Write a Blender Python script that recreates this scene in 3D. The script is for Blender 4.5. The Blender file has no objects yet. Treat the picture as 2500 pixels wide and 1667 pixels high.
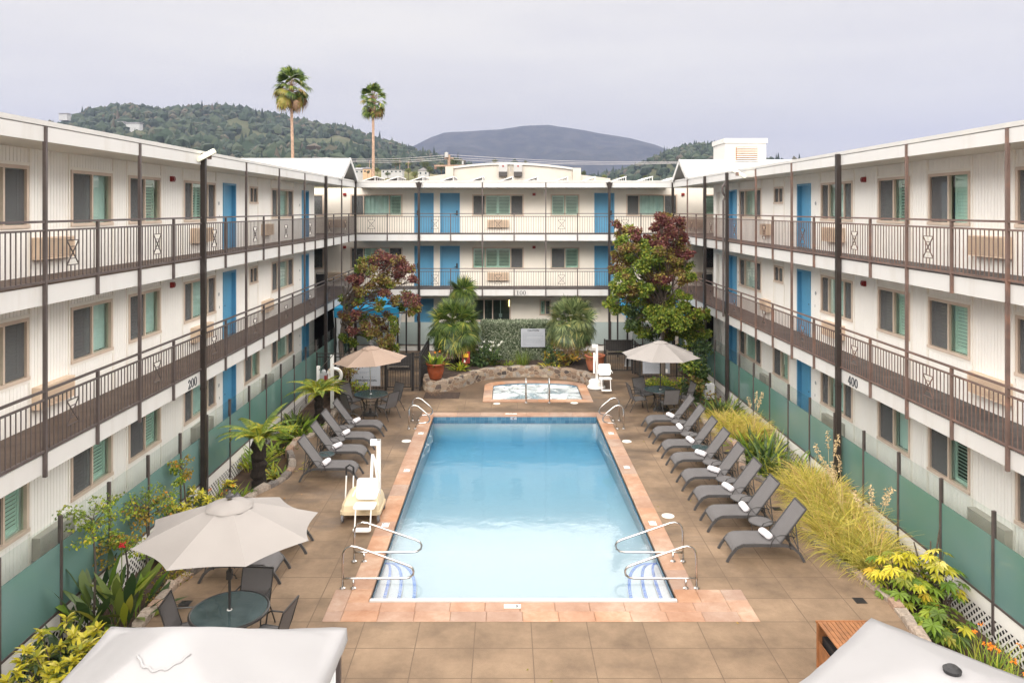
HAZE = 1.75e-4
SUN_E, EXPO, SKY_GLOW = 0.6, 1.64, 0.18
SKY_CURVE = [(0.0, 0.325), (0.278, 0.322), (0.35, 1.7), (0.5, 1.85), (0.68, 1.05), (0.85, 0.65), (1.0, 0.50)]  # sky brightness by height; bright band above the view is added to light walls
import bpy, math, random
import numpy as np
from mathutils import Vector, Matrix
R = math.radians
PI = math.pi
rnd = random.Random(7)
sc = bpy.context.scene
COL = sc.collection

# ---------------------------------------------------------------- view of the place
F, CX, CY, H = 1840.0, 1234.0, 512.0, 7.1      # focal length / principal point of the photo, eye height
def P(x, y, Y):                                 # a point seen at (x, y) standing at distance Y
    return ((x-CX)*Y/F, Y, H-(y-CY)*Y/F)
def G(x, y, z=0.0):                             # the same on a level z
    Y = F*(H-z)/(y-CY)
    return ((x-CX)*Y/F, Y)

# ---------------------------------------------------------------- materials
MATS = {}
def newmat(name):
    m = bpy.data.materials.new(name); m.use_nodes = True
    nt = m.node_tree; b = nt.nodes['Principled BSDF']
    MATS[name] = m
    return m, nt, b
def N(nt, t, **kw):
    n = nt.nodes.new(t)
    for k, v in kw.items():
        if k.startswith('i_'):
            n.inputs[k[2:].replace('_', ' ')].default_value = v
        else: setattr(n, k, v)
    return n
def L(nt, a, b): nt.links.new(a, b)
def c4(c): return (c[0], c[1], c[2], 1)
def ramp(nt, fac, stops, interp='LINEAR'):
    r = nt.nodes.new('ShaderNodeValToRGB'); e = r.color_ramp.elements; r.color_ramp.interpolation = interp
    while len(e) < len(stops): e.new(0.5)
    for i, (p, c) in enumerate(stops):
        e[i].position = p; e[i].color = c4(c)
    if fac is not None: L(nt, fac, r.inputs[0])
    return r
def objco(nt): return nt.nodes.new('ShaderNodeTexCoord').outputs['Object']
def geoco(nt): return nt.nodes.new('ShaderNodeNewGeometry').outputs['Position']
def PM(name, col, rough=0.55, var=0.12, scale=2.5, bump=0.0, bscale=60, metal=0.0, spec=0.5, dirt=None, dscale=1.2, dstretch=None):
    m, nt, b = newmat(name)
    co = geoco(nt)
    n = N(nt, 'ShaderNodeTexNoise', i_Scale=scale, i_Detail=5.0); L(nt, co, n.inputs['Vector'])
    lo = [max(0, c*(1-var)) for c in col]; hi = [min(1, c*(1+var)) for c in col]
    r = ramp(nt, n.outputs['Fac'], [(0.3, lo), (0.7, hi)])
    out = r.outputs[0]
    if dirt:
        n2 = N(nt, 'ShaderNodeTexNoise', i_Scale=dscale, i_Detail=8.0, i_Roughness=0.7)
        if dstretch: mp = N(nt, 'ShaderNodeMapping'); mp.inputs['Scale'].default_value = dstretch; L(nt, co, mp.inputs[0]); L(nt, mp.outputs[0], n2.inputs['Vector'])
        else: L(nt, co, n2.inputs['Vector'])
        rr = ramp(nt, n2.outputs['Fac'], [(0.52, (0, 0, 0)), (0.72, (1, 1, 1))])
        mx = N(nt, 'ShaderNodeMixRGB'); L(nt, rr.outputs[0], mx.inputs[0]); L(nt, out, mx.inputs[1]); mx.inputs[2].default_value = c4(dirt)
        out = mx.outputs[0]
    L(nt, out, b.inputs['Base Color'])
    b.inputs['Roughness'].default_value = rough; b.inputs['Metallic'].default_value = metal
    b.inputs['Specular IOR Level'].default_value = spec
    if bump:
        n3 = N(nt, 'ShaderNodeTexNoise', i_Scale=bscale, i_Detail=3.0); L(nt, co, n3.inputs['Vector'])
        bp = N(nt, 'ShaderNodeBump', i_Strength=bump, i_Distance=0.02); L(nt, n3.outputs['Fac'], bp.inputs['Height'])
        L(nt, bp.outputs[0], b.inputs['Normal'])
    return m
def LM(name, stops, rough=0.5, trans=0.25, patch=None):
    """leaves: every leaf its own tint, a little light shining through"""
    m, nt, b = newmat(name)
    g = nt.nodes.new('ShaderNodeNewGeometry')
    r = ramp(nt, g.outputs['Random Per Island'], stops)
    L(nt, r.outputs[0], b.inputs['Base Color']); b.inputs['Roughness'].default_value = rough
    b.inputs['Specular IOR Level'].default_value = 0.35
    t = nt.nodes.new('ShaderNodeBsdfTranslucent'); L(nt, r.outputs[0], t.inputs[0])
    mx = N(nt, 'ShaderNodeMixShader'); mx.inputs[0].default_value = trans
    L(nt, b.outputs[0], mx.inputs[1]); L(nt, t.outputs[0], mx.inputs[2])
    L(nt, mx.outputs[0], nt.nodes['Material Output'].inputs[0])
    return m

PM('white_paint', (0.585, 0.578, 0.57), 0.55, 0.025, 0.9, dirt=(0.52, 0.50, 0.475), dscale=1.6, dstretch=(1, 1, 0.12))
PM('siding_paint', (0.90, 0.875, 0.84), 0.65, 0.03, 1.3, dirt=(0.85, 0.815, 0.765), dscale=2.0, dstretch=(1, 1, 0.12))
PM('siding_cream', (0.84, 0.785, 0.705), 0.65, 0.03, 1.3)  # warmer, slightly darker siding tone for the far wing and passage walls
PM('soffit_paint', (0.66, 0.63, 0.56), 0.7, 0.03, 1.5)
PM('roof_white', (0.53, 0.522, 0.51), 0.6, 0.03, 0.7, dirt=(0.62, 0.6, 0.56))
PM('stucco_white', (0.54, 0.505, 0.455), 0.8, 0.05, 0.6, 0.2, 40, dirt=(0.52, 0.45, 0.35), dscale=0.35)
PM('walkway_brown', (0.12, 0.085, 0.066), 0.8, 0.2, 3)
PM('walkway_grey', (0.07, 0.06, 0.058), 0.75, 0.3, 3, dirt=(0.12, 0.11, 0.105))
PM('rail_metal', (0.105, 0.085, 0.082), 0.45, 0.15, 4, metal=0.2)
PM('rail_rusty', (0.15, 0.10, 0.085), 0.55, 0.2, 4, metal=0.1, dirt=(0.25, 0.13, 0.09), dscale=2.5)
PM('column_black', (0.030, 0.023, 0.021), 0.4, 0.2, 4)
PM('window_tan', (0.62, 0.50, 0.41), 0.5, 0.08, 3)
PM('trim_cream', (0.86, 0.82, 0.76), 0.6, 0.03, 3)
PM('door_blue', (0.10, 0.31, 0.50), 0.4, 0.07, 1.5)
PM('door_white', (0.78, 0.76, 0.72), 0.45, 0.04, 2)
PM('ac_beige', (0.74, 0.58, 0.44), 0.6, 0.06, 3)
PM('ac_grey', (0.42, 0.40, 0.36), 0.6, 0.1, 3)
PM('alarm_red', (0.26, 0.025, 0.025), 0.4, 0.1, 5)
PM('black_metal', (0.028, 0.026, 0.026), 0.42, 0.15, 5)
PM('black_plastic', (0.02, 0.02, 0.022), 0.5, 0.1, 5)
PM('shutter_white', (0.74, 0.80, 0.76), 0.55, 0.04, 3)
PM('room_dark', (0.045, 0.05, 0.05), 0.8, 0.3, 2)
PM('curtain_white', (0.72, 0.74, 0.76), 0.8, 0.06, 5)
PM('sling_grey', (0.135, 0.128, 0.13), 0.75, 0.06, 3, 0.35, 260)
PM('lounger_frame', (0.060, 0.058, 0.060), 0.45, 0.15, 6)
PM('towel_white', (0.84, 0.82, 0.86), 0.9, 0.04, 8, 0.5, 150)
PM('umbrella_cream', (0.305, 0.283, 0.27), 0.85, 0.03, 2, 0.15, 120)
PM('umbrella_tan', (0.32, 0.235, 0.185), 0.85, 0.04, 2, 0.15, 120)
PM('canopy_white', (0.345, 0.34, 0.35), 0.85, 0.02, 2, 0.12, 90)
PM('awning_blue', (0.015, 0.27, 0.50), 0.75, 0.08, 1.5)
PM('steel', (0.62, 0.60, 0.58), 0.22, 0.06, 6, metal=1.0)
PM('steel_dull', (0.45, 0.45, 0.46), 0.35, 0.1, 6, metal=1.0)
PM('lift_white', (0.84, 0.83, 0.81), 0.4, 0.02, 4)
PM('lift_beige', (0.70, 0.58, 0.39), 0.45, 0.06, 3)
PM('rubber_grey', (0.16, 0.16, 0.17), 0.7, 0.1, 6)
PM('sign_grey', (0.34, 0.36, 0.40), 0.5, 0.04, 2)
PM('sign_ink', (0.045, 0.05, 0.06), 0.6, 0.05, 5)
PM('sign_ink_faint', (0.22, 0.24, 0.27), 0.6, 0.05, 5)
PM('tile_white', (0.82, 0.80, 0.78), 0.3, 0.03, 8)
PM('tile_blue', (0.035, 0.10, 0.36), 0.2, 0.4, 14)
PM('lid_white', (0.80, 0.77, 0.70), 0.5, 0.06, 6)
PM('terracotta_glaze', (0.23, 0.055, 0.022), 0.2, 0.2, 5)
PM('terracotta_matte', (0.30, 0.095, 0.045), 0.6, 0.2, 5)
PM('soil', (0.075, 0.045, 0.030), 0.95, 0.45, 3, 0.8, 30, dirt=(0.15, 0.08, 0.03))
PM('mulch', (0.055, 0.035, 0.026), 0.95, 0.5, 9, 1.0, 50)
PM('bark_grey', (0.10, 0.08, 0.065), 0.9, 0.3, 14, 0.8, 60)
PM('bark_brown', (0.10, 0.075, 0.055), 0.9, 0.3, 14, 0.8, 60)
PM('fern_trunk', (0.018, 0.012, 0.009), 0.95, 0.5, 25, 1.0, 70)
PM('palm_bark', (0.40, 0.27, 0.20), 0.9, 0.25, 5, 0.8, 20)
PM('lattice_white', (0.80, 0.78, 0.75), 0.6, 0.03, 3)
PM('void_black', (0.012, 0.012, 0.013), 0.9, 0.2, 2)
PM('crate_wood', (0.30, 0.125, 0.048), 0.5, 0.3, 6, 0.2, 40)
PM('wood_warm', (0.34, 0.16, 0.07), 0.5, 0.3, 4)
PM('ring_white', (0.80, 0.79, 0.76), 0.6, 0.05, 4)
PM('rope_yellow', (0.75, 0.45, 0.08), 0.7, 0.1, 4)
PM('phone_grey', (0.36, 0.37, 0.38), 0.4, 0.1, 4)
PM('flood_cream', (0.80, 0.78, 0.62), 0.4, 0.05, 4)
PM('panel_dark', (0.05, 0.045, 0.045), 0.5, 0.2, 4)
PM('pole_wood', (0.36, 0.25, 0.19), 0.9, 0.2, 3)
PM('wire_grey', (0.55, 0.53, 0.55), 0.6, 0.05, 3)
PM('yellow_label', (0.85, 0.50, 0.03), 0.5, 0.05, 4)
PM('house_wall', (0.42, 0.42, 0.42), 0.8, 0.08, 1)
PM('house_tan', (0.55, 0.36, 0.22), 0.8, 0.08, 1)
PM('house_roof', (0.27, 0.26, 0.28), 0.8, 0.15, 1)
PM('glass_dark', (0.03, 0.045, 0.05), 0.15, 0.2, 2)
PM('flower_orange', (0.85, 0.26, 0.015), 0.6, 0.15, 20)
PM('flower_red', (0.55, 0.015, 0.03), 0.6, 0.15, 20)
PM('flower_white', (0.85, 0.85, 0.78), 0.6, 0.05, 20)
PM('seedhead', (0.55, 0.42, 0.24), 0.9, 0.2, 20)
PM('dead_frond', (0.23, 0.145, 0.088), 0.9, 0.3, 8)
PM('pool_plaster', (0.49, 0.455, 0.455), 0.7, 0.015, 0.8)

LM('leaf_red', [(0, (0.090, 0.026, 0.030)), (0.5, (0.175, 0.055, 0.054)), (0.85, (0.25, 0.105, 0.08)), (1, (0.22, 0.18, 0.05))])
LM('leaf_rust', [(0, (0.12, 0.055, 0.030)), (0.40, (0.20, 0.115, 0.045)), (0.7, (0.20, 0.20, 0.045)), (1, (0.36, 0.29, 0.06))])
LM('leaf_green', [(0, (0.055, 0.10, 0.016)), (0.5, (0.135, 0.205, 0.026)), (0.85, (0.27, 0.31, 0.04)), (1, (0.34, 0.30, 0.05))])
LM('leaf_dark', [(0, (0.022, 0.045, 0.018)), (0.6, (0.06, 0.105, 0.034)), (1, (0.10, 0.14, 0.04))])
LM('leaf_strap', [(0, (0.028, 0.06, 0.026)), (0.55, (0.085, 0.135, 0.045)), (0.9, (0.25, 0.29, 0.05)), (1, (0.42, 0.36, 0.05))], 0.35)
LM('leaf_lime', [(0, (0.10, 0.19, 0.025)), (0.5, (0.24, 0.34, 0.035)), (0.9, (0.45, 0.45, 0.04)), (1, (0.62, 0.42, 0.04))])
LM('leaf_yellow', [(0, (0.22, 0.25, 0.03)), (0.35, (0.48, 0.44, 0.03)), (0.8, (0.64, 0.55, 0.05)), (1, (0.74, 0.66, 0.2))], 0.4)
LM('leaf_fern', [(0, (0.10, 0.17, 0.03)), (0.5, (0.22, 0.31, 0.05)), (0.9, (0.36, 0.42, 0.07)), (1, (0.55, 0.48, 0.08))])
LM('leaf_fern_gold', [(0, (0.18, 0.24, 0.03)), (0.5, (0.36, 0.40, 0.045)), (0.9, (0.55, 0.48, 0.05)), (1, (0.65, 0.42, 0.06))])
LM('leaf_palm', [(0, (0.020, 0.045, 0.012)), (0.5, (0.075, 0.125, 0.028)), (0.9, (0.18, 0.24, 0.05)), (1, (0.36, 0.33, 0.06))], 0.35)
LM('leaf_palm_grey', [(0, (0.035, 0.06, 0.022)), (0.5, (0.12, 0.165, 0.065)), (0.9, (0.27, 0.31, 0.13)), (1, (0.40, 0.35, 0.12))], 0.35)
LM('leaf_palm_gold', [(0, (0.17, 0.18, 0.035)), (0.6, (0.30, 0.26, 0.05)), (1, (0.28, 0.16, 0.075))], 0.4)
LM('leaf_grass_gold', [(0, (0.34, 0.31, 0.05)), (0.4, (0.62, 0.53, 0.08)), (0.75, (0.76, 0.62, 0.17)), (0.9, (0.66, 0.42, 0.19)), (1, (0.5, 0.30, 0.15))])
LM('leaf_grass_olive', [(0, (0.22, 0.24, 0.045)), (0.5, (0.46, 0.44, 0.07)), (1, (0.6, 0.47, 0.12))])
LM('leaf_hedge', [(0, (0.05, 0.075, 0.04)), (0.45, (0.17, 0.22, 0.13)), (0.8, (0.34, 0.38, 0.27)), (1, (0.52, 0.54, 0.42))])
LM('leaf_orange', [(0, (0.20, 0.19, 0.03)), (0.5, (0.30, 0.26, 0.04)), (1, (0.50, 0.22, 0.04))])
LM('forest_leaf', [(0, (0.012, 0.024, 0.015)), (0.5, (0.026, 0.047, 0.025)), (0.85, (0.05, 0.066, 0.036)), (1, (0.085, 0.07, 0.05))], 0.8, 0.0)
LM('oak_leaf', [(0, (0.03, 0.045, 0.02)), (0.6, (0.075, 0.10, 0.035)), (1, (0.15, 0.16, 0.05))], 0.6, 0.15)
LM('olive_leaf', [(0, (0.07, 0.10, 0.03)), (0.6, (0.15, 0.18, 0.05)), (1, (0.27, 0.25, 0.06))], 0.6, 0.15)

def schlick(nt, r0, scale=1.0, nrm=None):
    g = nt.nodes.new('ShaderNodeNewGeometry')
    d = N(nt, 'ShaderNodeVectorMath', operation='DOT_PRODUCT'); L(nt, nrm if nrm is not None else g.outputs['Normal'], d.inputs[0]); L(nt, g.outputs['Incoming'], d.inputs[1])
    def mm(op, a, b):
        n = N(nt, 'ShaderNodeMath', operation=op)
        for i, v in enumerate((a, b)):
            if isinstance(v, (int, float)): n.inputs[i].default_value = v
            elif v is not None: L(nt, v, n.inputs[i])
        return n.outputs[0]
    c = mm('MINIMUM', mm('ABSOLUTE', d.outputs['Value'], None), 1.0)
    f = mm('MULTIPLY', mm('ADD', mm('MULTIPLY', mm('POWER', mm('SUBTRACT', 1.0, c), 5.0), 1-r0), r0), scale)
    return mm('MULTIPLY', mm('MINIMUM', f, 1.0), mm('SUBTRACT', 1.0, g.outputs['Backfacing']))
def glass(name, tint, fres=1.0, ior=1.5, rough=0.0):
    m, nt, b = newmat(name)
    nt.nodes.remove(b)
    t = nt.nodes.new('ShaderNodeBsdfTransparent'); t.inputs[0].default_value = c4(tint)
    g = nt.nodes.new('ShaderNodeBsdfGlossy'); g.inputs['Roughness'].default_value = rough
    n = N(nt, 'ShaderNodeTexNoise', i_Scale=1.1, i_Detail=1.0); L(nt, geoco(nt), n.inputs['Vector'])
    bp = N(nt, 'ShaderNodeBump', i_Strength=0.05, i_Distance=0.02); L(nt, n.outputs['Fac'], bp.inputs['Height'])
    L(nt, bp.outputs[0], g.inputs['Normal'])
    mx = nt.nodes.new('ShaderNodeMixShader')
    L(nt, schlick(nt, 0.045, fres), mx.inputs[0]); L(nt, t.outputs[0], mx.inputs[1]); L(nt, g.outputs[0], mx.inputs[2])
    L(nt, mx.outputs[0], nt.nodes['Material Output'].inputs[0])
    return m
glass('pane_green', (0.845, 0.935, 0.905), 1.6, 1.5)
glass('pane_dark', (0.55, 0.65, 0.62), 1.6, 1.5)
glass('fence_clear', (0.945, 0.972, 0.962), 1.0, 1.45)
def screen(name, col, k):
    m, nt, b = newmat(name)
    b.inputs['Base Color'].default_value = c4(col); b.inputs['Roughness'].default_value = 0.7
    t = nt.nodes.new('ShaderNodeBsdfTransparent')
    mx = nt.nodes.new('ShaderNodeMixShader'); mx.inputs[0].default_value = k
    L(nt, t.outputs[0], mx.inputs[1]); L(nt, b.outputs[0], mx.inputs[2]); L(nt, mx.outputs[0], nt.nodes['Material Output'].inputs[0])
screen('insect_screen', (0.15, 0.15, 0.155), 0.60)
screen('sling_mesh', (0.18, 0.17, 0.175), 0.86)
# frosted lower part of the glass fence
m, nt, b = newmat('fence_frosted')
n = N(nt, 'ShaderNodeTexNoise', i_Scale=0.35, i_Detail=2.0); L(nt, geoco(nt), n.inputs['Vector'])
r = ramp(nt, n.outputs['Fac'], [(0.3, (0.10, 0.23, 0.185)), (0.7, (0.19, 0.30, 0.30))])
L(nt, r.outputs[0], b.inputs['Base Color']); b.inputs['Roughness'].default_value = 0.10
t = nt.nodes.new('ShaderNodeBsdfTransparent'); t.inputs[0].default_value = (0.5, 0.75, 0.7, 1)
mx = nt.nodes.new('ShaderNodeMixShader'); mx.inputs[0].default_value = 0.82
L(nt, t.outputs[0], mx.inputs[1]); L(nt, b.outputs[0], mx.inputs[2]); L(nt, mx.outputs[0], nt.nodes['Material Output'].inputs[0])
m, nt, b = newmat('fence_pale'); b.inputs['Base Color'].default_value = (0.34, 0.40, 0.39, 1); b.inputs['Roughness'].default_value = 0.25
# table glass
m, nt, b = newmat('table_glass')
n = N(nt, 'ShaderNodeTexNoise', i_Scale=4.0, i_Detail=2.0); L(nt, geoco(nt), n.inputs['Vector'])
r = ramp(nt, n.outputs['Fac'], [(0.3, (0.055, 0.085, 0.09)), (0.7, (0.10, 0.14, 0.15))])
L(nt, r.outputs[0], b.inputs['Base Color']); b.inputs['Roughness'].default_value = 0.12
t = nt.nodes.new('ShaderNodeBsdfTransparent'); t.inputs[0].default_value = (0.6, 0.8, 0.78, 1)
mx = nt.nodes.new('ShaderNodeMixShader'); mx.inputs[0].default_value = 0.72
L(nt, t.outputs[0], mx.inputs[1]); L(nt, b.outputs[0], mx.inputs[2]); L(nt, mx.outputs[0], nt.nodes['Material Output'].inputs[0])

# scored concrete deck: slabs of slightly different tan, dark joints, wet stains
m, nt, b = newmat('deck_concrete')
co = geoco(nt)
sep = nt.nodes.new('ShaderNodeSeparateXYZ'); L(nt, co, sep.inputs[0])
def mth(op, a, bb=None, c=None):
    n = N(nt, 'ShaderNodeMath', operation=op)
    for i, v in enumerate((a, bb, c)):
        if v is None: continue
        if isinstance(v, (int, float)): n.inputs[i].default_value = v
        else: L(nt, v, n.inputs[i])
    return n.outputs[0]
SX, SY, OX, OY = 0.955, 0.785, -0.44+9.55, 13.0-0.785*40
u = mth('DIVIDE', mth('ADD', sep.outputs[0], OX), SX); v = mth('DIVIDE', mth('SUBTRACT', sep.outputs[1], OY), SY)
def line(t, w):
    fr = mth('FRACT', t); d = mth('MINIMUM', fr, mth('SUBTRACT', 1.0, fr))
    return mth('LESS_THAN', d, w)
joint = mth('MAXIMUM', line(u, 0.0085), line(v, 0.0105))
cell = nt.nodes.new('ShaderNodeCombineXYZ'); L(nt, mth('FLOOR', u), cell.inputs[0]); L(nt, mth('FLOOR', v), cell.inputs[1])
wn = nt.nodes.new('ShaderNodeTexWhiteNoise'); L(nt, cell.outputs[0], wn.inputs[0])
n1 = N(nt, 'ShaderNodeTexNoise', i_Scale=0.8, i_Detail=9.0, i_Roughness=0.68); L(nt, co, n1.inputs['Vector'])
base = ramp(nt, n1.outputs['Fac'], [(0.30, (0.125, 0.084, 0.053)), (0.48, (0.215, 0.146, 0.092)), (0.68, (0.315, 0.217, 0.139))])
hsv = nt.nodes.new('ShaderNodeHueSaturation'); L(nt, base.outputs[0], hsv.inputs['Color'])
L(nt, mth('ADD', 0.93, mth('MULTIPLY', wn.outputs[0], 0.14)), hsv.inputs['Value'])
n2 = N(nt, 'ShaderNodeTexNoise', i_Scale=0.55, i_Detail=7.0, i_Roughness=0.62)
mp = N(nt, 'ShaderNodeMapping'); mp.inputs['Scale'].default_value = (0.55, 1.3, 1); L(nt, co, mp.inputs[0]); L(nt, mp.outputs[0], n2.inputs['Vector'])
far = N(nt, 'ShaderNodeMapRange'); L(nt, sep.outputs[1], far.inputs[0])
for i, vv in zip((1, 2, 3, 4), (14.0, 25.0, -0.10, 0.12)): far.inputs[i].default_value = vv
wet = ramp(nt, mth('ADD', n2.outputs['Fac'], far.outputs[0]), [(0.50, (0, 0, 0)), (0.64, (1, 1, 1))])
mxw = N(nt, 'ShaderNodeMixRGB', blend_type='MULTIPLY'); L(nt, mth('MULTIPLY', wet.outputs[0], 0.95), mxw.inputs[0]); L(nt, hsv.outputs[0], mxw.inputs[1]); mxw.inputs[2].default_value = (0.50, 0.49, 0.50, 1)
mxj = N(nt, 'ShaderNodeMixRGB'); L(nt, joint, mxj.inputs[0]); L(nt, mxw.outputs[0], mxj.inputs[1]); mxj.inputs[2].default_value = (0.135, 0.09, 0.058, 1)
L(nt, mxj.outputs[0], b.inputs['Base Color'])
L(nt, mth('SUBTRACT', 0.8, mth('MULTIPLY', wet.outputs[0], 0.3)), b.inputs['Roughness'])
n3 = N(nt, 'ShaderNodeTexNoise', i_Scale=70.0, i_Detail=3.0); L(nt, co, n3.inputs['Vector'])
bp = N(nt, 'ShaderNodeBump', i_Strength=0.25, i_Distance=0.01); L(nt, mth('SUBTRACT', n3.outputs['Fac'], mth('MULTIPLY', joint, 1.5)), bp.inputs['Height']); L(nt, bp.outputs[0], b.inputs['Normal'])

# terracotta coloured coping slabs
m, nt, b = newmat('coping_peach')
co = geoco(nt)
n1 = N(nt, 'ShaderNodeTexNoise', i_Scale=1.1, i_Detail=9.0, i_Roughness=0.7); L(nt, co, n1.inputs['Vector'])
base = ramp(nt, n1.outputs['Fac'], [(0.32, (0.33, 0.165, 0.095)), (0.5, (0.42, 0.245, 0.16)), (0.66, (0.51, 0.36, 0.265))])
g = nt.nodes.new('ShaderNodeNewGeometry')
hsv = nt.nodes.new('ShaderNodeHueSaturation'); L(nt, base.outputs[0], hsv.inputs['Color'])
L(nt, mth('ADD', 0.86, mth('MULTIPLY', g.outputs['Random Per Island'], 0.26)), hsv.inputs['Value'])
L(nt, mth('ADD', 0.8, mth('MULTIPLY', g.outputs['Random Per Island'], 0.3)), hsv.inputs['Saturation'])
L(nt, hsv.outputs[0], b.inputs['Base Color']); b.inputs['Roughness'].default_value = 0.7
n3 = N(nt, 'ShaderNodeTexNoise', i_Scale=40.0, i_Detail=4.0); L(nt, co, n3.inputs['Vector'])
bp = N(nt, 'ShaderNodeBump', i_Strength=0.2, i_Distance=0.01); L(nt, n3.outputs['Fac'], bp.inputs['Height']); L(nt, bp.outputs[0], b.inputs['Normal'])

# stones with mortar
def stone_mat(name, scale, cols, mortar, rnd_island=False):
    m, nt, b = newmat(name)
    co = geoco(nt)
    mp = N(nt, 'ShaderNodeMapping'); mp.inputs['Scale'].default_value = (1, 1, 1.5); L(nt, co, mp.inputs[0])
    ns = N(nt, 'ShaderNodeTexNoise', i_Scale=4.0, i_Detail=2.0); L(nt, co, ns.inputs['Vector'])
    ad = N(nt, 'ShaderNodeVectorMath', operation='MULTIPLY_ADD'); L(nt, ns.outputs['Color'], ad.inputs[0]); ad.inputs[1].default_value = (0.12, 0.12, 0.12); L(nt, mp.outputs[0], ad.inputs[2])
    vo = N(nt, 'ShaderNodeTexVoronoi', i_Scale=scale); L(nt, ad.outputs[0], vo.inputs['Vector'])
    ve = N(nt, 'ShaderNodeTexVoronoi', feature='DISTANCE_TO_EDGE', i_Scale=scale); L(nt, ad.outputs[0], ve.inputs['Vector'])
    sp = nt.nodes.new('ShaderNodeSeparateXYZ'); L(nt, vo.outputs['Color'], sp.inputs[0])
    if rnd_island: fac = nt.nodes.new('ShaderNodeNewGeometry').outputs['Random Per Island']
    else: fac = sp.outputs[0]
    r = ramp(nt, fac, cols)
    nn = N(nt, 'ShaderNodeTexNoise', i_Scale=18.0, i_Detail=6.0); L(nt, co, nn.inputs['Vector'])
    ov = N(nt, 'ShaderNodeMixRGB', blend_type='OVERLAY'); ov.inputs[0].default_value = 0.6; L(nt, r.outputs[0], ov.inputs[1]); L(nt, nn.outputs['Fac'], ov.inputs[2])
    e = ramp(nt, ve.outputs['Distance'], [(0.03, (0, 0, 0)), (0.07, (1, 1, 1))])
    mx = N(nt, 'ShaderNodeMixRGB'); L(nt, e.outputs[0], mx.inputs[0]); mx.inputs[1].default_value = c4(mortar); L(nt, ov.outputs[0], mx.inputs[2])
    if rnd_island: L(nt, ov.outputs[0], b.inputs['Base Color'])
    else: L(nt, mx.outputs[0], b.inputs['Base Color'])
    b.inputs['Roughness'].default_value = 0.85
    bp = N(nt, 'ShaderNodeBump', i_Strength=0.7, i_Distance=0.04)
    if rnd_island: L(nt, nn.outputs['Fac'], bp.inputs['Height'])
    else: L(nt, e.outputs[0], bp.inputs['Height'])
    L(nt, bp.outputs[0], b.inputs['Normal'])
stone_mat('wall_stone', 4.6, [(0, (0.06, 0.05, 0.048)), (0.25, (0.19, 0.13, 0.095)), (0.5, (0.29, 0.20, 0.135)), (0.75, (0.25, 0.235, 0.22)), (1, (0.40, 0.32, 0.24))], (0.34, 0.27, 0.20))
stone_mat('edging_stone', 9, [(0, (0.16, 0.14, 0.13)), (0.35, (0.30, 0.25, 0.21)), (0.65, (0.40, 0.33, 0.27)), (0.85, (0.36, 0.23, 0.16)), (1, (0.50, 0.45, 0.40))], (0.3, 0.25, 0.2), True)

# waterline tile
m, nt, b = newmat('waterline_tile')
br = N(nt, 'ShaderNodeTexBrick', i_Scale=6.5); br.offset = 0.0
mp = N(nt, 'ShaderNodeMapping'); mp.inputs['Rotation'].default_value = (R(90), 0, 0); L(nt, geoco(nt), mp.inputs[0]); L(nt, mp.outputs[0], br.inputs['Vector'])
br.inputs['Color1'].default_value = (0.045, 0.13, 0.21, 1); br.inputs['Color2'].default_value = (0.10, 0.21, 0.29, 1); br.inputs['Mortar'].default_value = (0.25, 0.33, 0.36, 1)
br.inputs['Mortar Size'].default_value = 0.012; br.inputs['Brick Width'].default_value = 0.95; br.inputs['Row Height'].default_value = 0.9
L(nt, br.outputs['Color'], b.inputs['Base Color']); b.inputs['Roughness'].default_value = 0.2

# pool water: clear surface with ripples, the body of water absorbs red
def water(name, absorb, dens, foam=0.0, ripple=0.06):
    m, nt, b = newmat(name); nt.nodes.remove(b)
    co = geoco(nt)
    n1 = N(nt, 'ShaderNodeTexNoise', i_Scale=2.2, i_Detail=4.0, i_Roughness=0.55); L(nt, co, n1.inputs['Vector'])
    bp = N(nt, 'ShaderNodeBump', i_Strength=ripple, i_Distance=0.1); L(nt, n1.outputs['Fac'], bp.inputs['Height'])
    t = nt.nodes.new('ShaderNodeBsdfTransparent'); t.inputs[0].default_value = (0.97, 0.99, 1, 1)
    g = nt.nodes.new('ShaderNodeBsdfGlossy'); g.inputs['Roughness'].default_value = 0.03; L(nt, bp.outputs[0], g.inputs['Normal'])
    mx = nt.nodes.new('ShaderNodeMixShader'); L(nt, schlick(nt, 0.02, 1.0, bp.outputs[0]), mx.inputs[0]); L(nt, t.outputs[0], mx.inputs[1]); L(nt, g.outputs[0], mx.inputs[2])
    out = mx.outputs[0]
    if foam:
        d = nt.nodes.new('ShaderNodeBsdfDiffuse'); d.inputs[0].default_value = (0.82, 0.87, 0.88, 1)
        n4 = N(nt, 'ShaderNodeTexNoise', i_Scale=1.1, i_Detail=9.0, i_Roughness=0.68, i_Distortion=0.9); L(nt, co, n4.inputs['Vector'])
        rr = ramp(nt, n4.outputs['Fac'], [(0.42, (0.12,)*3), (0.60, (0.92,)*3)])
        m2 = nt.nodes.new('ShaderNodeMixShader'); L(nt, rr.outputs[0], m2.inputs[0]); L(nt, out, m2.inputs[1]); L(nt, d.outputs[0], m2.inputs[2])
        out = m2.outputs[0]
    L(nt, out, nt.nodes['Material Output'].inputs[0])
    va = nt.nodes.new('ShaderNodeVolumeAbsorption'); va.inputs['Color'].default_value = c4(absorb); va.inputs['Density'].default_value = dens
    L(nt, va.outputs[0], nt.nodes['Material Output'].inputs['Volume'])
water('pool_water', (0.01, 0.73, 0.998), 0.46, 0.0, 0.045)
water('spa_water', (0.15, 0.68, 0.9), 0.2, 1.0, 0.5)
def emis(name, col, s):
    m, nt, b = newmat(name)
    b.inputs['Base Color'].default_value = c4(col); b.inputs['Emission Color'].default_value = c4(col); b.inputs['Emission Strength'].default_value = s
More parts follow.
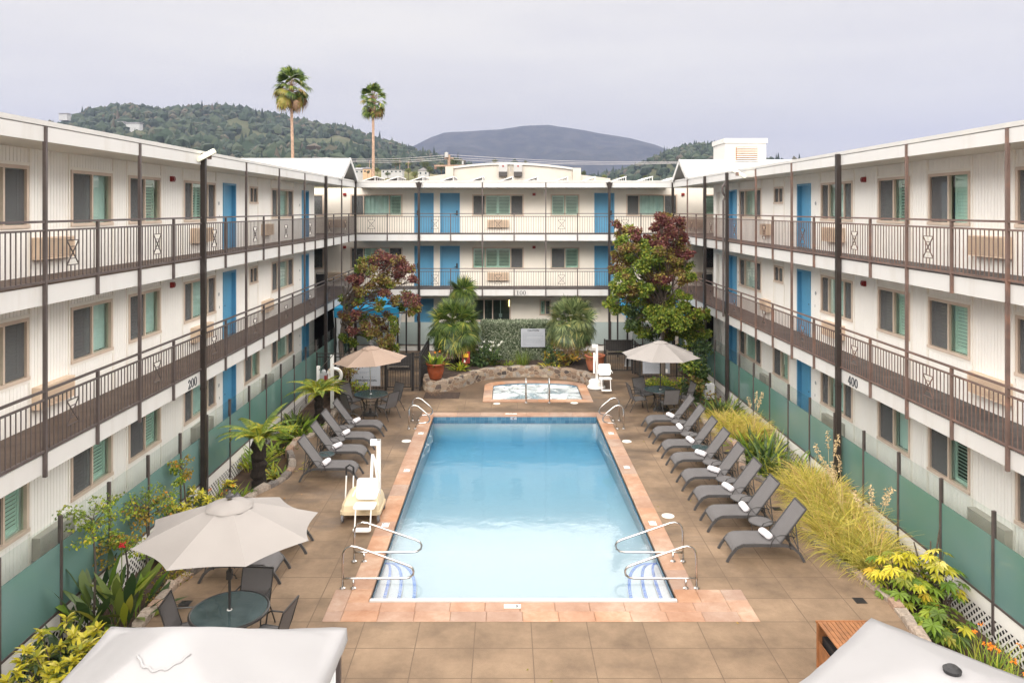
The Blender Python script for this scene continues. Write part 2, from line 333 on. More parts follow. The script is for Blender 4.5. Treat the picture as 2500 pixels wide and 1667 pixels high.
emis('lamp_warm', (1.0, 0.62, 0.25), 3.0)

# hillsides
def hill_mat(name, stops, scale):
    m, nt, b = newmat(name)
    n = N(nt, 'ShaderNodeTexNoise', i_Scale=scale, i_Detail=9.0, i_Roughness=0.65); L(nt, geoco(nt), n.inputs['Vector'])
    r = ramp(nt, n.outputs['Fac'], stops); L(nt, r.outputs[0], b.inputs['Base Color']); b.inputs['Roughness'].default_value = 0.95
    b.inputs['Specular IOR Level'].default_value = 0.1
hill_mat('hill_ground', [(0.35, (0.04, 0.058, 0.03)), (0.55, (0.085, 0.09, 0.05)), (0.68, (0.16, 0.13, 0.09))], 0.006)
hill_mat('mountain_ground', [(0.35, (0.004, 0.008, 0.006)), (0.5, (0.016, 0.024, 0.014)), (0.60, (0.036, 0.038, 0.026))], 0.012)
hill_mat('field_ground', [(0.35, (0.09, 0.10, 0.035)), (0.6, (0.16, 0.14, 0.07))], 0.05)
hill_mat('earth', [(0.35, (0.10, 0.08, 0.06)), (0.6, (0.15, 0.12, 0.09))], 0.2)

# ---------------------------------------------------------------- mesh builder
class MB:
    def __init__(s, T=None, flip=False):
        s.v = []; s.f = []; s.m = []; s.T = T; s.flip = flip; s.mi = 0
    def add(s, vs, fs):
        o = len(s.v)
        s.v.extend([s.T(*p) for p in vs] if s.T else vs)
        for f in fs:
            s.f.append([o+i for i in (reversed(f) if s.flip else f)]); s.m.append(s.mi)
    def box(s, x0, x1, y0, y1, z0, z1):
        if x0 > x1: x0, x1 = x1, x0
        if y0 > y1: y0, y1 = y1, y0
        if z0 > z1: z0, z1 = z1, z0
        s.add([(x0, y0, z0), (x1, y0, z0), (x1, y1, z0), (x0, y1, z0), (x0, y0, z1), (x1, y0, z1), (x1, y1, z1), (x0, y1, z1)],
              [(3, 2, 1, 0), (4, 5, 6, 7), (0, 1, 5, 4), (1, 2, 6, 5), (2, 3, 7, 6), (3, 0, 4, 7)])
    def cbox(s, x0, x1, y0, y1, z0, z1, c=0.01):
        """box with a chamfered top edge"""
        s.add([(x0, y0, z0), (x1, y0, z0), (x1, y1, z0), (x0, y1, z0), (x0, y0, z1-c), (x1, y0, z1-c), (x1, y1, z1-c), (x0, y1, z1-c),
               (x0+c, y0+c, z1), (x1-c, y0+c, z1), (x1-c, y1-c, z1), (x0+c, y1-c, z1)],
              [(3, 2, 1, 0), (0, 1, 5, 4), (1, 2, 6, 5), (2, 3, 7, 6), (3, 0, 4, 7), (4, 5, 9, 8), (5, 6, 10, 9), (6, 7, 11, 10), (7, 4, 8, 11), (8, 9, 10, 11)])
    def bar(s, p, q, w, h=None, up=(0, 0, 1)):
        p, q = Vector(p), Vector(q); h = h or w
        d = (q-p).normalized(); u = Vector(up)
        if abs(d.dot(u)) > 0.98: u = Vector((1, 0, 0))
        a = d.cross(u).normalized()*w/2; b = a.cross(d).normalized()*h/2
        vs = [tuple(x) for c in (p, q) for x in (c-a-b, c+a-b, c+a+b, c-a+b)]
        s.add(vs, [(0, 1, 2, 3), (7, 6, 5, 4), (0, 4, 5, 1), (1, 5, 6, 2), (2, 6, 7, 3), (3, 7, 4, 0)])
    def tube(s, pts, r, n=7, closed=False, cap=True):
        pts = [Vector(p) for p in pts]; k = len(pts)
        rs = r if isinstance(r, (list, tuple)) else [r]*k
        vs = []; fs = []
        prev = None
        for i in range(k):
            if closed: d = pts[(i+1) % k]-pts[i-1]
            else: d = pts[min(i+1, k-1)]-pts[max(i-1, 0)]
            d = d.normalized() if d.length > 1e-9 else Vector((0, 0, 1))
            if prev is None:
                u = Vector((0, 0, 1)) if abs(d.z) < 0.9 else Vector((1, 0, 0))
                a = d.cross(u).normalized()
            else:
                a = (prev-d*prev.dot(d))
                a = a.normalized() if a.length > 1e-6 else d.orthogonal().normalized()
            prev = a; b = d.cross(a)
            for j in range(n):
                t = 2*PI*j/n
                vs.append(tuple(pts[i]+(a*math.cos(t)+b*math.sin(t))*rs[i]))
        for i in range(k if closed else k-1):
            o, o2 = i*n, ((i+1) % k)*n
            for j in range(n): fs.append((o+j, o+(j+1) % n, o2+(j+1) % n, o2+j))
        if cap and not closed:
            fs.append(tuple(reversed(range(n)))); fs.append(tuple((k-1)*n+j for j in range(n)))
        s.add(vs, fs)
    def lathe(s, prof, c=(0, 0, 0), n=20, cap=True):
        vs = []; fs = []
        for r_, z in prof:
            for j in range(n):
                t = 2*PI*j/n; vs.append((c[0]+r_*math.cos(t), c[1]+r_*math.sin(t), c[2]+z))
        for i in range(len(prof)-1):
            for j in range(n): fs.append((i*n+j, i*n+(j+1) % n, (i+1)*n+(j+1) % n, (i+1)*n+j))
        if cap:
            fs.append(tuple(reversed(range(n)))); fs.append(tuple((len(prof)-1)*n+j for j in range(n)))
        s.add(vs, fs)
    def cyl(s, c, r, z0, z1, n=16): s.lathe([(r, z0), (r, z1)], (c[0], c[1], 0), n)
    def prism(s, pts, z0, z1):
        n = len(pts)
        s.add([(x, y, z0) for x, y in pts]+[(x, y, z1) for x, y in pts],
              [tuple(reversed(range(n))), tuple(range(n, 2*n))]+[(i, (i+1) % n, n+(i+1) % n, n+i) for i in range(n)])
    def arr(s, V, Fc):
        """numpy vertices / faces"""
        s.add([tuple(p) for p in V.tolist()], Fc.tolist() if hasattr(Fc, 'tolist') else Fc)
    def build(s, name, mats, parent=None, smooth=False, loc=None, rz=0.0):
        me = bpy.data.meshes.new(name)
        me.from_pydata(s.v, [], s.f)
        for mm in (mats if isinstance(mats, (list, tuple)) else [mats]): me.materials.append(MATS[mm])
        if any(s.m): me.polygons.foreach_set('material_index', s.m)
        if smooth: me.polygons.foreach_set('use_smooth', [True]*len(s.f))
        me.update()
        o = bpy.data.objects.new(name, me); COL.objects.link(o)
        if parent: o.parent = parent
        if loc: o.location = loc
        if rz: o.rotation_euler = (0, 0, rz)
        return o
def tag(o, label=None, cat=None, group=None, kind=None):
    if label: o['label'] = label
    if cat: o['category'] = cat
    if group: o['group'] = group
    if kind: o['kind'] = kind
    return o
def thing(name, label, cat, loc=(0, 0, 0), rz=0.0, group=None):
    o = bpy.data.objects.new(name, None); COL.objects.link(o)
    o.location = loc; o.rotation_euler = (0, 0, rz); o.empty_display_size = 0.2
    return tag(o, label, cat, group)
def dup(src, loc, rz, label, group=None):
    def cp(o, par):
        c = o.copy(); COL.objects.link(c)
        if par: c.parent = par
        for ch in list(o.children): cp(ch, c)
        return c
    r_ = cp(src, None); r_.location = loc; r_.rotation_euler = (0, 0, rz); r_['label'] = label
    if group: r_['group'] = group
    return r_
def arc(c, r, a0, a1, n, plane='xz'):
    out = []
    for i in range(n+1):
        t = a0+(a1-a0)*i/n
        a, b = r*math.cos(t), r*math.sin(t)
        out.append((c[0]+a, c[1], c[2]+b) if plane == 'xz' else ((c[0]+a, c[1]+b, c[2]) if plane == 'xy' else (c[0], c[1]+a, c[2]+b)))
    return out
def lerp(a, b, t): return a+(b-a)*t
def curve_x(tab, y):
    tab = sorted(tab)
    if y <= tab[0][0]: return tab[0][1]
    for (y0, x0), (y1, x1) in zip(tab, tab[1:]):
        if y <= y1: return x0+(x1-x0)*(y-y0)/(y1-y0)
    return tab[-1][1]
def text_geo(txt, size, bold=0.0):
    cu = bpy.data.curves.new('txt', 'FONT'); cu.body = txt; cu.size = size; cu.align_x = 'CENTER'; cu.offset = bold; cu.resolution_u = 3
    o = bpy.data.objects.new('txt', cu); COL.objects.link(o)
    bpy.context.view_layer.update()
    me = bpy.data.meshes.new_from_object(o.evaluated_get(bpy.context.evaluated_depsgraph_get()))
    V = [tuple(v.co) for v in me.vertices]; Fc = [tuple(p.vertices) for p in me.polygons]
    bpy.data.objects.remove(o); bpy.data.curves.remove(cu); bpy.data.meshes.remove(me)
    return V, Fc
# ---------------------------------------------------------------- the motel: three wings round the court
DECKZ = [0.33, 3.10, 5.87]           # walking surfaces
CEIL = [2.763, 5.53, 8.236]          # undersides
def wall_rects(u0, u1, z0, z1, holes):
    us = sorted(set([u0, u1]+[h[0] for h in holes]+[h[1] for h in holes])); us = [u for u in us if u0 <= u <= u1]
    out = []
    for a, b in zip(us, us[1:]):
        if b-a < 1e-4: continue
        m = (a+b)/2
        cuts = sorted([(h[2], h[3]) for h in holes if h[0] < m < h[1]])
        z = z0
        for c0, c1 in cuts:
            if c0 > z+1e-4: out.append((a, b, z, c0))
            z = max(z, c1)
        if z1 > z+1e-4: out.append((a, b, z, z1))
    return out
WR = random.Random(21)
def add_window(root, T, flip, u0, u1, z0, z1, widths, styles, trim=None):
    f = MB(T, flip)
    fw = 0.065
    f.box(u0, u1, -0.075, 0.028, z1-fw, z1); f.box(u0-0.015, u1+0.015, -0.075, 0.045, z0, z0+fw)
    f.box(u0, u0+fw, -0.075, 0.028, z0+fw, z1-fw); f.box(u1-fw, u1, -0.075, 0.028, z0+fw, z1-fw)
    cum = [0]
    for w in widths: cum.append(cum[-1]+w)
    W = u1-u0-2*fw
    ed = [u0+fw+W*c/cum[-1] for c in cum]
    for e in ed[1:-1]: f.box(e-0.026, e+0.026, -0.055, 0.018, z0+fw, z1-fw)
    win = f.build('window', 'window_tan', root)
    if trim:
        tm = MB(T, flip)
        for b_ in (u0-0.085, u1+0.025): tm.box(b_, b_+0.06, -0.005, 0.022, trim[0]+0.005, trim[1]-0.01)
        tm.box(u0-0.025, u1+0.025, -0.005, 0.018, z1, z1+0.06); tm.box(u0-0.025, u1+0.025, -0.005, 0.018, z0-0.06, z0)
        tm.build('trim', trim[2], win)
    a0, a1 = z0+fw, z1-fw
    for i, st in enumerate(styles):
        p0, p1 = ed[i]+(0.026 if i else 0), ed[i+1]-(0.026 if i < len(styles)-1 else 0)
        g = MB(T, flip); g.box(p0, p1, -0.042, -0.036, a0, a1)
        pane = g.build('pane', 'pane_dark' if st in 'D' else 'pane_green', win)
        if st in 'GD':
            s_ = MB(T, flip); s_.box(p0+0.012, p1-0.012, -0.016, -0.013, a0+0.012, a1-0.012)
            s_.build('insect_screen', 'insect_screen', win)
        if st in 'SGT':
            h = MB(T, flip)
            closed = st == 'T' or (st == 'G' and WR.random() < 0.5)
            nl = 1 if p1-p0 < 0.75 else 2
            for j in range(nl):
                q0, q1 = p0+(p1-p0)*j/nl+0.01, p0+(p1-p0)*(j+1)/nl-0.01
                h.box(q0, q0+0.05, -0.15, -0.115, a0, a1); h.box(q1-0.05, q1, -0.15, -0.115, a0, a1)
                h.box(q0+0.05, q1-0.05, -0.15, -0.115, a0, a0+0.06); h.box(q0+0.05, q1-0.05, -0.15, -0.115, a1-0.06, a1)
                z = a0+0.10
                while z < a1-0.06:
                    tl = 0.010 if closed else 0.024
                    hh = 0.036 if closed else 0.027
                    h.add([(q0+0.05, -0.132-tl, z-hh), (q1-0.05, -0.132-tl, z-hh), (q1-0.05, -0.132+tl, z+hh), (q0+0.05, -0.132+tl, z+hh)], [(0, 1, 2, 3)])
                    z += 0.075
            h.build('shutter', 'shutter_white', win)
        elif st == 'B':
            h = MB(T, flip); n = max(4, int((p1-p0)/0.07))
            vs = []; fs = []
            for j in range(n+1):
                u = lerp(p0, p1, j/n); v = -0.14+0.022*math.sin(j*2.1)
                vs += [(u, v, a0), (u, v, a1)]
            for j in range(n): fs.append((2*j, 2*j+2, 2*j+3, 2*j+1))
            h.add(vs, fs); h.build('curtain', 'curtain_white', win)
    return win
def add_door(root, T, flip, u0, u1, z0, z1, mat, hside=1, recess=0.10):
    d = MB(T, flip)
    fw = 0.065
    d.box(u0, u0+fw, -recess-0.03, 0.03, z0, z1); d.box(u1-fw, u1, -recess-0.03, 0.03, z0, z1); d.box(u0+fw, u1-fw, -recess-0.03, 0.03, z1-fw, z1)
    d.box(u0+fw, u1-fw, -recess-0.045, -recess, z0+0.02, z1-fw)
    door = d.build('door', mat, root)
    h = MB(T, flip); uh = (u1-fw-0.09) if hside > 0 else (u0+fw+0.09)
    h.box(uh-0.035, uh+0.035, -recess, -recess+0.03, z0+0.93, z0+1.18); h.box(uh-0.012, uh+0.012, -recess+0.03, -recess+0.07, z0+0.98, z0+1.01)
    h.box(min(uh, uh-hside*0.12), max(uh, uh-hside*0.12), -recess+0.05, -recess+0.075, z0+0.98, z0+1.01)
    h.build('handle', 'black_plastic', door)
    th = MB(T, flip); th.box(u0+fw, u1-fw, -recess-0.04, 0.05, z0+0.002, z0+0.02); th.build('threshold', 'steel_dull', door)
    return door
def add_ac(root, T, flip, u0, u1, z0, z1, mat='ac_beige'):
    a = MB(T, flip)
    a.box(u0, u0+0.04, 0.0, 0.17, z0, z1); a.box(u1-0.04, u1, 0.0, 0.17, z0, z1)
    a.box(u0+0.04, u1-0.04, 0.0, 0.17, z1-0.03, z1); a.box(u0+0.04, u1-0.04, 0.0, 0.17, z0, z0+0.03); a.box(u0+0.04, u1-0.04, 0.0, 0.12, z0+0.03, z1-0.03)
    n = 11
    for k in range(n):
        z = lerp(z0+0.045, z1-0.06, k/(n-1)); a.box(u0+0.04, u1-0.04, 0.12, 0.165, z, z+0.017)
    return a.build('air_conditioner', mat, root)
def railing(root, T, flip, posts, v, dz, rail_mat):
    """posts: list of (u, kind); kind 's' short post, anything else is drawn by the columns; ornament in every even panel"""
    m = MB(T, flip)
    ua, ub = posts[0][0], posts[-1][0]
    top, sec, bot = dz+1.03, dz+0.885, dz+0.045
    m.box(ua, ub, v-0.022, v+0.022, top-0.019, top+0.019); m.box(ua, ub, v-0.018, v+0.018, sec-0.016, sec+0.016); m.box(ua, ub, v-0.018, v+0.018, bot-0.018, bot+0.018)
    orns = []
    for i, ((a, ka), (b, kb)) in enumerate(zip(posts, posts[1:])):
        if ka == 's': m.box(a-0.024, a+0.024, v-0.026, v+0.026, dz-0.345, top-0.02)
        has = (i % 2 == 0)
        for j in range(1, 13):
            u = a+(b-a)*j/13
            if has and j in (6, 7):
                m.box(u-0.0075, u+0.0075, v-0.0075, v+0.0075, bot, dz+0.27); m.box(u-0.0075, u+0.0075, v-0.0075, v+0.0075, dz+0.70, sec)
            else: m.box(u-0.0075, u+0.0075, v-0.0075, v+0.0075, bot, sec)
        if has:
            orn = MB(T, flip); orns.append(orn)
            q0, q1 = a+(b-a)*5/13, a+(b-a)*8/13; z0, z1 = dz+0.27, dz+0.70; c = (q0+q1)/2; w = q1-q0; zm = (z0+z1)/2
            for z in (z0, z1): orn.bar((q0, v, z), (q1, v, z), 0.016)
            orn.bar((q0, v, z0), (q1, v, z1), 0.016); orn.bar((q0, v, z1), (q1, v, z0), 0.016)
            for sg in (-1, 1):
                orn.bar((c-w*0.24, v, zm+sg*(z1-z0)*0.24), (c+w*0.24, v, zm+sg*(z1-z0)*0.24), 0.014)
            for sg in (-1, 1): orn.bar((c+sg*w*0.24, v, zm-(z1-z0)*0.24), (c+sg*w*0.24, v, zm+(z1-z0)*0.24), 0.012)
    r_ = m.build('railing', rail_mat, root)
    for orn in orns: orn.build('ornament', rail_mat, r_)
    return r_
NUM = {}
def ellring(cx, cy, rx, ry, tx, ty, n=18):
    vs = []; fs = []
    for i in range(n):
        t = 2*PI*i/n
        vs.append((cx+rx*math.cos(t), cy+ry*math.sin(t))); vs.append((cx+(rx-tx)*math.cos(t), cy+(ry-ty)*math.sin(t)))
    for i in range(n):
        j = (i+1) % n; fs.append((2*i, 2*j, 2*j+1, 2*i+1))
    return vs, fs
def poly(pts): return pts, [tuple(range(len(pts)))]
NUM['0'] = [ellring(0.36, 0.5, 0.34, 0.5, 0.15, 0.07)]
NUM['1'] = [poly([(0.25, 0.06), (0.42, 0.06), (0.42, 1.0), (0.36, 1.0), (0.25, 0.93)]), poly([(0.08, 0), (0.60, 0), (0.60, 0.06), (0.08, 0.06)]), poly([(0.10, 0.86), (0.25, 0.90), (0.25, 0.96), (0.10, 0.90)])]
NUM['2'] = [poly([(0.03, 0), (0.64, 0), (0.69, 0.26), (0.63, 0.26), (0.56, 0.13), (0.22, 0.13)]),
            ([(0.03, 0.0), (0.22, 0.13), (0.44, 0.52), (0.63, 0.56), (0.50, 0.74), (0.68, 0.76), (0.36, 0.93), (0.36, 1.0), (0.13, 0.90), (0.06, 0.82), (0.20, 0.74), (0.06, 0.66)],
             [(0, 1, 3, 2), (2, 3, 5, 4), (4, 5, 7, 6), (6, 7, 8), (6, 8, 9, 10), (9, 11, 10)])]
NUM['4'] = [poly([(0.40, 0), (0.57, 0), (0.57, 1.0), (0.40, 1.0)]), poly([(0.02, 0.25), (0.72, 0.25), (0.72, 0.36), (0.02, 0.36)]), poly([(0.02, 0.36), (0.12, 0.36), (0.40, 0.88), (0.40, 1.0)])]
def house_number(root, T, flip, txt, u_c, z0, h, v, du):
    m = MB(T, flip)
    adv = 0.78*h; x = -adv*len(txt)/2
    for ch in txt:
        for vs, fs in NUM[ch]:
            k = len(vs)
            V = [(u_c+du*(x+a*h*0.98), v, z0+b*h) for a, b in vs]+[(u_c+du*(x+a*h*0.98), v+0.012, z0+b*h) for a, b in vs]
            FF = [tuple(i+k for i in f) for f in fs]+[tuple(reversed(f)) for f in fs]
            cnt = {}
            for f in fs:
                for i in range(len(f)):
                    e = (f[i], f[(i+1) % len(f)]); cnt[e] = 1
            for (i, j) in list(cnt):
                if (j, i) not in cnt: FF.append((i, j, j+k, i+k))
            m.add(V, FF)
        x += adv
    return m.build('house_number', 'sign_ink', root)

def make_wing(label, T, flip, u0, u1, vr, elems, posts, walk_mat, rail_mat, number, board, siding='siding_paint', ub0=None, ub1=None):
    root = thing('motel_wing', label, 'building')
    wall = MB(T, flip); room = MB(T, flip)
    ub0 = u0 if ub0 is None else ub0; ub1 = u1 if ub1 is None else ub1
    for fl in range(3):
        dz, cz = DECKZ[fl], CEIL[fl]
        holes = []
        for e in elems:
            if e[0] == 'win' and fl not in e[7]: continue
            if e[0] == 'door' and fl not in e[5]: continue
            if e[0] == 'win':
                holes.append((e[1], e[2], dz+e[3], dz+e[4]))
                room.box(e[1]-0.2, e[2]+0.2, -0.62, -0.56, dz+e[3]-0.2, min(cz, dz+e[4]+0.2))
            elif e[0] == 'door': holes.append((e[1], e[2], dz, dz+e[3]))
        zt = cz if fl == 2 else DECKZ[fl+1]-0.30
        for (a, b, z0, z1) in wall_rects(u0, u1, dz-0.08, zt, holes):
            wall.box(a, b, -0.22, -0.012, z0, z1)
            k0 = math.floor(a/board)
            for k in range(k0, math.ceil(b/board)):
                p0, p1 = max(a, k*board+0.006), min(b, (k+1)*board-0.006)
                if p1-p0 > 0.012: wall.box(p0, p1, -0.0125, 0.0, z0, z1)
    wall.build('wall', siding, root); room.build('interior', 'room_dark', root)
    for fl in range(3):
        dz = DECKZ[fl]
        for e in elems:
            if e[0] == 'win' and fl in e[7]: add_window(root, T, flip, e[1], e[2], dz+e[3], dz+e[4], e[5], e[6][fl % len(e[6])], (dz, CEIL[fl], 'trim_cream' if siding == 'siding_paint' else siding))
            elif e[0] == 'door' and fl in e[5]: add_door(root, T, flip, e[1], e[2], dz, dz+e[3], e[4], e[6])
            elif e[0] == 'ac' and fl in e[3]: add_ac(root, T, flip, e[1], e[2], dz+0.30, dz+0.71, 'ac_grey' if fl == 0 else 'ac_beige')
            elif e[0] == 'alarm' and fl in e[2]:
                a = MB(T, flip); a.box(e[1]-0.08, e[1]+0.08, 0.0, 0.07, dz+1.96, dz+2.10); a.box(e[1]-0.05, e[1]+0.05, 0.07, 0.10, dz+1.99, dz+2.07); a.build('fire_alarm', 'alarm_red', root)
            elif e[0] == 'plaque' and fl in e[2]:
                a = MB(T, flip); a.lathe([(0.055, 0), (0.055, 0.01)], n=10)
                a = MB(T, flip)
                vs = [(e[1]+0.06*math.cos(2*PI*j/10), 0.014, dz+1.42+0.06*math.sin(2*PI*j/10)) for j in range(10)]
                a.add(vs, [tuple(range(10))]); a.box(e[1]+0.05, e[1]+0.07, 0, 0.012, dz+0.98, dz+1.06); a.build('room_plaque', 'phone_grey', root)
    for fl in (1, 2):
        dz = DECKZ[fl]
        d = MB(T, flip); d.box(ub0, ub1, -0.3, vr-0.055, dz-0.27, dz); bf = d.build('balcony_floor', walk_mat, root)
        d = MB(T, flip); d.box(ub0, ub1, -0.01, vr-0.056, dz-0.30, dz-0.272); d.build('soffit', 'white_paint', bf)
        f = MB(T, flip); f.box(ub0, ub1, vr-0.055, vr-0.028, CEIL[fl-1], dz-0.022); f.build('fascia', 'white_paint', root)
        railing(root, T, flip, [p for p in posts], vr, dz, rail_mat)
    g = MB(T, flip); g.box(ub0, ub1, -0.3, vr-0.16, 0.05, DECKZ[0]); g.build('walkway_floor', walk_mat, root)
    for u, k in posts:
        if k == 's': continue
        c = MB(T, flip)
        if k == 'f': c.box(u-0.027, u+0.027, vr-0.027, vr+0.030, CEIL[0]-0.05, 8.47)
        else:
            c.box(u-0.058, u+0.058, vr-0.02, vr+0.096, -0.4, 8.50); c.box(u-0.064, u+0.064, vr-0.026, vr+0.102, 2.62, 2.70)
        c.build('column', rail_mat if k == 'f' else 'column_black', root)
    r = MB(T, flip); r.box(ub0, ub1, -9.0, vr-0.03, CEIL[2]+0.02, 8.52); ro = r.build('roof', 'roof_white', root)
    s_ = MB(T, flip); s_.box(ub0, ub1, -0.3, vr-0.05, CEIL[2]-0.012, CEIL[2]+0.012); s_.build('soffit', 'soffit_paint', ro)
    f = MB(T, flip); f.box(ub0, ub1, vr-0.03, vr-0.004, CEIL[2]-0.02, 8.46); f.build('fascia', 'white_paint', ro)
    f = MB(T, flip); f.box(ub0, ub1, vr-0.03, vr+0.006, 8.478, 8.56); f.build('roof_edge', 'roof_white', ro)
    if number: house_number(root, T, flip, *number)
    return root
A3 = (0, 1, 2)
def W2(a, b, st, fl=A3, z0=0.89, z1=2.03): return ('win', a, b, z0, z1, [1, 1], st, fl)
def W3(a, b, st, fl=A3, z0=0.89, z1=2.03): return ('win', a, b, z0, z1, [0.24, 0.52, 0.24], st, fl)
left_el = [W2(8.9, 10.5, ['GT']), W2(12.45, 13.80, ['GT', 'TG', 'BG']), ('ac', 13.90, 15.03, A3), W2(15.15, 16.74, ['GT', 'GB', 'GB']), W2(17.47, 19.08, ['DT', 'GB', 'GS']),
    ('alarm', 19.73, (1, 2)), W3(20.46, 22.71, ['DBD', 'DBD', 'DSD']), ('ac', 20.94, 22.18, A3), ('plaque', 22.98, A3), ('door', 23.33, 24.42, 2.06, 'door_blue', A3, -1),
    ('win', 25.72, 26.58, 1.43, 2.03, [1, 1], ['DG'], (1, 2)), W2(25.2, 26.75, ['DT'], (0,)), ('ac', 27.02, 27.95, A3), W3(28.15, 31.02, ['DTD', 'DBD', 'DBD']), ('plaque', 32.0, A3), ('door', 32.37, 33.47, 2.06, 'door_blue', A3, -1)]
right_el = [W2(8.7, 10.3, ['TG']), W2(12.75, 14.15, ['TG']), ('ac', 14.23, 15.40, A3), W2(15.55, 17.08, ['SG', 'TG', 'TD']), W2(17.86, 19.39, ['BG', 'TG', 'SG']),
    ('alarm', 20.13, (1, 2)), W3(20.81, 22.90, ['DBD', 'DBD', 'GBG']), ('ac', 21.3, 22.5, A3), ('plaque', 23.3, A3), ('door', 23.68, 24.76, 2.06, 'door_blue', A3, -1),
    ('win', 26.0, 26.9, 1.43, 2.03, [1, 1], ['GD'], (1, 2)), W2(25.5, 27.0, ['TD'], (0,)), ('ac', 27.26, 28.0, A3), W3(28.25, 30.9, ['DTD', 'DBD', 'DSD']), ('plaque', 31.0, A3), ('door', 31.26, 32.30, 2.06, 'door_blue', A3, -1),
    ('door', 33.27, 34.25, 2.08, 'door_white', A3, -1)]
back_el = [('win', -10.9, -9.55, 0.89, 2.03, [1, 1], ['TG'], (1, 2)), ('ac', -9.45, -8.35, (1, 2)), ('alarm', -8.44, (1, 2)), W3(-8.14, -5.41, ['GTG', 'GTD', 'GBS'], (1, 2)),
    ('door', -4.78, -3.77, 2.10, 'door_blue', A3, -1), ('door', -3.43, -2.40, 2.10, 'door_blue', (1, 2), 1), W3(-1.75, 0.96, ['SSS', 'SSG', 'GSG'], (1, 2)), ('ac', -0.95, 0.185, (1, 2)),
    ('alarm', 1.50, (1, 2)), W2(2.37, 3.885, ['SS', 'GS', 'SS'], (1, 2)), ('door', 4.67, 5.72, 2.10, 'door_blue', (1, 2), 1), W3(6.34, 9.02, ['GBG', 'GBG', 'GBG'], (1, 2)),
    ('ac', 9.38, 10.39, (1, 2)), ('alarm', 9.32, (1, 2)), ('win', 10.48, 11.8, 0.89, 2.03, [1, 1], ['SD', 'DS'], (1, 2)),
    ('win', 1.79, 2.39, 1.22, 2.05, [1, 1], ['SG'], (0,)), ('win', -1.72, 0.28, 0.92, 2.10, [0.3, 0.25, 0.5], ['XXX'], (0,))]
XL, XR, YB = -7.56, 8.43, 38.0
kinds = {4: 'b', 12: 'b'}
pl = [(12.375+1.6*k, kinds.get(k, 'f' if k % 2 == 0 else 's')) for k in range(-4, 17)]
kinds = {4: 'b', 10: 'b', 12: 'b'}
pr_ = [(12.65+1.59*k, kinds.get(k, 'f' if k % 2 == 0 else 's')) for k in range(-5, 17)]
pb = [(lerp(XL, XR, k/10), {2: 'b', 8: 'b'}.get(k, 'f' if k % 2 == 0 else 's')) for k in range(0, 11)]
pb[0] = (pb[0][0], 'n'); pb[-1] = (pb[-1][0], 'n')
TL = lambda u, v, z: (-8.75+v, u, z)
TR = lambda u, v, z: (9.6-v, u, z)
TB = lambda u, v, z: (u, 39.6-v, z)
wl = make_wing('white three storey motel wing left of the pool, numbered 200', TL, True, 4.0, 34.5, 1.19, left_el, pl, 'walkway_brown', 'rail_metal',
    ('200', 18.27, 2.80, 0.225, 1.163, 1), 0.10, ub0=4.0, ub1=38.0)
wr = make_wing('white three storey motel wing right of the pool, numbered 400', TR, False, 4.0, 34.77, 1.17, right_el, pr_, 'walkway_grey', 'rail_rusty',
    ('400', 18.33, 2.80, 0.225, 1.143, -1), 0.10, ub0=4.0, ub1=38.0)
pb2 = [(u, 'f' if k == 'n' else k) for u, k in pb]
pb2 = pb[:]
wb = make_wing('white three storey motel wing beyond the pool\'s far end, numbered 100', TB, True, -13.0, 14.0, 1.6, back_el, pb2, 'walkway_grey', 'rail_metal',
    ('100', 0.80, 2.80, 0.215, 1.573, 1), 0.15, 'siding_cream', ub0=XL, ub1=XR)
# passage floors / end walls behind the side wings, dark ground floor passages
for root, s_, xw, xr in ((wl, -1, -8.75, XL), (wr, 1, 9.6, XR)):
    for fl in (1, 2):
        m = MB(); m.box(min(xw-s_*0.28, xw+s_*3.2), max(xw-s_*0.28, xw+s_*3.2), 38.02, 39.9, DECKZ[fl]-0.30, DECKZ[fl]-0.002); m.box(min(xw, xw+s_*3.2), max(xw, xw+s_*3.2), 34.6, 38.02, DECKZ[fl]-0.30, DECKZ[fl]-0.002)
        m.build('passage_floor', 'walkway_grey', root)
    m = MB(); m.box(min(xw+s_*0.03, xw+s_*6), max(xw+s_*0.03, xw+s_*6), 34.42 if s_ < 0 else 34.69, 34.5 if s_ < 0 else 34.77, 0.3, 8.2)
    m.build('end_wall', 'siding_paint', root)
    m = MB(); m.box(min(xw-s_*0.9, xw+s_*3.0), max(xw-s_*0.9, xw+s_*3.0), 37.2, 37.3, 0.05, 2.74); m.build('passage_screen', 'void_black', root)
    m = MB(); m.box(xw+s_*3.2, xw+s_*3.3, 34.6, 39.6, 0.0, 8.2); m.build('passage_wall', 'siding_cream', root)
# gable roofs at both inner corners
def gable(root, x_end, s_, y0, y1, zr):
    ze = 8.50; ym = (y0+y1)/2; xo = x_end+s_*13
    m = MB()
    t = 0.10
    for (ya, za, yb, zb) in ((y0-0.05, ze, ym, zr), (y1+0.05, ze, ym, zr)):
        m.add([(x_end, ya, za), (xo, ya, za), (xo, yb, zb), (x_end, yb, zb), (x_end, ya, za+t), (xo, ya, za+t), (xo, yb, zb+t), (x_end, yb, zb+t)],
              [(0, 1, 2, 3), (4, 5, 6, 7), (0, 1, 5, 4), (1, 2, 6, 5), (2, 3, 7, 6), (3, 0, 4, 7)])
    g = m.build('gable_roof', 'roof_white', root)
    m = MB(); m.add([(x_end+s_*0.9, y0, ze-0.2), (x_end+s_*0.9, y1, ze-0.2), (x_end+s_*0.9, ym, zr)], [(0, 1, 2)]); m.build('gable_wall', 'soffit_paint', g)
    m = MB()
    for (ya, yb) in ((y0, ym), (y1, ym)): m.bar((x_end-s_*0.02, ya, ze+0.03), (x_end-s_*0.02, yb, zr+0.03), 0.05, 0.20)
    m.build('barge_board', 'white_paint', g)
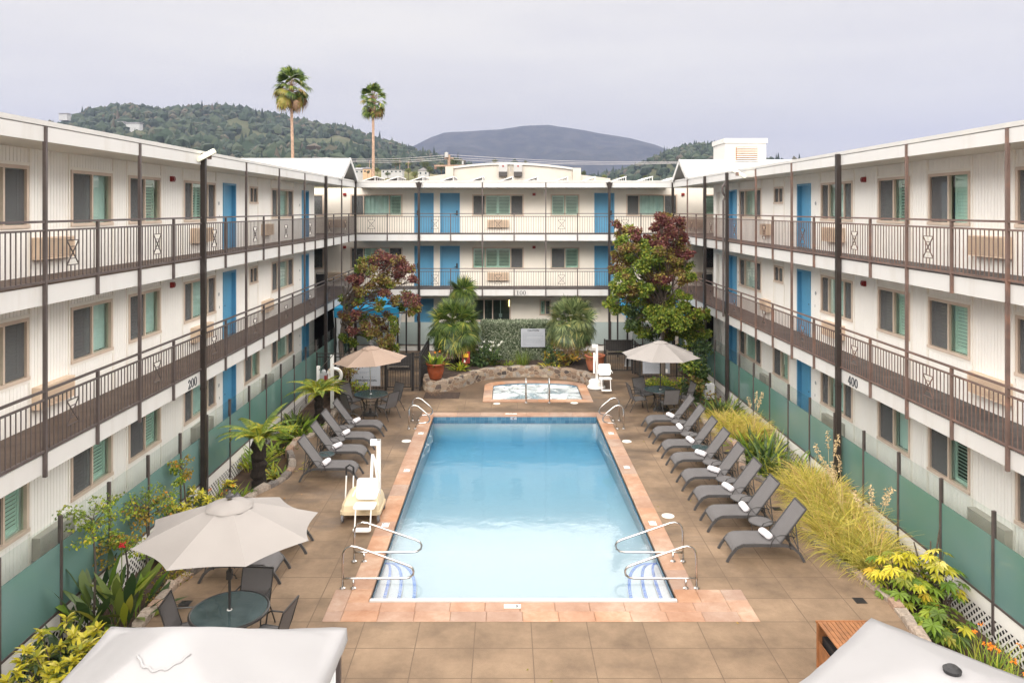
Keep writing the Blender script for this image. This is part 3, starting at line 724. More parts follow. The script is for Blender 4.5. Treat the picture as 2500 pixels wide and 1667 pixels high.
gable(wl, -7.45, -1, 34.3, 37.9, 9.46)
gable(wr, 8.38, 1, 34.7, 37.7, 9.40)
# lift housing on the right wing's roof
m = MB(); m.box(10.5, 12.45, 36.0, 38.05, 8.52, 10.28); m.box(10.44, 12.51, 35.94, 38.11, 10.28, 10.5)
m.box(10.95, 12.1, 35.94, 36.0, 9.40, 9.46); ph = m.build('roof_housing', 'roof_white', wr)
m = MB()
for k in range(6): m.add([(11.03, 35.99, 9.50+0.1*k), (12.0, 35.99, 9.50+0.1*k), (12.0, 35.91, 9.50+0.1*k-0.015), (11.03, 35.91, 9.50+0.1*k-0.015)], [(0, 1, 2, 3)]); m.box(11.03, 12.0, 35.92, 35.985, 9.515+0.1*k, 9.545+0.1*k)
lv = m.build('louver', 'trim_cream', ph)
m = MB(); m.box(11.0, 12.03, 35.975, 35.995, 9.47, 10.09); m.build('louver_backing', 'wood_warm', ph)
# rainwater heads on the far wing's thick columns, downpipe on the right wing
m = MB()
for u in (pb[2][0], pb[8][0]): m.add([(u-0.16, 37.86, 8.45), (u+0.16, 37.86, 8.45), (u+0.16, 38.0, 8.45), (u-0.16, 38.0, 8.45), (u-0.05, 37.89, 8.12), (u+0.05, 37.89, 8.12), (u+0.05, 38.0, 8.12), (u-0.05, 38.0, 8.12)],
    [(0, 1, 2, 3), (0, 4, 5, 1), (1, 5, 6, 2), (2, 6, 7, 3), (3, 7, 4, 0)])
m.build('rainwater_head', 'column_black', wb)
m = MB(); m.tube([(8.47, 28.75, 8.25), (8.40, 28.8, 8.1), (8.30, 28.85, 7.95), (8.32, 28.86, 7.75), (8.42, 28.88, 7.6), (8.36, 28.9, 7.45), (8.36, 28.9, 3.0)], 0.045); m.build('downpipe', 'rail_metal', wr)
# gym window: what can be seen through it
gr = MB(); gr.box(-1.7, 0.3, 40.9, 40.95, 1.0, 2.7); gr.build('gym_wall', 'wood_warm', wb)
m = MB(); m.box(-0.28, -0.24, 39.7, 39.74, 1.2, 2.5); m.box(-0.34, -0.18, 39.68, 39.76, 1.45, 1.62); m.build('gym_stand', 'steel_dull', wb)
m = MB(); m.tube([(-0.75, 40.2, 1.2), (-0.6, 40.2, 1.75), (-0.35, 40.2, 1.85), (-0.3, 40.2, 1.3)], 0.05); m.tube([(-0.1, 40.3, 1.2), (-0.05, 40.3, 2.0)], 0.035); m.box(-0.9, 0.1, 40.0, 40.6, 1.15, 1.3)
m.build('exercise_machine', 'black_plastic', wb)
m = MB(); m.box(-0.1, 0.25, 40.6, 40.65, 2.18, 2.30); m.box(0.18, 0.25, 40.1, 40.6, 1.95, 2.30); m.build('wall_lamp', 'lamp_warm', wb)
# ---------------------------------------------------------------- ground, pool deck, pool, spa
EDGE_R = [(5, 6.5), (10, 6.5), (11.2, 6.62), (12.4, 6.77), (12.93, 6.88), (13.74, 6.96), (14.33, 6.85), (15.0, 6.7), (15.76, 6.54), (16.7, 6.54), (17.45, 6.85), (18.3, 7.1), (19.1, 6.95), (19.7, 6.63), (20.5, 6.41), (21.7, 6.70), (22.9, 6.88), (23.9, 6.63), (25.04, 6.57), (26.2, 6.75), (27.1, 6.85), (28.2, 6.54), (29.0, 6.9), (30, 7.6), (33, 7.6)]
EDGE_L = [(5, -6.1), (11, -6.1), (12.78, -6.16), (13.35, -6.2), (13.76, -6.2), (14.25, -6.2), (14.95, -5.99), (16.0, -5.9), (17.3, -6.05), (18.2, -6.25), (18.75, -6.23), (19.1, -6.03), (19.73, -5.79), (20.5, -5.74), (21.15, -5.89), (22.07, -6.28), (22.85, -6.33), (23.6, -6.0), (24.6, -5.79), (26.5, -5.9), (28.3, -5.83), (29.6, -7.3), (33, -7.4)]
PX0, PX1, PY0, PY1 = -2.48, 3.13, 13.80, 25.94
m = MB(); G0 = -0.75
for x0, x1, y0, y1 in ((-400, -4, -60, 500), (5, 400, -60, 500), (-4, 5, -60, 12), (-4, 5, 32, 500)): m.add([(x0, y0, G0), (x1, y0, G0), (x1, y1, G0), (x0, y1, G0)], [(0, 1, 2, 3)])
tag(m.build('ground', 'earth'), kind='structure')
# deck: strips between the two planting beds, leaving pool and spa open
ys = sorted(set([5+0.4*i for i in range(71)]+[PY0-0.08, PY1, 28.15, 30.95, 33.0]))
def spa_x(y):
    if y < 30.35: return (-0.5, 2.9)
    t = (y-30.35)/0.6; w = 1.7*math.sqrt(max(0.0, 1-t*t)); return (1.2-w, 1.2+w)
m = MB()
for a, b in zip(ys, ys[1:]):
    mid = (a+b)/2
    xl0, xl1, xr0, xr1 = curve_x(EDGE_L, a), curve_x(EDGE_L, b), curve_x(EDGE_R, a), curve_x(EDGE_R, b)
    def strip(p0, p1, q0, q1): m.add([(p0, a, 0), (q0, a, 0), (q1, b, 0), (p1, b, 0)], [(0, 1, 2, 3)])
    if PY0-0.08 < mid < PY1: strip(xl0, xl1, PX0-0.02, PX0-0.02); strip(PX1+0.02, PX1+0.02, xr0, xr1)
    elif 28.15 < mid < 30.95: strip(xl0, xl1, -0.52, -0.52); strip(2.92, 2.92, xr0, xr1)
    else: strip(xl0, xl1, xr0, xr1)
m.box(-7.6, 8.4, 33.0, 37.9, -0.3, -0.004)
tag(m.build('pool_deck', 'deck_concrete'), kind='structure')
# coping: real slabs with chamfered edges
m = MB()
def slabs_y(x0, x1, y0, y1, step):
    n = round((y1-y0)/step)
    for k in range(n): m.cbox(x0, x1, lerp(y0, y1, k/n)+0.002, lerp(y0, y1, (k+1)/n)-0.002, -0.12, 0.014)
def slabs_x(x0, x1, y0, y1, step, off=0.0, z=0.014):
    n = round((x1-x0)/step); e = [x0]+[lerp(x0, x1, (k+off)/n) for k in range(n+1) if x0+0.1 < lerp(x0, x1, (k+off)/n) < x1-0.1]+[x1]
    for p, q in zip(e, e[1:]): m.cbox(p+0.002, q-0.002, y0, y1, -0.12, z)
slabs_y(PX0-0.42, PX0, 14.085, PY1+0.45, 0.78); slabs_y(PX1, PX1+0.42, 14.085, PY1+0.45, 0.78)
slabs_x(PX0, PX1, PY1, PY1+0.45, 0.8)
slabs_x(-3.17, 4.40, 13.0, 13.315, 0.63, 0.5)
slabs_x(-2.86, 4.0, 13.322, 13.63, 0.63)
m.cbox(-3.17, -2.865, 13.32, 14.08, -0.12, 0.014); m.cbox(-2.86, PX0, 13.636, 14.08, -0.12, 0.014)
m.cbox(4.005, 4.40, 13.32, 13.70, -0.12, 0.014); m.cbox(PX1, 3.55, 13.636, 14.08, -0.12, 0.014); m.cbox(3.555, 4.0, 13.636, 14.08, -0.12, 0.014); m.cbox(4.005, 4.40, 13.705, 14.08, -0.12, 0.014)
slabs_x(PX0, PX1, 13.72, PY0, 0.80, 0.3, -0.03)
tag(m.build('pool_coping', 'coping_peach'), 'terracotta coloured slab rim running all round the rectangular swimming pool', 'coping')
m = MB(); m.box(PX0+0.02, PX1-0.02, 13.64, 13.715, -0.12, 0.035); tag(m.build('pool_cover_bar', 'white_paint'), 'long white cover bar lying across the near end of the pool', 'bar')
m = MB(); m.box(PX0-0.30, PX0-0.005, 13.630, 13.6345, 0.0, 0.018)
# pool shell with sloping floor
def shell(name, ring_fn, mats, kind='structure'): pass
m = MB()
def zf(y): return lerp(-0.38, -0.90, min(1, max(0, (y-16.5)/9.0)))
yy = [PY0, 16.5, 21.0, 25.5, PY1]
for a, b in zip(yy, yy[1:]):
    m.add([(PX0, a, zf(a)), (PX1, a, zf(a)), (PX1, b, zf(b)), (PX0, b, zf(b))], [(0, 1, 2, 3)])
    m.add([(PX0, a, zf(a)), (PX0, b, zf(b)), (PX0, b, -0.05), (PX0, a, -0.05)], [(0, 1, 2, 3)])
    m.add([(PX1, b, zf(b)), (PX1, a, zf(a)), (PX1, a, -0.05), (PX1, b, -0.05)], [(0, 1, 2, 3)])
m.add([(PX0, PY1, zf(PY1)), (PX1, PY1, zf(PY1)), (PX1, PY1, -0.05), (PX0, PY1, -0.05)], [(0, 1, 2, 3)])
m.add([(PX1, PY0, zf(PY0)), (PX0, PY0, zf(PY0)), (PX0, PY0, -0.05), (PX1, PY0, -0.05)], [(0, 1, 2, 3)])
tag(m.build('pool_floor', 'pool_plaster'), kind='structure')
m = MB()
m.box(PX0+0.001, PX1-0.001, PY1-0.012, PY1-0.002, -0.26, -0.03); m.box(PX0+0.002, PX0+0.01, PY0+0.02, PY1-0.013, -0.17, -0.10); m.box(PX1-0.01, PX1-0.002, PY0+0.02, PY1-0.013, -0.17, -0.10)
tag(m.build('waterline_tiles', 'waterline_tile'), 'band of dark blue tiles along the waterline of the pool', 'tile band')
# corner steps with blue tile noses
for sx, x0 in ((1, PX0), (-1, PX1)):
    side = 'left' if sx > 0 else 'right'
    root = thing('pool_steps', f'curved white steps with three blue tiled noses in the near {side} corner of the pool', 'steps', (x0, PY0, -0.9))
    st = MB(); til = MB()
    for k, (r_, ry, z) in enumerate(((0.24, 1.80, -0.20), (0.50, 1.93, -0.26), (0.78, 2.06, -0.32))):
        # (squarish quarter rounds; rx along the wall, ry away from it)
        n = 24; pts = []
        for i in range(n+1):
            t = PI/2*i/n; pts.append((r_*math.cos(t)**0.7, ry*math.sin(t)**0.8))
        pl_ = [(sx*0.003, 0.003)]+[(sx*a, b+0.003) for a, b in pts]
        if sx < 0: pl_ = pl_[::-1]
        st.prism(pl_, -0.2-0.2*k-0.3, z+0.9)
        # dashes of tile
        for i in range(n):
            for h in (0, 1):
                t0, t1 = PI/2*(i+0.5*h+0.04)/n, PI/2*(i+0.5*h+0.44)/n
                q = [((r_-dd)*math.cos(t)**0.7, (ry-dd)*math.sin(t)**0.8) for dd, t in ((0.07, t0), (0.005, t0), (0.005, t1), (0.07, t1))]
                til.add([(sx*a, b+0.003, z+0.904) for a, b in q], [(0, 1, 2, 3) if sx > 0 else (3, 2, 1, 0)])
    st.build('step', 'pool_plaster', root); til.build('tile_nose', 'tile_blue', root)
# water body
m = MB(); e = 0.004
m.add([(PX0+0.012, PY0+e, -0.13), (PX1-0.012, PY0+e, -0.13), (PX1-0.012, PY1-0.014, -0.13), (PX0+0.012, PY1-0.014, -0.13)], [(0, 1, 2, 3)])
lo = [(y, zf(y)+e) for y in yy]; lo[0] = (PY0+e, lo[0][1]); lo[-1] = (PY1-0.014, lo[-1][1])
for (a, za), (b, zb) in zip(lo, lo[1:]):
    m.add([(PX0+0.012, a, za), (PX0+0.012, b, zb), (PX1-0.012, b, zb), (PX1-0.012, a, za)], [(0, 1, 2, 3)])
    m.add([(PX0+0.012, a, za), (PX0+0.012, a, -0.13), (PX0+0.012, b, -0.13), (PX0+0.012, b, zb)], [(0, 1, 2, 3)])
    m.add([(PX1-0.012, b, zb), (PX1-0.012, b, -0.13), (PX1-0.012, a, -0.13), (PX1-0.012, a, za)], [(0, 1, 2, 3)])
for (y, z, f) in ((lo[0][0], lo[0][1], 0), (lo[-1][0], lo[-1][1], 1)):
    q = [(PX0+0.012, y, z), (PX1-0.012, y, z), (PX1-0.012, y, -0.13), (PX0+0.012, y, -0.13)]
    m.add(q if not f else q[::-1], [(0, 1, 2, 3)])
tag(m.build('water', 'pool_water'), kind='structure')
# spa
n = 16
ring = [(-0.5, 28.15), (2.9, 28.15), (2.9, 30.35)]+[(1.2+1.7*math.cos(t), 30.35+0.6*math.sin(t)) for t in [PI*i/n for i in range(1, n)]]+[(-0.5, 30.35)]
def offs(ring, d):
    out = []; c = len(ring)
    for i in range(c):
        p, q, s_ = Vector(ring[i-1]), Vector(ring[i]), Vector(ring[(i+1) % c])
        a = (q-p).normalized(); b = (s_-q).normalized(); nn = (Vector((a.y, -a.x))+Vector((b.y, -b.x))).normalized()
        k = d/max(0.5, nn.dot(Vector((a.y, -a.x)))); out.append((q.x+nn.x*k, q.y+nn.y*k))
    return out
outer = offs(ring, 0.34)
m = MB(); c = len(ring)
for i in range(c):
    j = (i+1) % c
    segs = 4 if i == 0 else (3 if i in (1, c-1) else 1)
    for k in range(segs):
        a0, a1 = k/segs, (k+1)/segs
        pi, pj = [Vector(ring[i]).lerp(Vector(ring[j]), t) for t in (a0+0.002, a1-0.002)]; oi, oj = [Vector(outer[i]).lerp(Vector(outer[j]), t) for t in (a0+0.002, a1-0.002)]
        m.prism([tuple(oi), tuple(oj), tuple(pj), tuple(pi)], -0.12, 0.03)
tag(m.build('spa_coping', 'coping_peach'), 'terracotta coloured slab rim round the bubbling hot tub', 'coping')
m = MB()
m.add([(x, y, -0.8) for x, y in ring], [tuple(range(c))])
for i in range(c):
    j = (i+1) % c; m.add([(ring[i][0], ring[i][1], -0.8), (ring[j][0], ring[j][1], -0.8), (ring[j][0], ring[j][1], -0.04), (ring[i][0], ring[i][1], -0.04)], [(0, 3, 2, 1)])
tag(m.build('spa_floor', 'pool_plaster'), kind='structure')
rin = offs(ring, -0.012)
m = MB()
for i in range(c):
    j = (i+1) % c; m.add([(rin[i][0], rin[i][1], -0.2), (rin[j][0], rin[j][1], -0.2), (rin[j][0], rin[j][1], -0.02), (rin[i][0], rin[i][1], -0.02)], [(0, 3, 2, 1)])
tag(m.build('spa_tiles', 'waterline_tile'), 'band of blue tiles along the waterline of the hot tub', 'tile band')
rw = offs(ring, -0.016)
m = MB()
gx, gy = 46, 38; ids = {}
from mathutils import noise as mnoise
def inside(x, y):
    a, b = spa_x(y); return a+0.016 <= x <= b-0.016 and 28.166 <= y <= 30.93
m.prism(rw, -0.79, -0.055)
tag(m.build('spa_water', 'spa_water'), kind='structure')

# planting beds
for name, tab, xf in (('planting_bed', EDGE_L, -7.7), ('planting_bed', EDGE_R, 8.6)):
    m = MB(); rows = [5+0.35*i for i in range(81)]; nx = 9; vs = []; fs = []
    for r_, y in enumerate(rows):
        xe = curve_x(tab, y)
        for k in range(nx):
            t = k/(nx-1); x = lerp(xe, xf, t)
            z = lerp(-0.02, -0.38, min(1, t*1.3))+0.06*mnoise.noise((x*1.7, y*1.7, 3))-0.05
            vs.append((x, y, z))
    for r_ in range(len(rows)-1):
        for k in range(nx-1):
            a = r_*nx+k; q = (a, a+1, a+nx+1, a+nx); fs.append(q if xf > 0 else q[::-1])
    m.add(vs, fs); tag(m.build('soil', 'soil', smooth=True), kind='structure')

# stone edging: one row of rough stones each side
def edging(tab, label, y0, y1, side):
    m = MB(); rr = random.Random(3 if side > 0 else 4); y = y0
    pts = []
    while y < y1: pts.append(Vector((curve_x(tab, y), y, 0))); y += 0.05
    i = 0
    while i < len(pts)-9:
        ln = rr.randint(5, 9); p, q = pts[i], pts[min(i+ln, len(pts)-1)]
        # keep the stones about 0.25-0.45 long whatever the slope of the curve
        while (q-p).length > 0.5 and ln > 2: ln -= 1; q = pts[i+ln]
        d = (q-p).normalized(); nn = Vector((d.y, -d.x, 0))*side
        w = rr.uniform(0.13, 0.20); h = rr.uniform(0.07, 0.15); g = 0.012
        a, b = p+d*g, q-d*g
        j = lambda s=0.018: Vector((rr.uniform(-s, s), rr.uniform(-s, s), rr.uniform(-s, s)))
        base = [a-nn*0.03, b-nn*0.03, b+nn*w, a+nn*w]
        lowv = [v+Vector((0, 0, -0.15)) for v in base]
        midv = [v+Vector((0, 0, h*0.7))+j(0.012) for v in base]
        ctr = (a+b)/2+nn*(w/2-0.015)
        top = [ctr+(v-ctr)*0.80+Vector((0, 0, h))+j() for v in base]
        vs = [tuple(v) for v in lowv+midv+top]
        fs = [(0, 1, 5, 4), (1, 2, 6, 5), (2, 3, 7, 6), (3, 0, 4, 7), (4, 5, 9, 8), (5, 6, 10, 9), (6, 7, 11, 10), (7, 4, 8, 11), (8, 9, 10, 11)]
        m.add(vs, fs if side > 0 else [f[::-1] for f in fs])
        i += ln
    tag(m.build('stone_edging', 'edging_stone'), label, 'stone edging')
edging(EDGE_R, 'wavy row of rough stones edging the planting bed right of the loungers', 6.0, 29.2, 1)
edging(EDGE_L, 'wavy row of rough stones edging the planting bed left of the loungers', 6.0, 28.6, -1)
# curved stone wall behind the hot tub
path = [(-3.30, 30.6), (-3.26, 29.35), (-2.60, 29.35), (-1.98, 29.62), (-1.57, 30.4), (-1.03, 31.22), (-0.4, 31.75), (0.28, 31.95), (1.1, 32.0), (1.92, 31.88), (2.7, 31.4), (3.32, 30.65), (3.85, 30.15), (4.05, 30.9), (4.1, 33.0)]
def smooth_path(p, it=2):
    for _ in range(it):
        o = [p[0]]
        for a, b in zip(p, p[1:]): o += [(a[0]*.75+b[0]*.25, a[1]*.75+b[1]*.25), (a[0]*.25+b[0]*.75, a[1]*.25+b[1]*.75)]
        p = o+[p[-1]]
    return p
pp = smooth_path(path)
m = MB(); vs = []; fs = []
for i, p in enumerate(pp):
    a = Vector(pp[max(i-1, 0)]); b = Vector(pp[min(i+1, len(pp)-1)]); d = (b-a).normalized(); nn = Vector((-d.y, d.x))
    h = 0.44+0.02*math.sin(i*1.9)
    q = Vector(p)+nn*0.32
    vs += [(p[0], p[1], -0.1), (p[0], p[1], h-0.03), (p[0]+nn.x*0.04, p[1]+nn.y*0.04, h), (q.x, q.y, h), (q.x, q.y, -0.1)]
for i in range(len(pp)-1):
    for k in range(4): fs.append((i*5+k, (i+1)*5+k, (i+1)*5+k+1, i*5+k+1))
fs.append((0, 1, 2, 3, 4)); fs.append(tuple(reversed([(len(pp)-1)*5+k for k in range(5)])))
PLANT_IN = []
for i, p in enumerate(pp):
    a = Vector(pp[max(i-1, 0)]); b = Vector(pp[min(i+1, len(pp)-1)]); d = (b-a).normalized(); PLANT_IN.append((p[0]-d.y*0.2, p[1]+d.x*0.2))
m2 = MB(); k = len(PLANT_IN)
for (a, b) in zip(PLANT_IN, PLANT_IN[1:]): m2.add([(a[0], a[1], 0.38), (b[0], b[1], 0.38), (b[0], 34.0, 0.38), (a[0], 34.0, 0.38)], [(0, 1, 2, 3)])
m2.box(-3.2, 4.0, 33.9, 34.0, 0.0, 0.38); tag(m2.build('planter_soil', 'mulch'), kind='structure')
m.add(vs, fs); tag(m.build('stone_wall', 'wall_stone'), 'low curved rubble stone wall standing behind the hot tub', 'wall')
# small things let into the deck
for (x, y, r_, lb) in ((3.72, 23.1, 0.125, 'round white skimmer lid beside the far right of the pool'), (3.77, 17.48, 0.125, 'round white skimmer lid nearest the right row of loungers'),
                      (-3.04, 23.13, 0.125, 'round white skimmer lid left of the pool in the wet patch'), (2.53, 27.7, 0.12, 'round white lid in the paving at the hot tub\'s near right corner'), (-0.32, 27.6, 0.11, 'round white lid in the paving at the hot tub\'s near left corner')):
    m = MB(); m.lathe([(r_+0.02, 0), (r_+0.02, 0.008), (r_, 0.010), (r_-0.01, 0.006), (0.012, 0.008), (0.0, 0.004)], n=24, cap=False)
    tag(m.build('skimmer_lid', 'lid_white', loc=(x, y, 0.002)), lb, 'lid', 'lids in the pool deck')
for (x, y, lb) in ((6.47, 22.0, 'small dark drain grate in the deck behind the third farthest right lounger'), (6.45, 17.9, 'small dark drain grate in the deck behind the second nearest lounger on the right'), (6.44, 13.7, 'small dark drain grate in the empty deck near the right stone edging'), (-5.78, 13.6, 'small dark drain grate beside the table under the near umbrella')):
    m = MB(); m.box(-0.10, 0.10, -0.10, 0.10, 0, 0.004)
    for k in range(6): m.box(-0.09, 0.09, -0.085+0.032*k, -0.07+0.032*k, 0.004, 0.009)
    tag(m.build('drain_grate', 'black_metal', loc=(x, y, 0.002)), lb, 'drain', 'drains in the pool deck')
def marker(x, y, w, d, label, kind):
    t = thing('depth_marker', label, 'marker tile', (x, y, 0.016), 0, 'depth markers set in the coping')
    m = MB(); m.box(-w/2, w/2, -d/2, d/2, 0, 0.005); m.build('tile', 'tile_white', t)
    k = MB()
    if kind == 'near':
        V, Fc = text_geo('3', 0.12, 0.004); k.add([(a+0.075, b-0.045, 0.008) for a, b, _ in V], Fc)
        for cx_ in (-0.10, -0.05):
            k.add(*[[(cx_+a, b, 0.008) for a, b in ellring(0, 0, 0.028, 0.03, 0.006, 0.006, 14)[0]], ellring(0, 0, 0.028, 0.03, 0.006, 0.006, 14)[1]])
        k.box(-0.002+0.012, 0.002+0.012, -d/2+0.01, d/2-0.01, 0.005, 0.0065)
    else:
        for a in (-0.05, 0.05): k.box(a-0.018, a+0.018, d/2-0.045, d/2-0.02, 0.005, 0.007)
        k.box(-0.04, 0.04, -d/2+0.05, -d/2+0.06, 0.005, 0.007)
    k.build('marking', 'sign_ink', t)
marker(0.125, 13.475, 0.30, 0.13, 'white depth marker reading 3 in the near coping of the pool', 'near')
for x, y, lb in ((-2.68, 23.9, 'small white marker tile in the left coping by the far left handrails'), (-2.68, 20.5, 'small white marker tile in the middle of the left coping'), (-2.70, 16.95, 'small white marker tile in the left coping beside the near pool lift'),
                 (3.35, 23.9, 'small white marker tile in the right coping by the far right handrails'), (3.34, 20.75, 'small white marker tile in the middle of the right coping'), (3.33, 17.05, 'small white marker tile in the right coping just beyond the near right handrails')):
    marker(x, y, 0.16, 0.22, lb, 'side')
t = thing('depth_marker', 'tile reading 6 feet on the far wall of the pool just above the water', 'marker tile', (0.28, PY1-0.013, -0.07), 0)
m = MB(); m.box(-0.11, 0.11, -0.006, 0.0, -0.05, 0.055); m.build('tile', 'sign_grey', t)
k = MB(); V, Fc = text_geo("6'", 0.11, 0.003); k.add([(a, -0.008, b-0.037) for a, b, _ in V], Fc); k.build('marking', 'sign_ink', t)
marker(0.20, PY1+0.24, 0.40, 0.12, 'white marker tile in the far coping of the pool', 'side')
# ---------------------------------------------------------------- loungers
def make_lounger(label, group):
    """local: +x runs from the foot end (x=0) to the head, y across"""
    t = thing('sun_lounger', label, 'sun lounger', group=group)
    hw = 0.31
    fr = MB(); rail = [(0.13, 0.205), (0.20, 0.285), (0.32, 0.335), (0.6, 0.34), (1.12, 0.34), (1.22, 0.325)]
    for s_ in (-1, 1):
        y = s_*hw
        for p, q in zip(rail, rail[1:]): fr.bar((p[0], y, p[1]), (q[0], y, q[1]), 0.03, 0.062)
        for k, (p, q) in enumerate((((1.07, 0.355), (1.60, 1.06)),)): fr.bar((p[0], y*0.95, p[1]), (q[0], y*0.95, q[1]), 0.028, 0.028)
        fr.bar((1.30, y*0.8, 0.60), (1.47, y*0.8, 0.20), 0.018); fr.bar((1.40, y*0.8, 0.76), (1.46, y*0.8, 0.24), 0.018)
    fr.bar((0.13, -hw, 0.205), (0.13, hw, 0.205), 0.03); fr.bar((1.60, -hw*0.95, 1.06), (1.60, hw*0.95, 1.06), 0.028); fr.bar((1.10, -hw, 0.33), (1.10, hw, 0.33), 0.03)
    fr.bar((1.43, -hw, 0.20), (1.43, hw, 0.20), 0.03); fr.bar((1.42, -hw*0.8, 0.50), (1.42, hw*0.8, 0.50), 0.014); fr.bar((1.36, -hw*0.8, 0.62), (1.36, hw*0.8, 0.62), 0.014)
    fr.build('frame', 'lounger_frame', t)
    for s_ in (-1, 1):
        for pts in ([(0.13, 0.205), (0.055, 0.10), (0.0, 0.0)], [(1.22, 0.325), (1.36, 0.27), (1.47, 0.17), (1.56, 0.0)]):
            lg = MB()
            for p, q in zip(pts, pts[1:]): lg.bar((p[0], s_*hw, p[1]), (q[0], s_*hw, q[1]), 0.034, 0.05)
            lg.build('leg', 'lounger_frame', t)
    def slingpart(name, pts):
        s_ = MB(); n = 6; vs = []; fs = []
        for (x, z) in pts:
            for j in range(n+1):
                y = lerp(-hw+0.012, hw-0.012, j/n); sag = 0.014*(1-(y/hw)**2); vs.append((x, y, z-sag))
        k = len(vs)
        vs += [(x, y, z-0.008) for x, y, z in vs]
        for i in range(len(pts)-1):
            for j in range(n):
                a = i*(n+1)+j; fs.append((a, a+n+1, a+n+2, a+1)); fs.append((k+a, k+a+1, k+a+n+2, k+a+n+1))
        s_.add(vs, fs); return s_.build(name, 'sling_grey', t, smooth=True)
    slingpart('seat', [(0.115, 0.215), (0.15, 0.27), (0.21, 0.325), (0.32, 0.368), (0.5, 0.373), (0.8, 0.373), (1.08, 0.368)])
    slingpart('backrest', [(1.085, 0.385), (1.25, 0.60), (1.40, 0.80), (1.52, 0.96), (1.605, 1.078)])
    for s_ in (-1, 1):
        a = MB(); y = s_*(hw+0.025)
        a.tube([(0.86, y, 0.30), (0.90, y, 0.42), (0.96, y, 0.515), (1.06, y, 0.55), (1.20, y, 0.55), (1.32, y*0.97, 0.52), (1.36, y*0.93, 0.50)], 0.011, 6); a.build('armrest', 'black_metal', t)
        a = MB(); a.tube([(1.20, y, 0.55), (1.24, y, 0.40), (1.27, y, 0.27)], 0.010, 6); a.build('armrest_support', 'black_metal', t)
    return t
ord8 = ['farthest', 'second farthest', 'third farthest', 'fourth farthest', 'fourth nearest', 'third nearest', 'second nearest', 'nearest']
RL = [24.15, 22.88, 21.54, 20.35, 19.04, 17.83, 16.62, 15.21]
lab = ['grey sling lounger nearest the far right umbrella table, in the pool\'s right row']+[f'grey sling lounger, {o} of the eight in the row right of the pool' for o in ord8[1:-1]]+['grey sling lounger standing closest to the camera in the pool\'s right row']
lounger0 = None
def put_lounger(loc, rz, label, group):
    global lounger0
    if lounger0 is None:
        lounger0 = make_lounger(label, group); lounger0.location = loc; lounger0.rotation_euler = (0, 0, rz); return lounger0
    return dup(lounger0, loc, rz, label, group)
for i, y in enumerate(RL): put_lounger((4.46+0.01*math.sin(i*3), y+0.30, 0.0), R(0.6*math.sin(i*2.3)), lab[i], 'loungers in the row right of the pool')
LL = [(-3.80, 23.59), (-3.86, 22.30), (-3.84, 21.04), (-3.82, 19.67)]
lab = ['grey sling lounger nearest the tan umbrella table, farthest of the four left of the pool', 'grey sling lounger second farthest of the four left of the pool', 'grey sling lounger left of the pool, second nearest of the four there', 'grey sling lounger nearest the beige pool lift, in front of the tree fern']
for i, (x, y) in enumerate(LL): put_lounger((x, y+0.30, 0.0), PI+R(0.7*math.sin(i*2.9+1)), lab[i], 'loungers left of the pool')
put_lounger((-4.12, 15.87, 0), PI+R(2), 'grey lounger half hidden under the near umbrella, the farther of the two there', 'loungers beside the near umbrella')
put_lounger((-4.27, 14.62, 0), PI-R(1), 'grey lounger under the near umbrella, standing just behind its round glass table', 'loungers beside the near umbrella')
# rolled towels
def towel(loc, rz, label):
    m = MB(); n = 14
    prof = [(0.0, -0.16), (0.045, -0.165), (0.068, -0.15), (0.073, -0.05), (0.074, 0.05), (0.068, 0.15), (0.045, 0.165), (0.0, 0.16)]
    vs = []; fs = []
    for r_, x in prof:
        for j in range(n):
            t = 2*PI*j/n; q = 1+0.05*math.sin(3*t+x*9); vs.append((x, r_*q*math.cos(t)*1.12, 0.07+r_*q*math.sin(t)*0.94))
    for i in range(len(prof)-1):
        for j in range(n): fs.append((i*n+j, i*n+(j+1) % n, (i+1)*n+(j+1) % n, (i+1)*n+j))
    m.add(vs, fs)
    o = m.build('rolled_towel', 'towel_white', loc=loc, rz=rz, smooth=True)
    return tag(o, label, 'towel', 'rolled towels on the loungers')
for i, y in enumerate(RL): towel((4.46+0.90, y+0.33, 0.365), R(112+22*math.sin(i*5)), f'white rolled towel on the {ord8[i]} lounger of the row right of the pool')
o4 = ['farthest', 'second farthest', 'second nearest', 'nearest']
for i, (x, y) in enumerate(LL): towel((x-0.92, y+0.28, 0.365), R(72+20*math.sin(i*3)), f'white rolled towel on the {o4[i]} lounger of the four left of the pool')
# side tables
def make_side_table(top, label):
    t = thing('side_table', label, 'side table', group='small round tables between the loungers')
    m = MB(); m.lathe([(0.0, 0.415), (0.235, 0.415), (0.235, 0.423), (0.0, 0.424)], n=24, cap=False); m.build('table_top', top, t)
    m = MB(); m.tube([(0.245*math.cos(2*PI*j/24), 0.245*math.sin(2*PI*j/24), 0.412) for j in range(24)], 0.014, 6, closed=True); m.build('rim', 'lounger_frame', t)
    for k in range(4):
        a = PI/4+PI/2*k; m = MB(); m.tube([(0.20*math.cos(a), 0.20*math.sin(a), 0.41), (0.17*math.cos(a), 0.17*math.sin(a), 0.2), (0.225*math.cos(a), 0.225*math.sin(a), 0.0)], 0.010, 6); m.build('leg', 'lounger_frame', t)
    return t
tb_s = make_side_table('sling_grey', 'x'); tb_g = make_side_table('table_glass', 'x'); first = {'s': tb_s, 'g': tb_g}; used = set()
def side_table(x, y, k, label):
    src = first[k]
    if k not in used:
        used.add(k); src.location = (x, y, 0); src['label'] = label; return
    dup(src, (x, y, 0), rnd.random(), label)
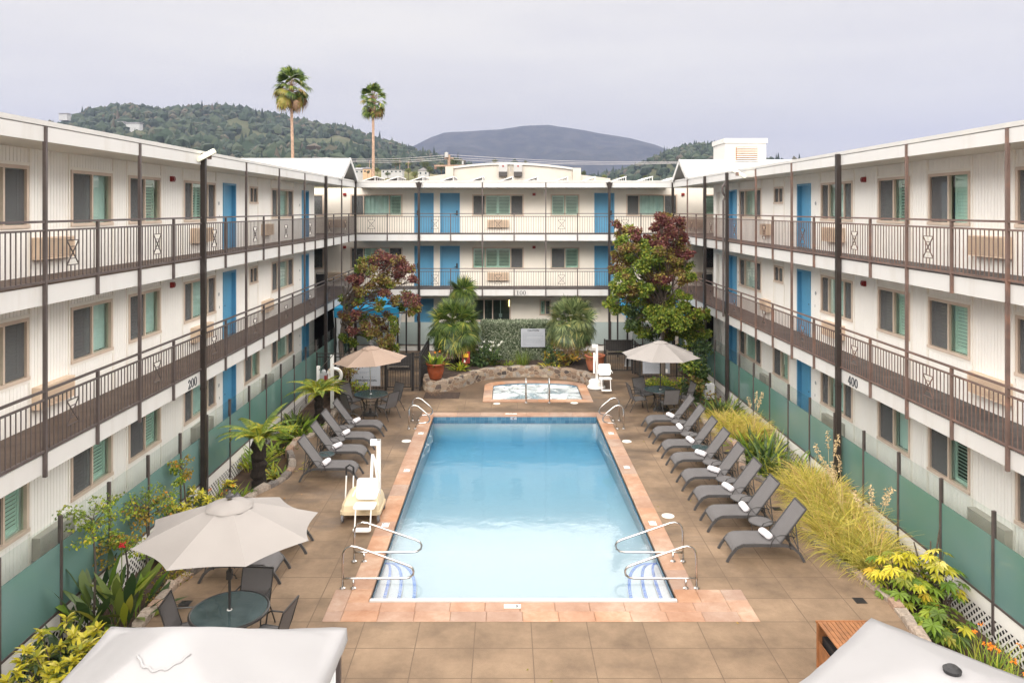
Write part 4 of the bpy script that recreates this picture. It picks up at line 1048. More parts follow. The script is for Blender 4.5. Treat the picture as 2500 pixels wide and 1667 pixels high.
for i in range(7):
    k = 'g' if i == 2 else 's'
    side_table(5.48, (RL[i]+RL[i+1]+0.60)/2-0.03, k, ('small glass topped side table' if k == 'g' else 'small round grey side table')+f' between {ord8[i]} and {ord8[i+1]} loungers right of the pool')
for i in range(3):
    k = 'g' if i == 2 else 's'
    side_table(-4.92, (LL[i][1]+LL[i+1][1]+0.60)/2-0.03, k, ('small pale glass side table' if k == 'g' else 'small round grey side table')+f' between {o4[i]} and {o4[i+1]} loungers left of the pool')

# ---------------------------------------------------------------- tables, chairs, umbrellas
def make_chair(label, group):
    """faces +x, seat at 0.43"""
    t = thing('patio_chair', label, 'chair', group=group)
    hw = 0.26
    def sheet(name, pts):
        s_ = MB(); n = 4; vs = []; fs = []
        for (x, z) in pts:
            for j in range(n+1): y = lerp(-hw, hw, j/n); vs.append((x, y, z-0.012*(1-(y/hw)**2)))
        k = len(vs); vs += [(x-0.004, y, z-0.007) for x, y, z in vs]
        for i in range(len(pts)-1):
            for j in range(n):
                a = i*(n+1)+j; fs.append((a, a+n+1, a+n+2, a+1)); fs.append((k+a, k+a+1, k+a+n+2, k+a+n+1))
        s_.add(vs, fs); return s_.build(name, 'sling_grey', t, smooth=True)
    sheet('seat', [(0.26, 0.405), (0.22, 0.43), (0.0, 0.42), (-0.20, 0.405)])
    sheet('backrest', [(-0.205, 0.41), (-0.25, 0.55), (-0.31, 0.75), (-0.37, 0.93)])
    f = MB()
    for s_ in (-1, 1):
        y = s_*(hw+0.008)
        f.tube([(0.27, y, 0.40), (0.22, y, 0.425), (0.0, y, 0.415), (-0.2, y, 0.40), (-0.26, y, 0.56), (-0.32, y, 0.76), (-0.378, y, 0.945)], 0.0125, 6)
    f.bar((0.26, -hw, 0.40), (0.26, hw, 0.40), 0.02); f.bar((-0.375, -hw, 0.94), (-0.375, hw, 0.94), 0.022); f.bar((-0.2, -hw, 0.40), (-0.2, hw, 0.40), 0.02)
    f.build('frame', 'black_metal', t)
    for s_ in (-1, 1):
        y = s_*(hw+0.03)
        l = MB(); l.tube([(0.28, y+s_*0.01, 0.0), (0.20, y, 0.40), (0.17, y, 0.60)], 0.0125, 6); l.build('leg', 'black_metal', t)
        l = MB(); l.tube([(-0.38, y+s_*0.01, 0.0), (-0.18, y, 0.38), (-0.05, y, 0.425)], 0.0125, 6); l.build('leg', 'black_metal', t)
        l = MB(); l.tube([(0.17, y, 0.60), (0.10, y, 0.645), (-0.05, y, 0.645), (-0.29, y-s_*0.02, 0.65)], 0.0135, 6); l.build('armrest', 'black_metal', t)
    return t
chair0 = None
def chair(x, y, face, label, group):
    global chair0
    if chair0 is None:
        chair0 = make_chair(label, group); chair0.location = (x, y, 0); chair0.rotation_euler = (0, 0, face); return
    dup(chair0, (x, y, 0), face, label, group)
def round_table(x, y, label, r=0.60):
    t = thing('round_table', label, 'table', (x, y, 0), 0, 'round glass patio tables')
    m = MB(); m.lathe([(0.03, 0.720), (r-0.03, 0.720), (r-0.02, 0.728), (0.03, 0.728)], n=40, cap=False); m.build('table_top', 'table_glass', t)
    m = MB(); m.tube([(r*math.cos(2*PI*j/40), r*math.sin(2*PI*j/40), 0.712) for j in range(40)], 0.024, 8, closed=True); m.build('rim', 'black_metal', t)
    m = MB(); m.tube([(0.035*math.cos(2*PI*j/14), 0.035*math.sin(2*PI*j/14), 0.729) for j in range(14)], 0.008, 6, closed=True); m.build('umbrella_ring', 'tile_white', t)
    for k in range(4):
        a = PI/4+PI/2*k; c_, s_ = math.cos(a), math.sin(a)
        m = MB(); m.tube([(q*c_, q*s_, z) for q, z in ((r-0.06, 0.70), (0.38, 0.62), (0.25, 0.42), (0.27, 0.2), (0.42, 0.0))], 0.018, 7); m.build('leg', 'black_metal', t)
    m = MB(); m.tube([(0.25*math.cos(2*PI*j/20), 0.25*math.sin(2*PI*j/20), 0.40) for j in range(20)], 0.012, 6, closed=True); m.build('stretcher', 'black_metal', t)
    return t
def umbrella(x, y, label, fabric, pole, r, z_top, z_rim, rot, tilt=(0, 0), cap_r=0.36, crank=False):
    t = thing('patio_umbrella', label, 'umbrella', (x, y, 0), 0, 'patio umbrellas over the round tables')
    n = 8
    def surf(q, ang):
        """height of the canopy at share q of its radius"""
        return z_top+(z_rim-z_top)*(q**1.12)
    m = MB(); vs = []; fs = []; sub = 6; rings = 9
    for i in range(rings+1):
        q = 0.04+0.96*i/rings
        for k in range(n):
            for s_ in range(sub):
                f_ = s_/sub; a0 = rot+2*PI*k/n; a1 = rot+2*PI*(k+1)/n
                p = Vector((math.cos(a0), math.sin(a0))).lerp(Vector((math.cos(a1), math.sin(a1))), f_)
                bow = 4*f_*(1-f_)
                rad = r*q*(1-0.075*bow*q*q)
                z = surf(q, 0)-0.03*bow*q*(1-0.3*q)
                px, py = p.x*rad, p.y*rad
                vs.append((px, py, z+px*tilt[0]+py*tilt[1]))
    w = n*sub
    for i in range(rings):
        for j in range(w): fs.append((i*w+j, i*w+(j+1) % w, (i+1)*w+(j+1) % w, (i+1)*w+j))
    m.add(vs, fs); can = m.build('canopy', fabric, t)
    me = can.data; me.polygons.foreach_set('use_smooth', [True]*len(me.polygons))
    # gore seams stay sharp
    me.set_sharp_from_angle(angle=R(6)) if hasattr(me, 'set_sharp_from_angle') else None
    m = MB(); vs = []; fs = []
    for i, (q, dz) in enumerate(((0.03, 0.022), (0.10, 0.021), (0.17, 0.02), (cap_r/r, 0.019), (cap_r/r+0.004, -0.003))):
        for j in range(w):
            a = rot+2*PI*j/w; wob = 0.02*math.sin(j*PI/3)*(i >= 3)
            px, py = math.cos(a)*r*q*(1+wob), math.sin(a)*r*q*(1+wob); vs.append((px, py, surf(min(1, q), 0)+dz*1.0+px*tilt[0]+py*tilt[1]+0.006*math.sin(j*PI/3+1)*(i >= 3)))
    for i in range(4):
        for j in range(w): fs.append((i*w+j, i*w+(j+1) % w, (i+1)*w+(j+1) % w, (i+1)*w+j))
    m.add(vs, fs); m.build('vent_cap', fabric, t, smooth=True)
    m = MB(); m.lathe([(0.06, z_top+0.05), (0.065, z_top+0.085), (0.03, z_top+0.105), (0.022, z_top+0.15), (0.0, z_top+0.165)], n=14, cap=False); m.build('finial', 'lounger_frame', t)
    m = MB(); m.tube([(0, 0, 0.05), (0, 0, z_top)], 0.021, 10); m.build('pole', pole, t)
    m = MB(); m.lathe([(0.0, 0.0), (0.27, 0.0), (0.27, 0.03), (0.22, 0.055), (0.05, 0.075), (0.035, 0.25), (0.0, 0.25)], n=24, cap=False); m.build('base', 'black_metal', t)
    for k in range(n):
        a = rot+2*PI*k/n; m = MB(); px, py = math.cos(a)*r*0.985, math.sin(a)*r*0.985
        m.bar((0, 0, z_top-0.03), (px, py, z_rim-0.012+px*tilt[0]+py*tilt[1]), 0.012, 0.016); m.bar((0, 0, z_rim-0.25), (px*0.5, py*0.5, surf(0.5, 0)-0.03+(px*tilt[0]+py*tilt[1])*0.5), 0.01); m.build('rib', pole, t)
    if crank:
        m = MB(); m.box(-0.04, 0.04, -0.04, 0.04, 1.22, 1.36); m.tube([(0.04, 0, 1.29), (0.09, -0.02, 1.29), (0.10, -0.02, 1.24), (0.13, -0.03, 1.24)], 0.008, 6); m.build('crank', pole, t)
    return t
tx, ty = -4.40, 12.02
round_table(tx, ty, 'round glass table under the big cream umbrella nearest the camera', 0.60)
umbrella(tx, ty, 'big cream octagonal umbrella nearest the camera, over the round table on the left', 'umbrella_cream', 'black_metal', 1.42, 2.47, 2.0, R(29), crank=True)
g = 'chairs at the near round table'
chair(tx-0.62, ty-0.05, R(5), 'dark sling chair on the near table\'s left by the stone edging', g)
chair(tx+0.10, ty+0.62, R(-95), 'dark sling chair behind the near table, backrest beside the umbrella pole', g)
chair(tx+0.68, ty-0.18, R(170), 'dark sling chair on the near table\'s right, turned away from the pool', g)
tx, ty = -4.66, 26.1
round_table(tx, ty, 'round glass table under the tan umbrella in front of the left gate', 0.58)
umbrella(tx-0.02, ty, 'tan octagonal umbrella standing in front of the left pool gate', 'umbrella_tan', 'steel', 1.28, 2.38, 1.90, R(18), (0.05, 0.0), 0.30)
g = 'chairs at the tan umbrella\'s table'
chair(tx-0.55, ty-0.52, R(42), 'dark sling chair at the tan umbrella\'s table, the front left one', g)
chair(tx+0.60, ty-0.42, R(146), 'dark sling chair at the tan umbrella\'s table, the front right one', g)
chair(tx-0.72, ty+0.42, R(-30), 'dark sling chair at the tan umbrella\'s table, the back left one', g)
chair(tx+0.62, ty+0.52, R(-138), 'dark sling chair at the tan umbrella\'s table, the back right one', g)
tx, ty = 5.50, 26.76
round_table(tx, ty, 'round dark glass table under the cream umbrella before the right gate', 0.58)
umbrella(tx, ty, 'cream octagonal umbrella standing in front of the right pool gate', 'umbrella_cream', 'black_metal', 1.40, 2.45, 1.93, R(22), (0.0, 0.0), 0.26)
g = 'chairs at the right gate\'s umbrella table'
chair(tx-0.80, ty-0.05, R(6), 'dark sling chair at the table by the right gate, on its left', g)
chair(tx+0.16, ty-0.62, R(98), 'sling chair at the table by the right gate with its back to the camera', g)
chair(tx-0.45, ty+0.66, R(-62), 'dark sling chair at the table by the right gate, on its far side', g)
chair(tx+0.86, ty+0.15, R(186), 'dark sling chair at the table by the right gate, on its right by the bed', g)

# ---------------------------------------------------------------- handrails
def handrail(label, x_out, y, dirn, reach, htop, group, x_in=0.2):
    """outer post at x_out, rail runs towards the water in direction dirn"""
    t = thing('pool_handrail', label, 'handrail', (x_out, y, 0.0), 0, group)
    s_ = dirn
    r_ = 0.021
    up = [(0, 0, 0.0), (0, 0, htop-0.22), (s_*0.015, 0, htop-0.12), (s_*0.07, 0, htop-0.035), (s_*0.17, 0, htop), (s_*0.26, 0, htop-0.015)]
    end = [(s_*(reach-0.12), 0, htop*0.56), (s_*(reach-0.03), 0, htop*0.50), (s_*reach, 0, htop*0.42), (s_*(reach-0.01), 0, htop*0.335), (s_*(reach-0.08), 0, htop*0.27), (s_*(reach-0.2), 0, htop*0.25)]
    m = MB(); m.tube(up+end+[(s_*x_in, 0, htop*0.245), (0, 0, htop*0.245)], r_, 9); m.build('rail', 'steel', t, smooth=True)
    m = MB(); m.tube([(s_*x_in, 0, 0.0), (s_*x_in, 0, htop*0.245)], r_, 9); m.build('post', 'steel', t, smooth=True)
    for x in (0, s_*x_in):
        m = MB(); m.lathe([(0.055, 0.0), (0.055, 0.012), (0.024, 0.03)], (x, 0, 0.012), 14); m.build('flange', 'steel', t)
    return t
g = 'stainless handrails at the pool\'s near corner steps'
handrail('stainless handrail at the near left steps, the one closer to the camera', -3.05, 14.12, 1, 1.33, 0.80, g)
handrail('stainless handrail at the near left steps, just beyond the first', -3.05, 15.2, 1, 1.36, 0.80, g)
handrail('stainless handrail at the near right steps, the one closer to the camera', 3.58, 14.12, -1, 1.34, 0.80, g)
handrail('stainless handrail at the near right steps, just beyond the first', 3.58, 15.2, -1, 1.36, 0.80, g)
g = 'stainless grab rails at the pool\'s far corners'
def grab_rail(label, x_out, y, s_):
    t = thing('pool_handrail', label, 'handrail', (x_out, y, 0.0), 0, g)
    m = MB(); m.tube([(0, 0, 0), (0, 0, 0.58), (s_*0.02, 0, 0.68), (s_*0.09, 0, 0.755), (s_*0.19, 0, 0.77), (s_*0.3, 0, 0.735), (s_*0.58, 0, 0.50), (s_*0.66, 0, 0.40), (s_*0.68, 0, 0.30), (s_*0.63, 0, 0.23), (s_*0.5, 0, 0.20), (s_*0.34, 0, 0.19), (s_*0.24, 0, 0.14), (s_*0.20, 0, 0.0)], 0.024, 9); m.build('rail', 'steel', t, smooth=True)
    for x in (0, s_*0.2):
        m = MB(); m.lathe([(0.055, 0.0), (0.055, 0.012), (0.026, 0.03)], (x, 0, 0.01), 14); m.build('flange', 'steel', t)
grab_rail('stainless grab rail at the pool\'s far left corner, nearer one of the pair', -3.13, 24.4, 1)
grab_rail('stainless grab rail at the pool\'s far left corner, farther one of the pair', -3.13, 25.35, 1)
grab_rail('stainless grab rail at the pool\'s far right corner, nearer one of the pair', 3.83, 24.4, -1)
grab_rail('stainless grab rail at the pool\'s far right corner, farther one of the pair', 3.83, 25.35, -1)
for x, lb in ((0.76, 'thin upright handrail at the hot tub\'s front edge, left of the pair'), (1.62, 'thin upright handrail at the hot tub\'s front edge, right of the pair')):
    t = thing('spa_handrail', lb, 'handrail', (x, 27.72, 0), 0, 'handrails of the hot tub')
    m = MB(); m.tube([(0, 0, 0), (0, 0, 0.72), (0, 0.06, 0.83), (0, 0.18, 0.87), (0, 0.32, 0.82), (0, 0.75, 0.42), (0, 0.85, 0.2), (0, 0.87, -0.3)], 0.024, 9); m.build('rail', 'steel', t, smooth=True)
    m = MB(); m.lathe([(0.055, 0.0), (0.055, 0.012), (0.026, 0.03)], (0, 0, 0.004), 14); m.build('flange', 'steel', t)

# ---------------------------------------------------------------- pool lifts
def pool_lift(loc, label, trolley):
    t = thing('pool_lift', label, 'pool lift', loc, 0)
    if trolley:
        m = MB()   # rounded, sloping beige counterweight cover
        sec = [(-0.42, 0.20, 0.52, -0.30, 0.50), (-0.30, 0.18, 0.60, -0.42, 0.62), (0.0, 0.16, 0.60, -0.44, 0.64), (0.34, 0.16, 0.54, -0.42, 0.62), (0.44, 0.2, 0.46, -0.32, 0.5)]
        m.prism([(-0.46, -0.30), (-0.40, -0.36), (0.40, -0.36), (0.46, -0.30), (0.46, 0.42), (0.40, 0.48), (-0.40, 0.48), (-0.46, 0.42)], 0.16, 0.24)
        vs = []; fs = []
        rings = [(0.24, 1.0), (0.36, 0.97), (0.46, 0.88), (0.53, 0.72), (0.555, 0.5)]
        base = [(-0.44, -0.28), (-0.38, -0.34), (0.38, -0.34), (0.44, -0.28), (0.44, 0.40), (0.38, 0.46), (-0.38, 0.46), (-0.44, 0.40)]
        for z, k in rings:
            for x, y in base: vs.append((x*k*(1 if k > 0.9 else 0.96+0.04*k), (y-0.12)*k+0.12+(1-k)*0.22, z))
        for i in range(len(rings)-1):
            for j in range(8): fs.append((i*8+j, i*8+(j+1) % 8, (i+1)*8+(j+1) % 8, (i+1)*8+j))
        fs.append(tuple(32+j for j in range(8)))
        m.add(vs, fs); m.build('base_cover', 'lift_beige', t)
        for x in (-0.40, 0.42):
            for y in (-0.34, 0.42):
                w = MB(); w.T = lambda a, b, c, x=x, y=y: (x+c, y+a, 0.085+b)
                w.lathe([(0.03, -0.025), (0.075, -0.025), (0.085, -0.012), (0.085, 0.012), (0.075, 0.025), (0.03, 0.025)], n=16); wo = w.build('wheel', 'rubber_grey', t)
                w = MB(); w.box(x-0.035, x+0.035, y-0.04, y+0.03, 0.08, 0.17); w.build('fork', 'steel_dull', wo)
        m = MB()
        for x in (-0.47, -0.30): m.tube([(x, 0.30, 0.24), (x, 0.42, 0.82), (x, 0.40, 0.98)], 0.018, 7)
        m.build('push_handle', 'lift_white', t)
        m = MB(); m.tube([(-0.47, 0.42, 0.80), (-0.47, 0.40, 1.0), (-0.385, 0.38, 1.06), (-0.30, 0.40, 1.0), (-0.30, 0.42, 0.80)], 0.024, 7); m.build('grip', 'black_plastic', t)
    else:
        m = MB(); m.lathe([(0.0, 0.0), (0.36, 0.0), (0.36, 0.06), (0.30, 0.10), (0.30, 0.26), (0.24, 0.32), (0.0, 0.33)], n=20, cap=False); m.build('base_cover', 'lift_white', t)
    mx, my = (0.34, 0.15) if trolley else (0.02, 0.0)
    zt = 1.72
    m = MB(); m.box(mx-0.045, mx+0.045, my-0.045, my+0.045, 0.25, zt); m.box(mx-0.19, mx+0.04, my-0.06, my+0.06, zt-0.12, zt); m.build('mast', 'lift_white', t)
    m = MB(); m.bar((mx-0.14, my-0.25, 0.62), (mx-0.12, my-0.12, 1.42), 0.075, 0.06); m.bar((mx-0.12, my-0.10, 1.40), (mx+0.03, my-0.03, 0.95), 0.06, 0.05); m.bar((mx+0.02, my-0.12, 0.60), (mx-0.08, my-0.1, 1.32), 0.04); m.build('lift_arm', 'lift_white', t)
    # chair facing the camera side: back plate, seat plate, footrest
    cx_, cy_ = (0.16, -0.42) if trolley else (0.30, -0.30)
    def plate(name, pts, z0=None):
        m = MB(); m.add([p for p in pts]+[(p[0], p[1]+0.03, p[2]-0.02) for p in pts], [(0, 1, 2, 3), (7, 6, 5, 4), (0, 4, 5, 1), (1, 5, 6, 2), (2, 6, 7, 3), (3, 7, 4, 0)])
        o = m.build(name, 'lift_white', t); return o
    def rplate(name, hw, p0, p1, th=0.03):
        """rounded plate between two lines across x"""
        m = MB(); p0, p1 = Vector(p0), Vector(p1); d = (p1-p0); L_ = d.length; d = d.normalized(); r_ = 0.07
        out = []
        for cx2, cy2, a0 in ((hw-r_, L_-r_, 0), (-hw+r_, L_-r_, 90), (-hw+r_, r_, 180), (hw-r_, r_, 270)):
            for k in range(5): a = R(a0+22.5*k); out.append((cx2+r_*math.cos(a), cy2+r_*math.sin(a)))
        nn = Vector((1, 0, 0)).cross(d)
        V = [tuple(p0+Vector((1, 0, 0))*a+d*b+nn*s2) for s2 in (0, th) for a, b in out]; k = len(out)
        m.add(V, [tuple(reversed(range(k))), tuple(range(k, 2*k))]+[(i, (i+1) % k, k+(i+1) % k, k+i) for i in range(k)])
        return m.build(name, 'lift_white', t)
    zs = 0.46
    rplate('backrest', 0.24, (cx_, cy_+0.04, zs+0.08), (cx_, cy_+0.16, zs+0.52))
    rplate('seat', 0.24, (cx_, cy_-0.40, zs+0.01), (cx_, cy_+0.02, zs))
    m = MB()
    for s_ in (-1, 1):
        m.tube([(cx_+s_*0.17, cy_-0.38, zs), (cx_+s_*0.17, cy_-0.50, 0.10)], 0.017, 7); m.tube([(cx_+s_*0.26, cy_+0.06, zs+0.28), (cx_+s_*0.27, cy_-0.22, zs+0.24)], 0.016, 7)
    m.build('leg_support', 'lift_white', t)
    rplate('footrest', 0.20, (cx_, cy_-0.62, 0.07), (cx_, cy_-0.47, 0.08))
    m = MB(); m.tube([(cx_, cy_+0.1, zs+0.2), (mx, my-0.2, 0.62)], 0.03, 8); m.build('hanger', 'lift_white', t)
    return t
pool_lift((-3.30, 17.45, 0.012), 'white pool lift chair on a beige wheeled base at the left edge of the pool', True)
pool_lift((3.62, 30.05, 0.012), 'white pool lift chair on a round base standing beside the hot tub', False)

# ---------------------------------------------------------------- glass fences
def glass_fence(label, posts, T, z0=0.25, z1=1.85, zc=1.40, skirt=True):
    t = thing('glass_fence', label, 'glass fence', group='glass fences along the ground floor walkways')
    for p in posts:
        m = MB(); m.T = lambda a, b, c: T(p+a, b, c); m.box(-0.026, 0.026, -0.03, 0.03, -0.30 if skirt else 0.0, z1+0.015); m.build('post', 'rail_metal', t)
    for a, b in zip(posts, posts[1:]):
        m = MB(T); m.box(a+0.026, b-0.026, -0.005, 0.005, zc, z1); m.build('clear_pane', 'fence_clear', t)
        m = MB(T); m.box(a+0.026, b-0.026, -0.006, 0.006, z0+0.03, zc); m.build('frosted_pane', 'fence_frosted' if skirt else 'fence_pale', t)
    m = MB(T); m.box(posts[0], posts[-1], -0.022, 0.022, z0-0.01, z0+0.03); m.build('bottom_rail', 'rail_metal', t)
    if skirt:
        m = MB(T); m.box(posts[0], posts[-1], -0.012, 0.010, -0.02, z0-0.012); m.build('skirt_board', 'lattice_white', t)
        # diagonal lattice below the skirt
        m = MB(T); zt, zb = -0.02, -0.62; h = zt-zb; u0, u1 = posts[0], posts[-1]; st = 0.145
        k = u0-h
        while k < u1:
            for sg in (1, -1):
                a0, a1 = (k, k+h) if sg > 0 else (k+h, k)
                p, q = (a0, zb), (a1, zt)
                if min(p[0], q[0]) >= u0 and max(p[0], q[0]) <= u1:
                    dx = 0.03; v = 0.004 if sg > 0 else -0.004
                    m.add([(p[0]-dx, v, p[1]), (p[0]+dx, v, p[1]), (q[0]+dx, v, q[1]), (q[0]-dx, v, q[1])], [(0, 1, 2, 3)])
            k += st
        m.build('lattice', 'lattice_white', t)
        m = MB(T); m.box(u0, u1, -0.10, -0.08, -0.75, 0.2); m.build('lattice_backing', 'void_black', t)
    return t
glass_fence('long fence of half frosted glass panels in front of the left wing\'s ground floor', [12.92+1.585*k for k in range(-5, 16)], lambda u, v, z: (-7.63+v, u, z))
glass_fence('long fence of half frosted glass panels in front of the right wing\'s ground floor', [14.70+1.585*k for k in range(-6, 15)], lambda u, v, z: (8.50-v, u, z))
glass_fence('short fence of frosted glass panels before the far wing\'s ground floor', [-7.5+1.6*k for k in range(11)], lambda u, v, z: (u, 37.95-v, z), 0.30, 1.46, 1.44, False)
m = MB(); m.box(-7.6, 8.4, 37.98, 38.0, 0.0, 0.3); tag(m.build('walkway_skirt', 'lattice_white'), 'low white board under the far frosted glass fence', 'skirting')

# ---------------------------------------------------------------- black iron fences and gates
def iron_fence(label, pts, z1=1.46):
    t = thing('iron_fence', label, 'iron fence', group='black iron fences at the back of the pool deck')
    m = MB(); r_ = MB()
    for p, q in zip(pts, pts[1:]):
        p, q = Vector((*p, 0)), Vector((*q, 0)); d = (q-p); n = max(2, int(d.length/0.115))
        for z in (0.12, z1-0.14, z1): r_.bar(tuple(p+Vector((0, 0, z))), tuple(q+Vector((0, 0, z))), 0.03)
        for k in range(1, n):
            c_ = p+d*k/n; m.box(c_.x-0.008, c_.x+0.008, c_.y-0.008, c_.y+0.008, 0.06, z1)
    m.build('balusters', 'black_metal', t); r_.build('rail', 'black_metal', t)
    for p in pts:
        c_ = MB(); c_.box(p[0]-0.03, p[0]+0.03, p[1]-0.03, p[1]+0.03, 0, z1+0.04); c_.build('post', 'black_metal', t)
    return t
iron_fence('black iron fence left of the left pool gate behind the tan umbrella', [(-7.4, 29.6), (-6.1, 29.6), (-4.72, 29.6)])
iron_fence('short black iron fence between the left pool gate and the stone wall', [(-3.62, 29.6), (-3.36, 29.6), (-3.36, 33.0)])
iron_fence('black iron fence right of the right gate carrying the pool rules sign', [(5.6, 32.6), (5.66, 31.7), (7.2, 31.7), (8.35, 31.7)], 1.40)
def gate(x0, x1, y, label, hx):
    t = thing('pool_gate', label, 'gate', group='black iron pool gates')
    m = MB()
    for x in (x0, x1): m = MB(); m.box(x-0.03, x+0.03, y-0.03, y+0.03, 0.0, 1.50); m.build('post', 'black_metal', t)
    m = MB()
    for z in (0.14, 1.44): m.box(x0+0.04, x1-0.04, y-0.02, y+0.02, z-0.02, z+0.02)
    for x in (x0+0.06, x1-0.06): m.box(x-0.02, x+0.02, y-0.02, y+0.02, 0.12, 1.46)
    n = int((x1-x0)/0.11)
    for k in range(1, n): x = lerp(x0+0.06, x1-0.06, k/n); m.box(x-0.008, x+0.008, y-0.008, y+0.008, 0.12, 1.44)
    m.box(x0+0.06, x1-0.06, y+0.004, y+0.008, 0.80, 1.42)
    m.build('gate_leaf', 'black_metal', t)
    m = MB(); m.box(x0+0.10, x1-0.12, y-0.10, y-0.05, 0.93, 0.99); m.box(x0+0.06, x0+0.14, y-0.11, y-0.02, 0.86, 1.04); m.build('push_bar', 'steel', t)
gate(-4.68, -3.66, 29.6, 'black iron gate with a steel push bar beside the terracotta pot on the left', 1)
gate(4.30, 5.52, 32.7, 'black iron gate with a steel push bar behind the right umbrella', 1)
# signs
def sign(name, label, T, w, h, lines, mat='sign_grey'):
    t = thing(name, label, 'sign')
    m = MB(T); m.box(0, w, -0.012, 0.0, 0, h); m.build('board', mat, t)
    k = MB(T); fnt = MB(T); rr = random.Random(len(label))
    for ln in lines:
        if ln[0] == 't':
            V, Fc = text_geo(ln[1], ln[2], 0.0035); k.add([(ln[3]+a, -0.015, ln[4]+b) for a, b, _ in V], Fc)
        else:   # an illegible line of small print: broken strokes
            x = ln[1]; z = ln[3]
            while x < ln[2]:
                dx = rr.uniform(0.03, 0.10); fnt.box(x, min(ln[2], x+dx), -0.0155, -0.0125, z, z+ln[4]); x += dx+0.015
    k.build('lettering', 'sign_ink', t)
    if fnt.v: fnt.build('small_print', 'sign_ink_faint', t)
sign('caution_sign', 'grey sign headed CAUTION set into the clipped hedge', lambda a, b, c: (0.69+a, 33.62+b, 0.98+c), 1.08, 0.82,
     [('t', 'CAUTION', 0.115, 0.55, 0.695)]+[('l', 0.07 if i in (0, 2, 4, 7) else 0.09, e, 0.60-0.058*i, 0.016) for i, e in enumerate((0.95, 0.9, 1.0, 0.28, 0.98, 0.9, 1.0, 0.93, 0.2, 0.45))])
sign('emergency_sign', 'large grey sign reading EMERGENCY DIAL 911 on the left iron fence', lambda a, b, c: (-6.04+a, 29.54+b, 0.20+c), 1.14, 0.86,
     [('t', 'EMERGENCY DIAL', 0.105, 0.58, 0.185), ('t', '911', 0.115, 0.58, 0.07), ('t', '4', 0.10, 0.44, 0.31), ('t', '3', 0.10, 0.22, 0.50), ('t', '2', 0.10, 0.44, 0.70),
      ('l', 0.55, 0.95, 0.345, 0.014), ('l', 0.32, 0.70, 0.535, 0.014), ('l', 0.32, 0.62, 0.505, 0.014), ('l', 0.55, 0.98, 0.735, 0.014), ('l', 0.55, 0.85, 0.705, 0.014), ('l', 0.30, 0.40, 0.345, 0.014)])
sign('pool_rules_sign', 'grey sign of small print on the right iron fence under the umbrella', lambda a, b, c: (5.76+a, 31.64+b, 0.22+c), 1.14, 0.62,
     [('l', 0.10, e, 0.54-0.052*i, 0.016) for i, e in enumerate((1.0, 0.9, 0.7, 1.02, 0.6, 1.0, 0.85, 0.95, 0.65))])
m = MB(); m.box(6.57, 6.80, 31.60, 31.618, 0.27, 0.42); tag(m.build('notice_plate', 'tile_white'), 'small white plate fixed to the corner of the right pool rules sign', 'notice')

# ---------------------------------------------------------------- near canopies and wooden bin
t = thing('cabana_canopy', 'square white canopy cut off by the photo\'s bottom left edge', 'canopy', (-3.12, 7.1, 0), 0, 'white canopies nearest the camera')
def canopy_z(a, b, z_e, z_p, sag):
    q = max(abs(a), abs(b)); dg = min(abs(a), abs(b))/max(q, 1e-6); r_ = math.sqrt(q*q*0.75+(a*a+b*b)*0.25)
    qs = (math.sqrt(r_*r_+0.02)-0.1414)/(math.sqrt(1.02)-0.1414)
    return z_p+(z_e-z_p)*min(1.0, qs)-sag*math.sin(PI*min(1, q))*(1-dg**2)*0.45*min(1, q*1.6)
def square_canopy(hx, hy, z_e, z_p, n=14, drop=0.16, sag=0.10):
    m = MB(); vs = []; fs = []
    for i in range(n+1):
        for j in range(n+1):
            a, b = -1+2*i/n, -1+2*j/n; q = max(abs(a), abs(b)); dg = min(abs(a), abs(b))/max(q, 1e-6)
            z = canopy_z(a, b, z_e, z_p, sag)+0.008*mnoise.noise((a*5, b*5, 1.3))+0.014*q*mnoise.noise((a*2.2+4, b*2.2, 7.3))-0.012*abs(mnoise.noise((math.atan2(b, a)*2.4, q*0.8, 2.2)))*q
            vs.append((a*hx*(1-0.03*(1-dg)*q**3*(abs(a) >= abs(b))), b*hy*(1-0.03*(1-dg)*q**3*(abs(b) > abs(a))), z))
    for i in range(n):
        for j in range(n): a = i*(n+1)+j; fs.append((a, a+n+1, a+n+2, a+1))
    ring = [i*(n+1) for i in range(n+1)]+[n*(n+1)+j for j in range(1, n+1)]+[i*(n+1)+n for i in range(n-1, -1, -1)]+[j for j in range(n-1, 0, -1)]
    k = len(vs)
    for q, i in enumerate(ring): x, y, z = vs[i]; wob = 0.015*math.sin(q*1.7); vs.append((x*(1.004+wob*0.2), y*(1.004+wob*0.2), z-drop+wob))
    for q in range(len(ring)): b = (q+1) % len(ring); fs.append((ring[b], ring[q], k+q, k+b))
    m.add(vs, fs); return m
square_canopy(1.33, 1.40, 2.40, 3.12, 32).build('canopy', 'canopy_white', t, smooth=True)
m = MB(); pts = []
for i in range(25):
    a_ = R(-145+110*i/24); x_, y_ = 0.30*math.cos(a_), 0.36*math.sin(a_)*(1+0.03*math.sin(i*1.3)); pts.append((x_, y_, canopy_z(x_/1.33, y_/1.40, 2.40, 3.12, 0.10)+0.004))
m.tube(pts, [0.004]+[0.013]*23+[0.004], 6); m.build('vent_seam', 'canopy_white', t, smooth=True)
for sx in (-1, 1):
    for sy in (-1, 1):
        m = MB(); m.box(sx*1.25-0.03, sx*1.25+0.03, sy*1.32-0.03, sy*1.32+0.03, 0.0, 2.36); m.build('post', 'rail_metal', t)
m = MB()
for k in range(5): m.tube([(1.22+0.02*math.sin(k*2), 1.18-0.05*k, 2.35), (1.23, 1.2-0.05*k, 1.2), (1.22, 1.22-0.04*k, 0.1)], 0.03, 6)
m.build('tied_curtain', 'curtain_white', t, smooth=True)
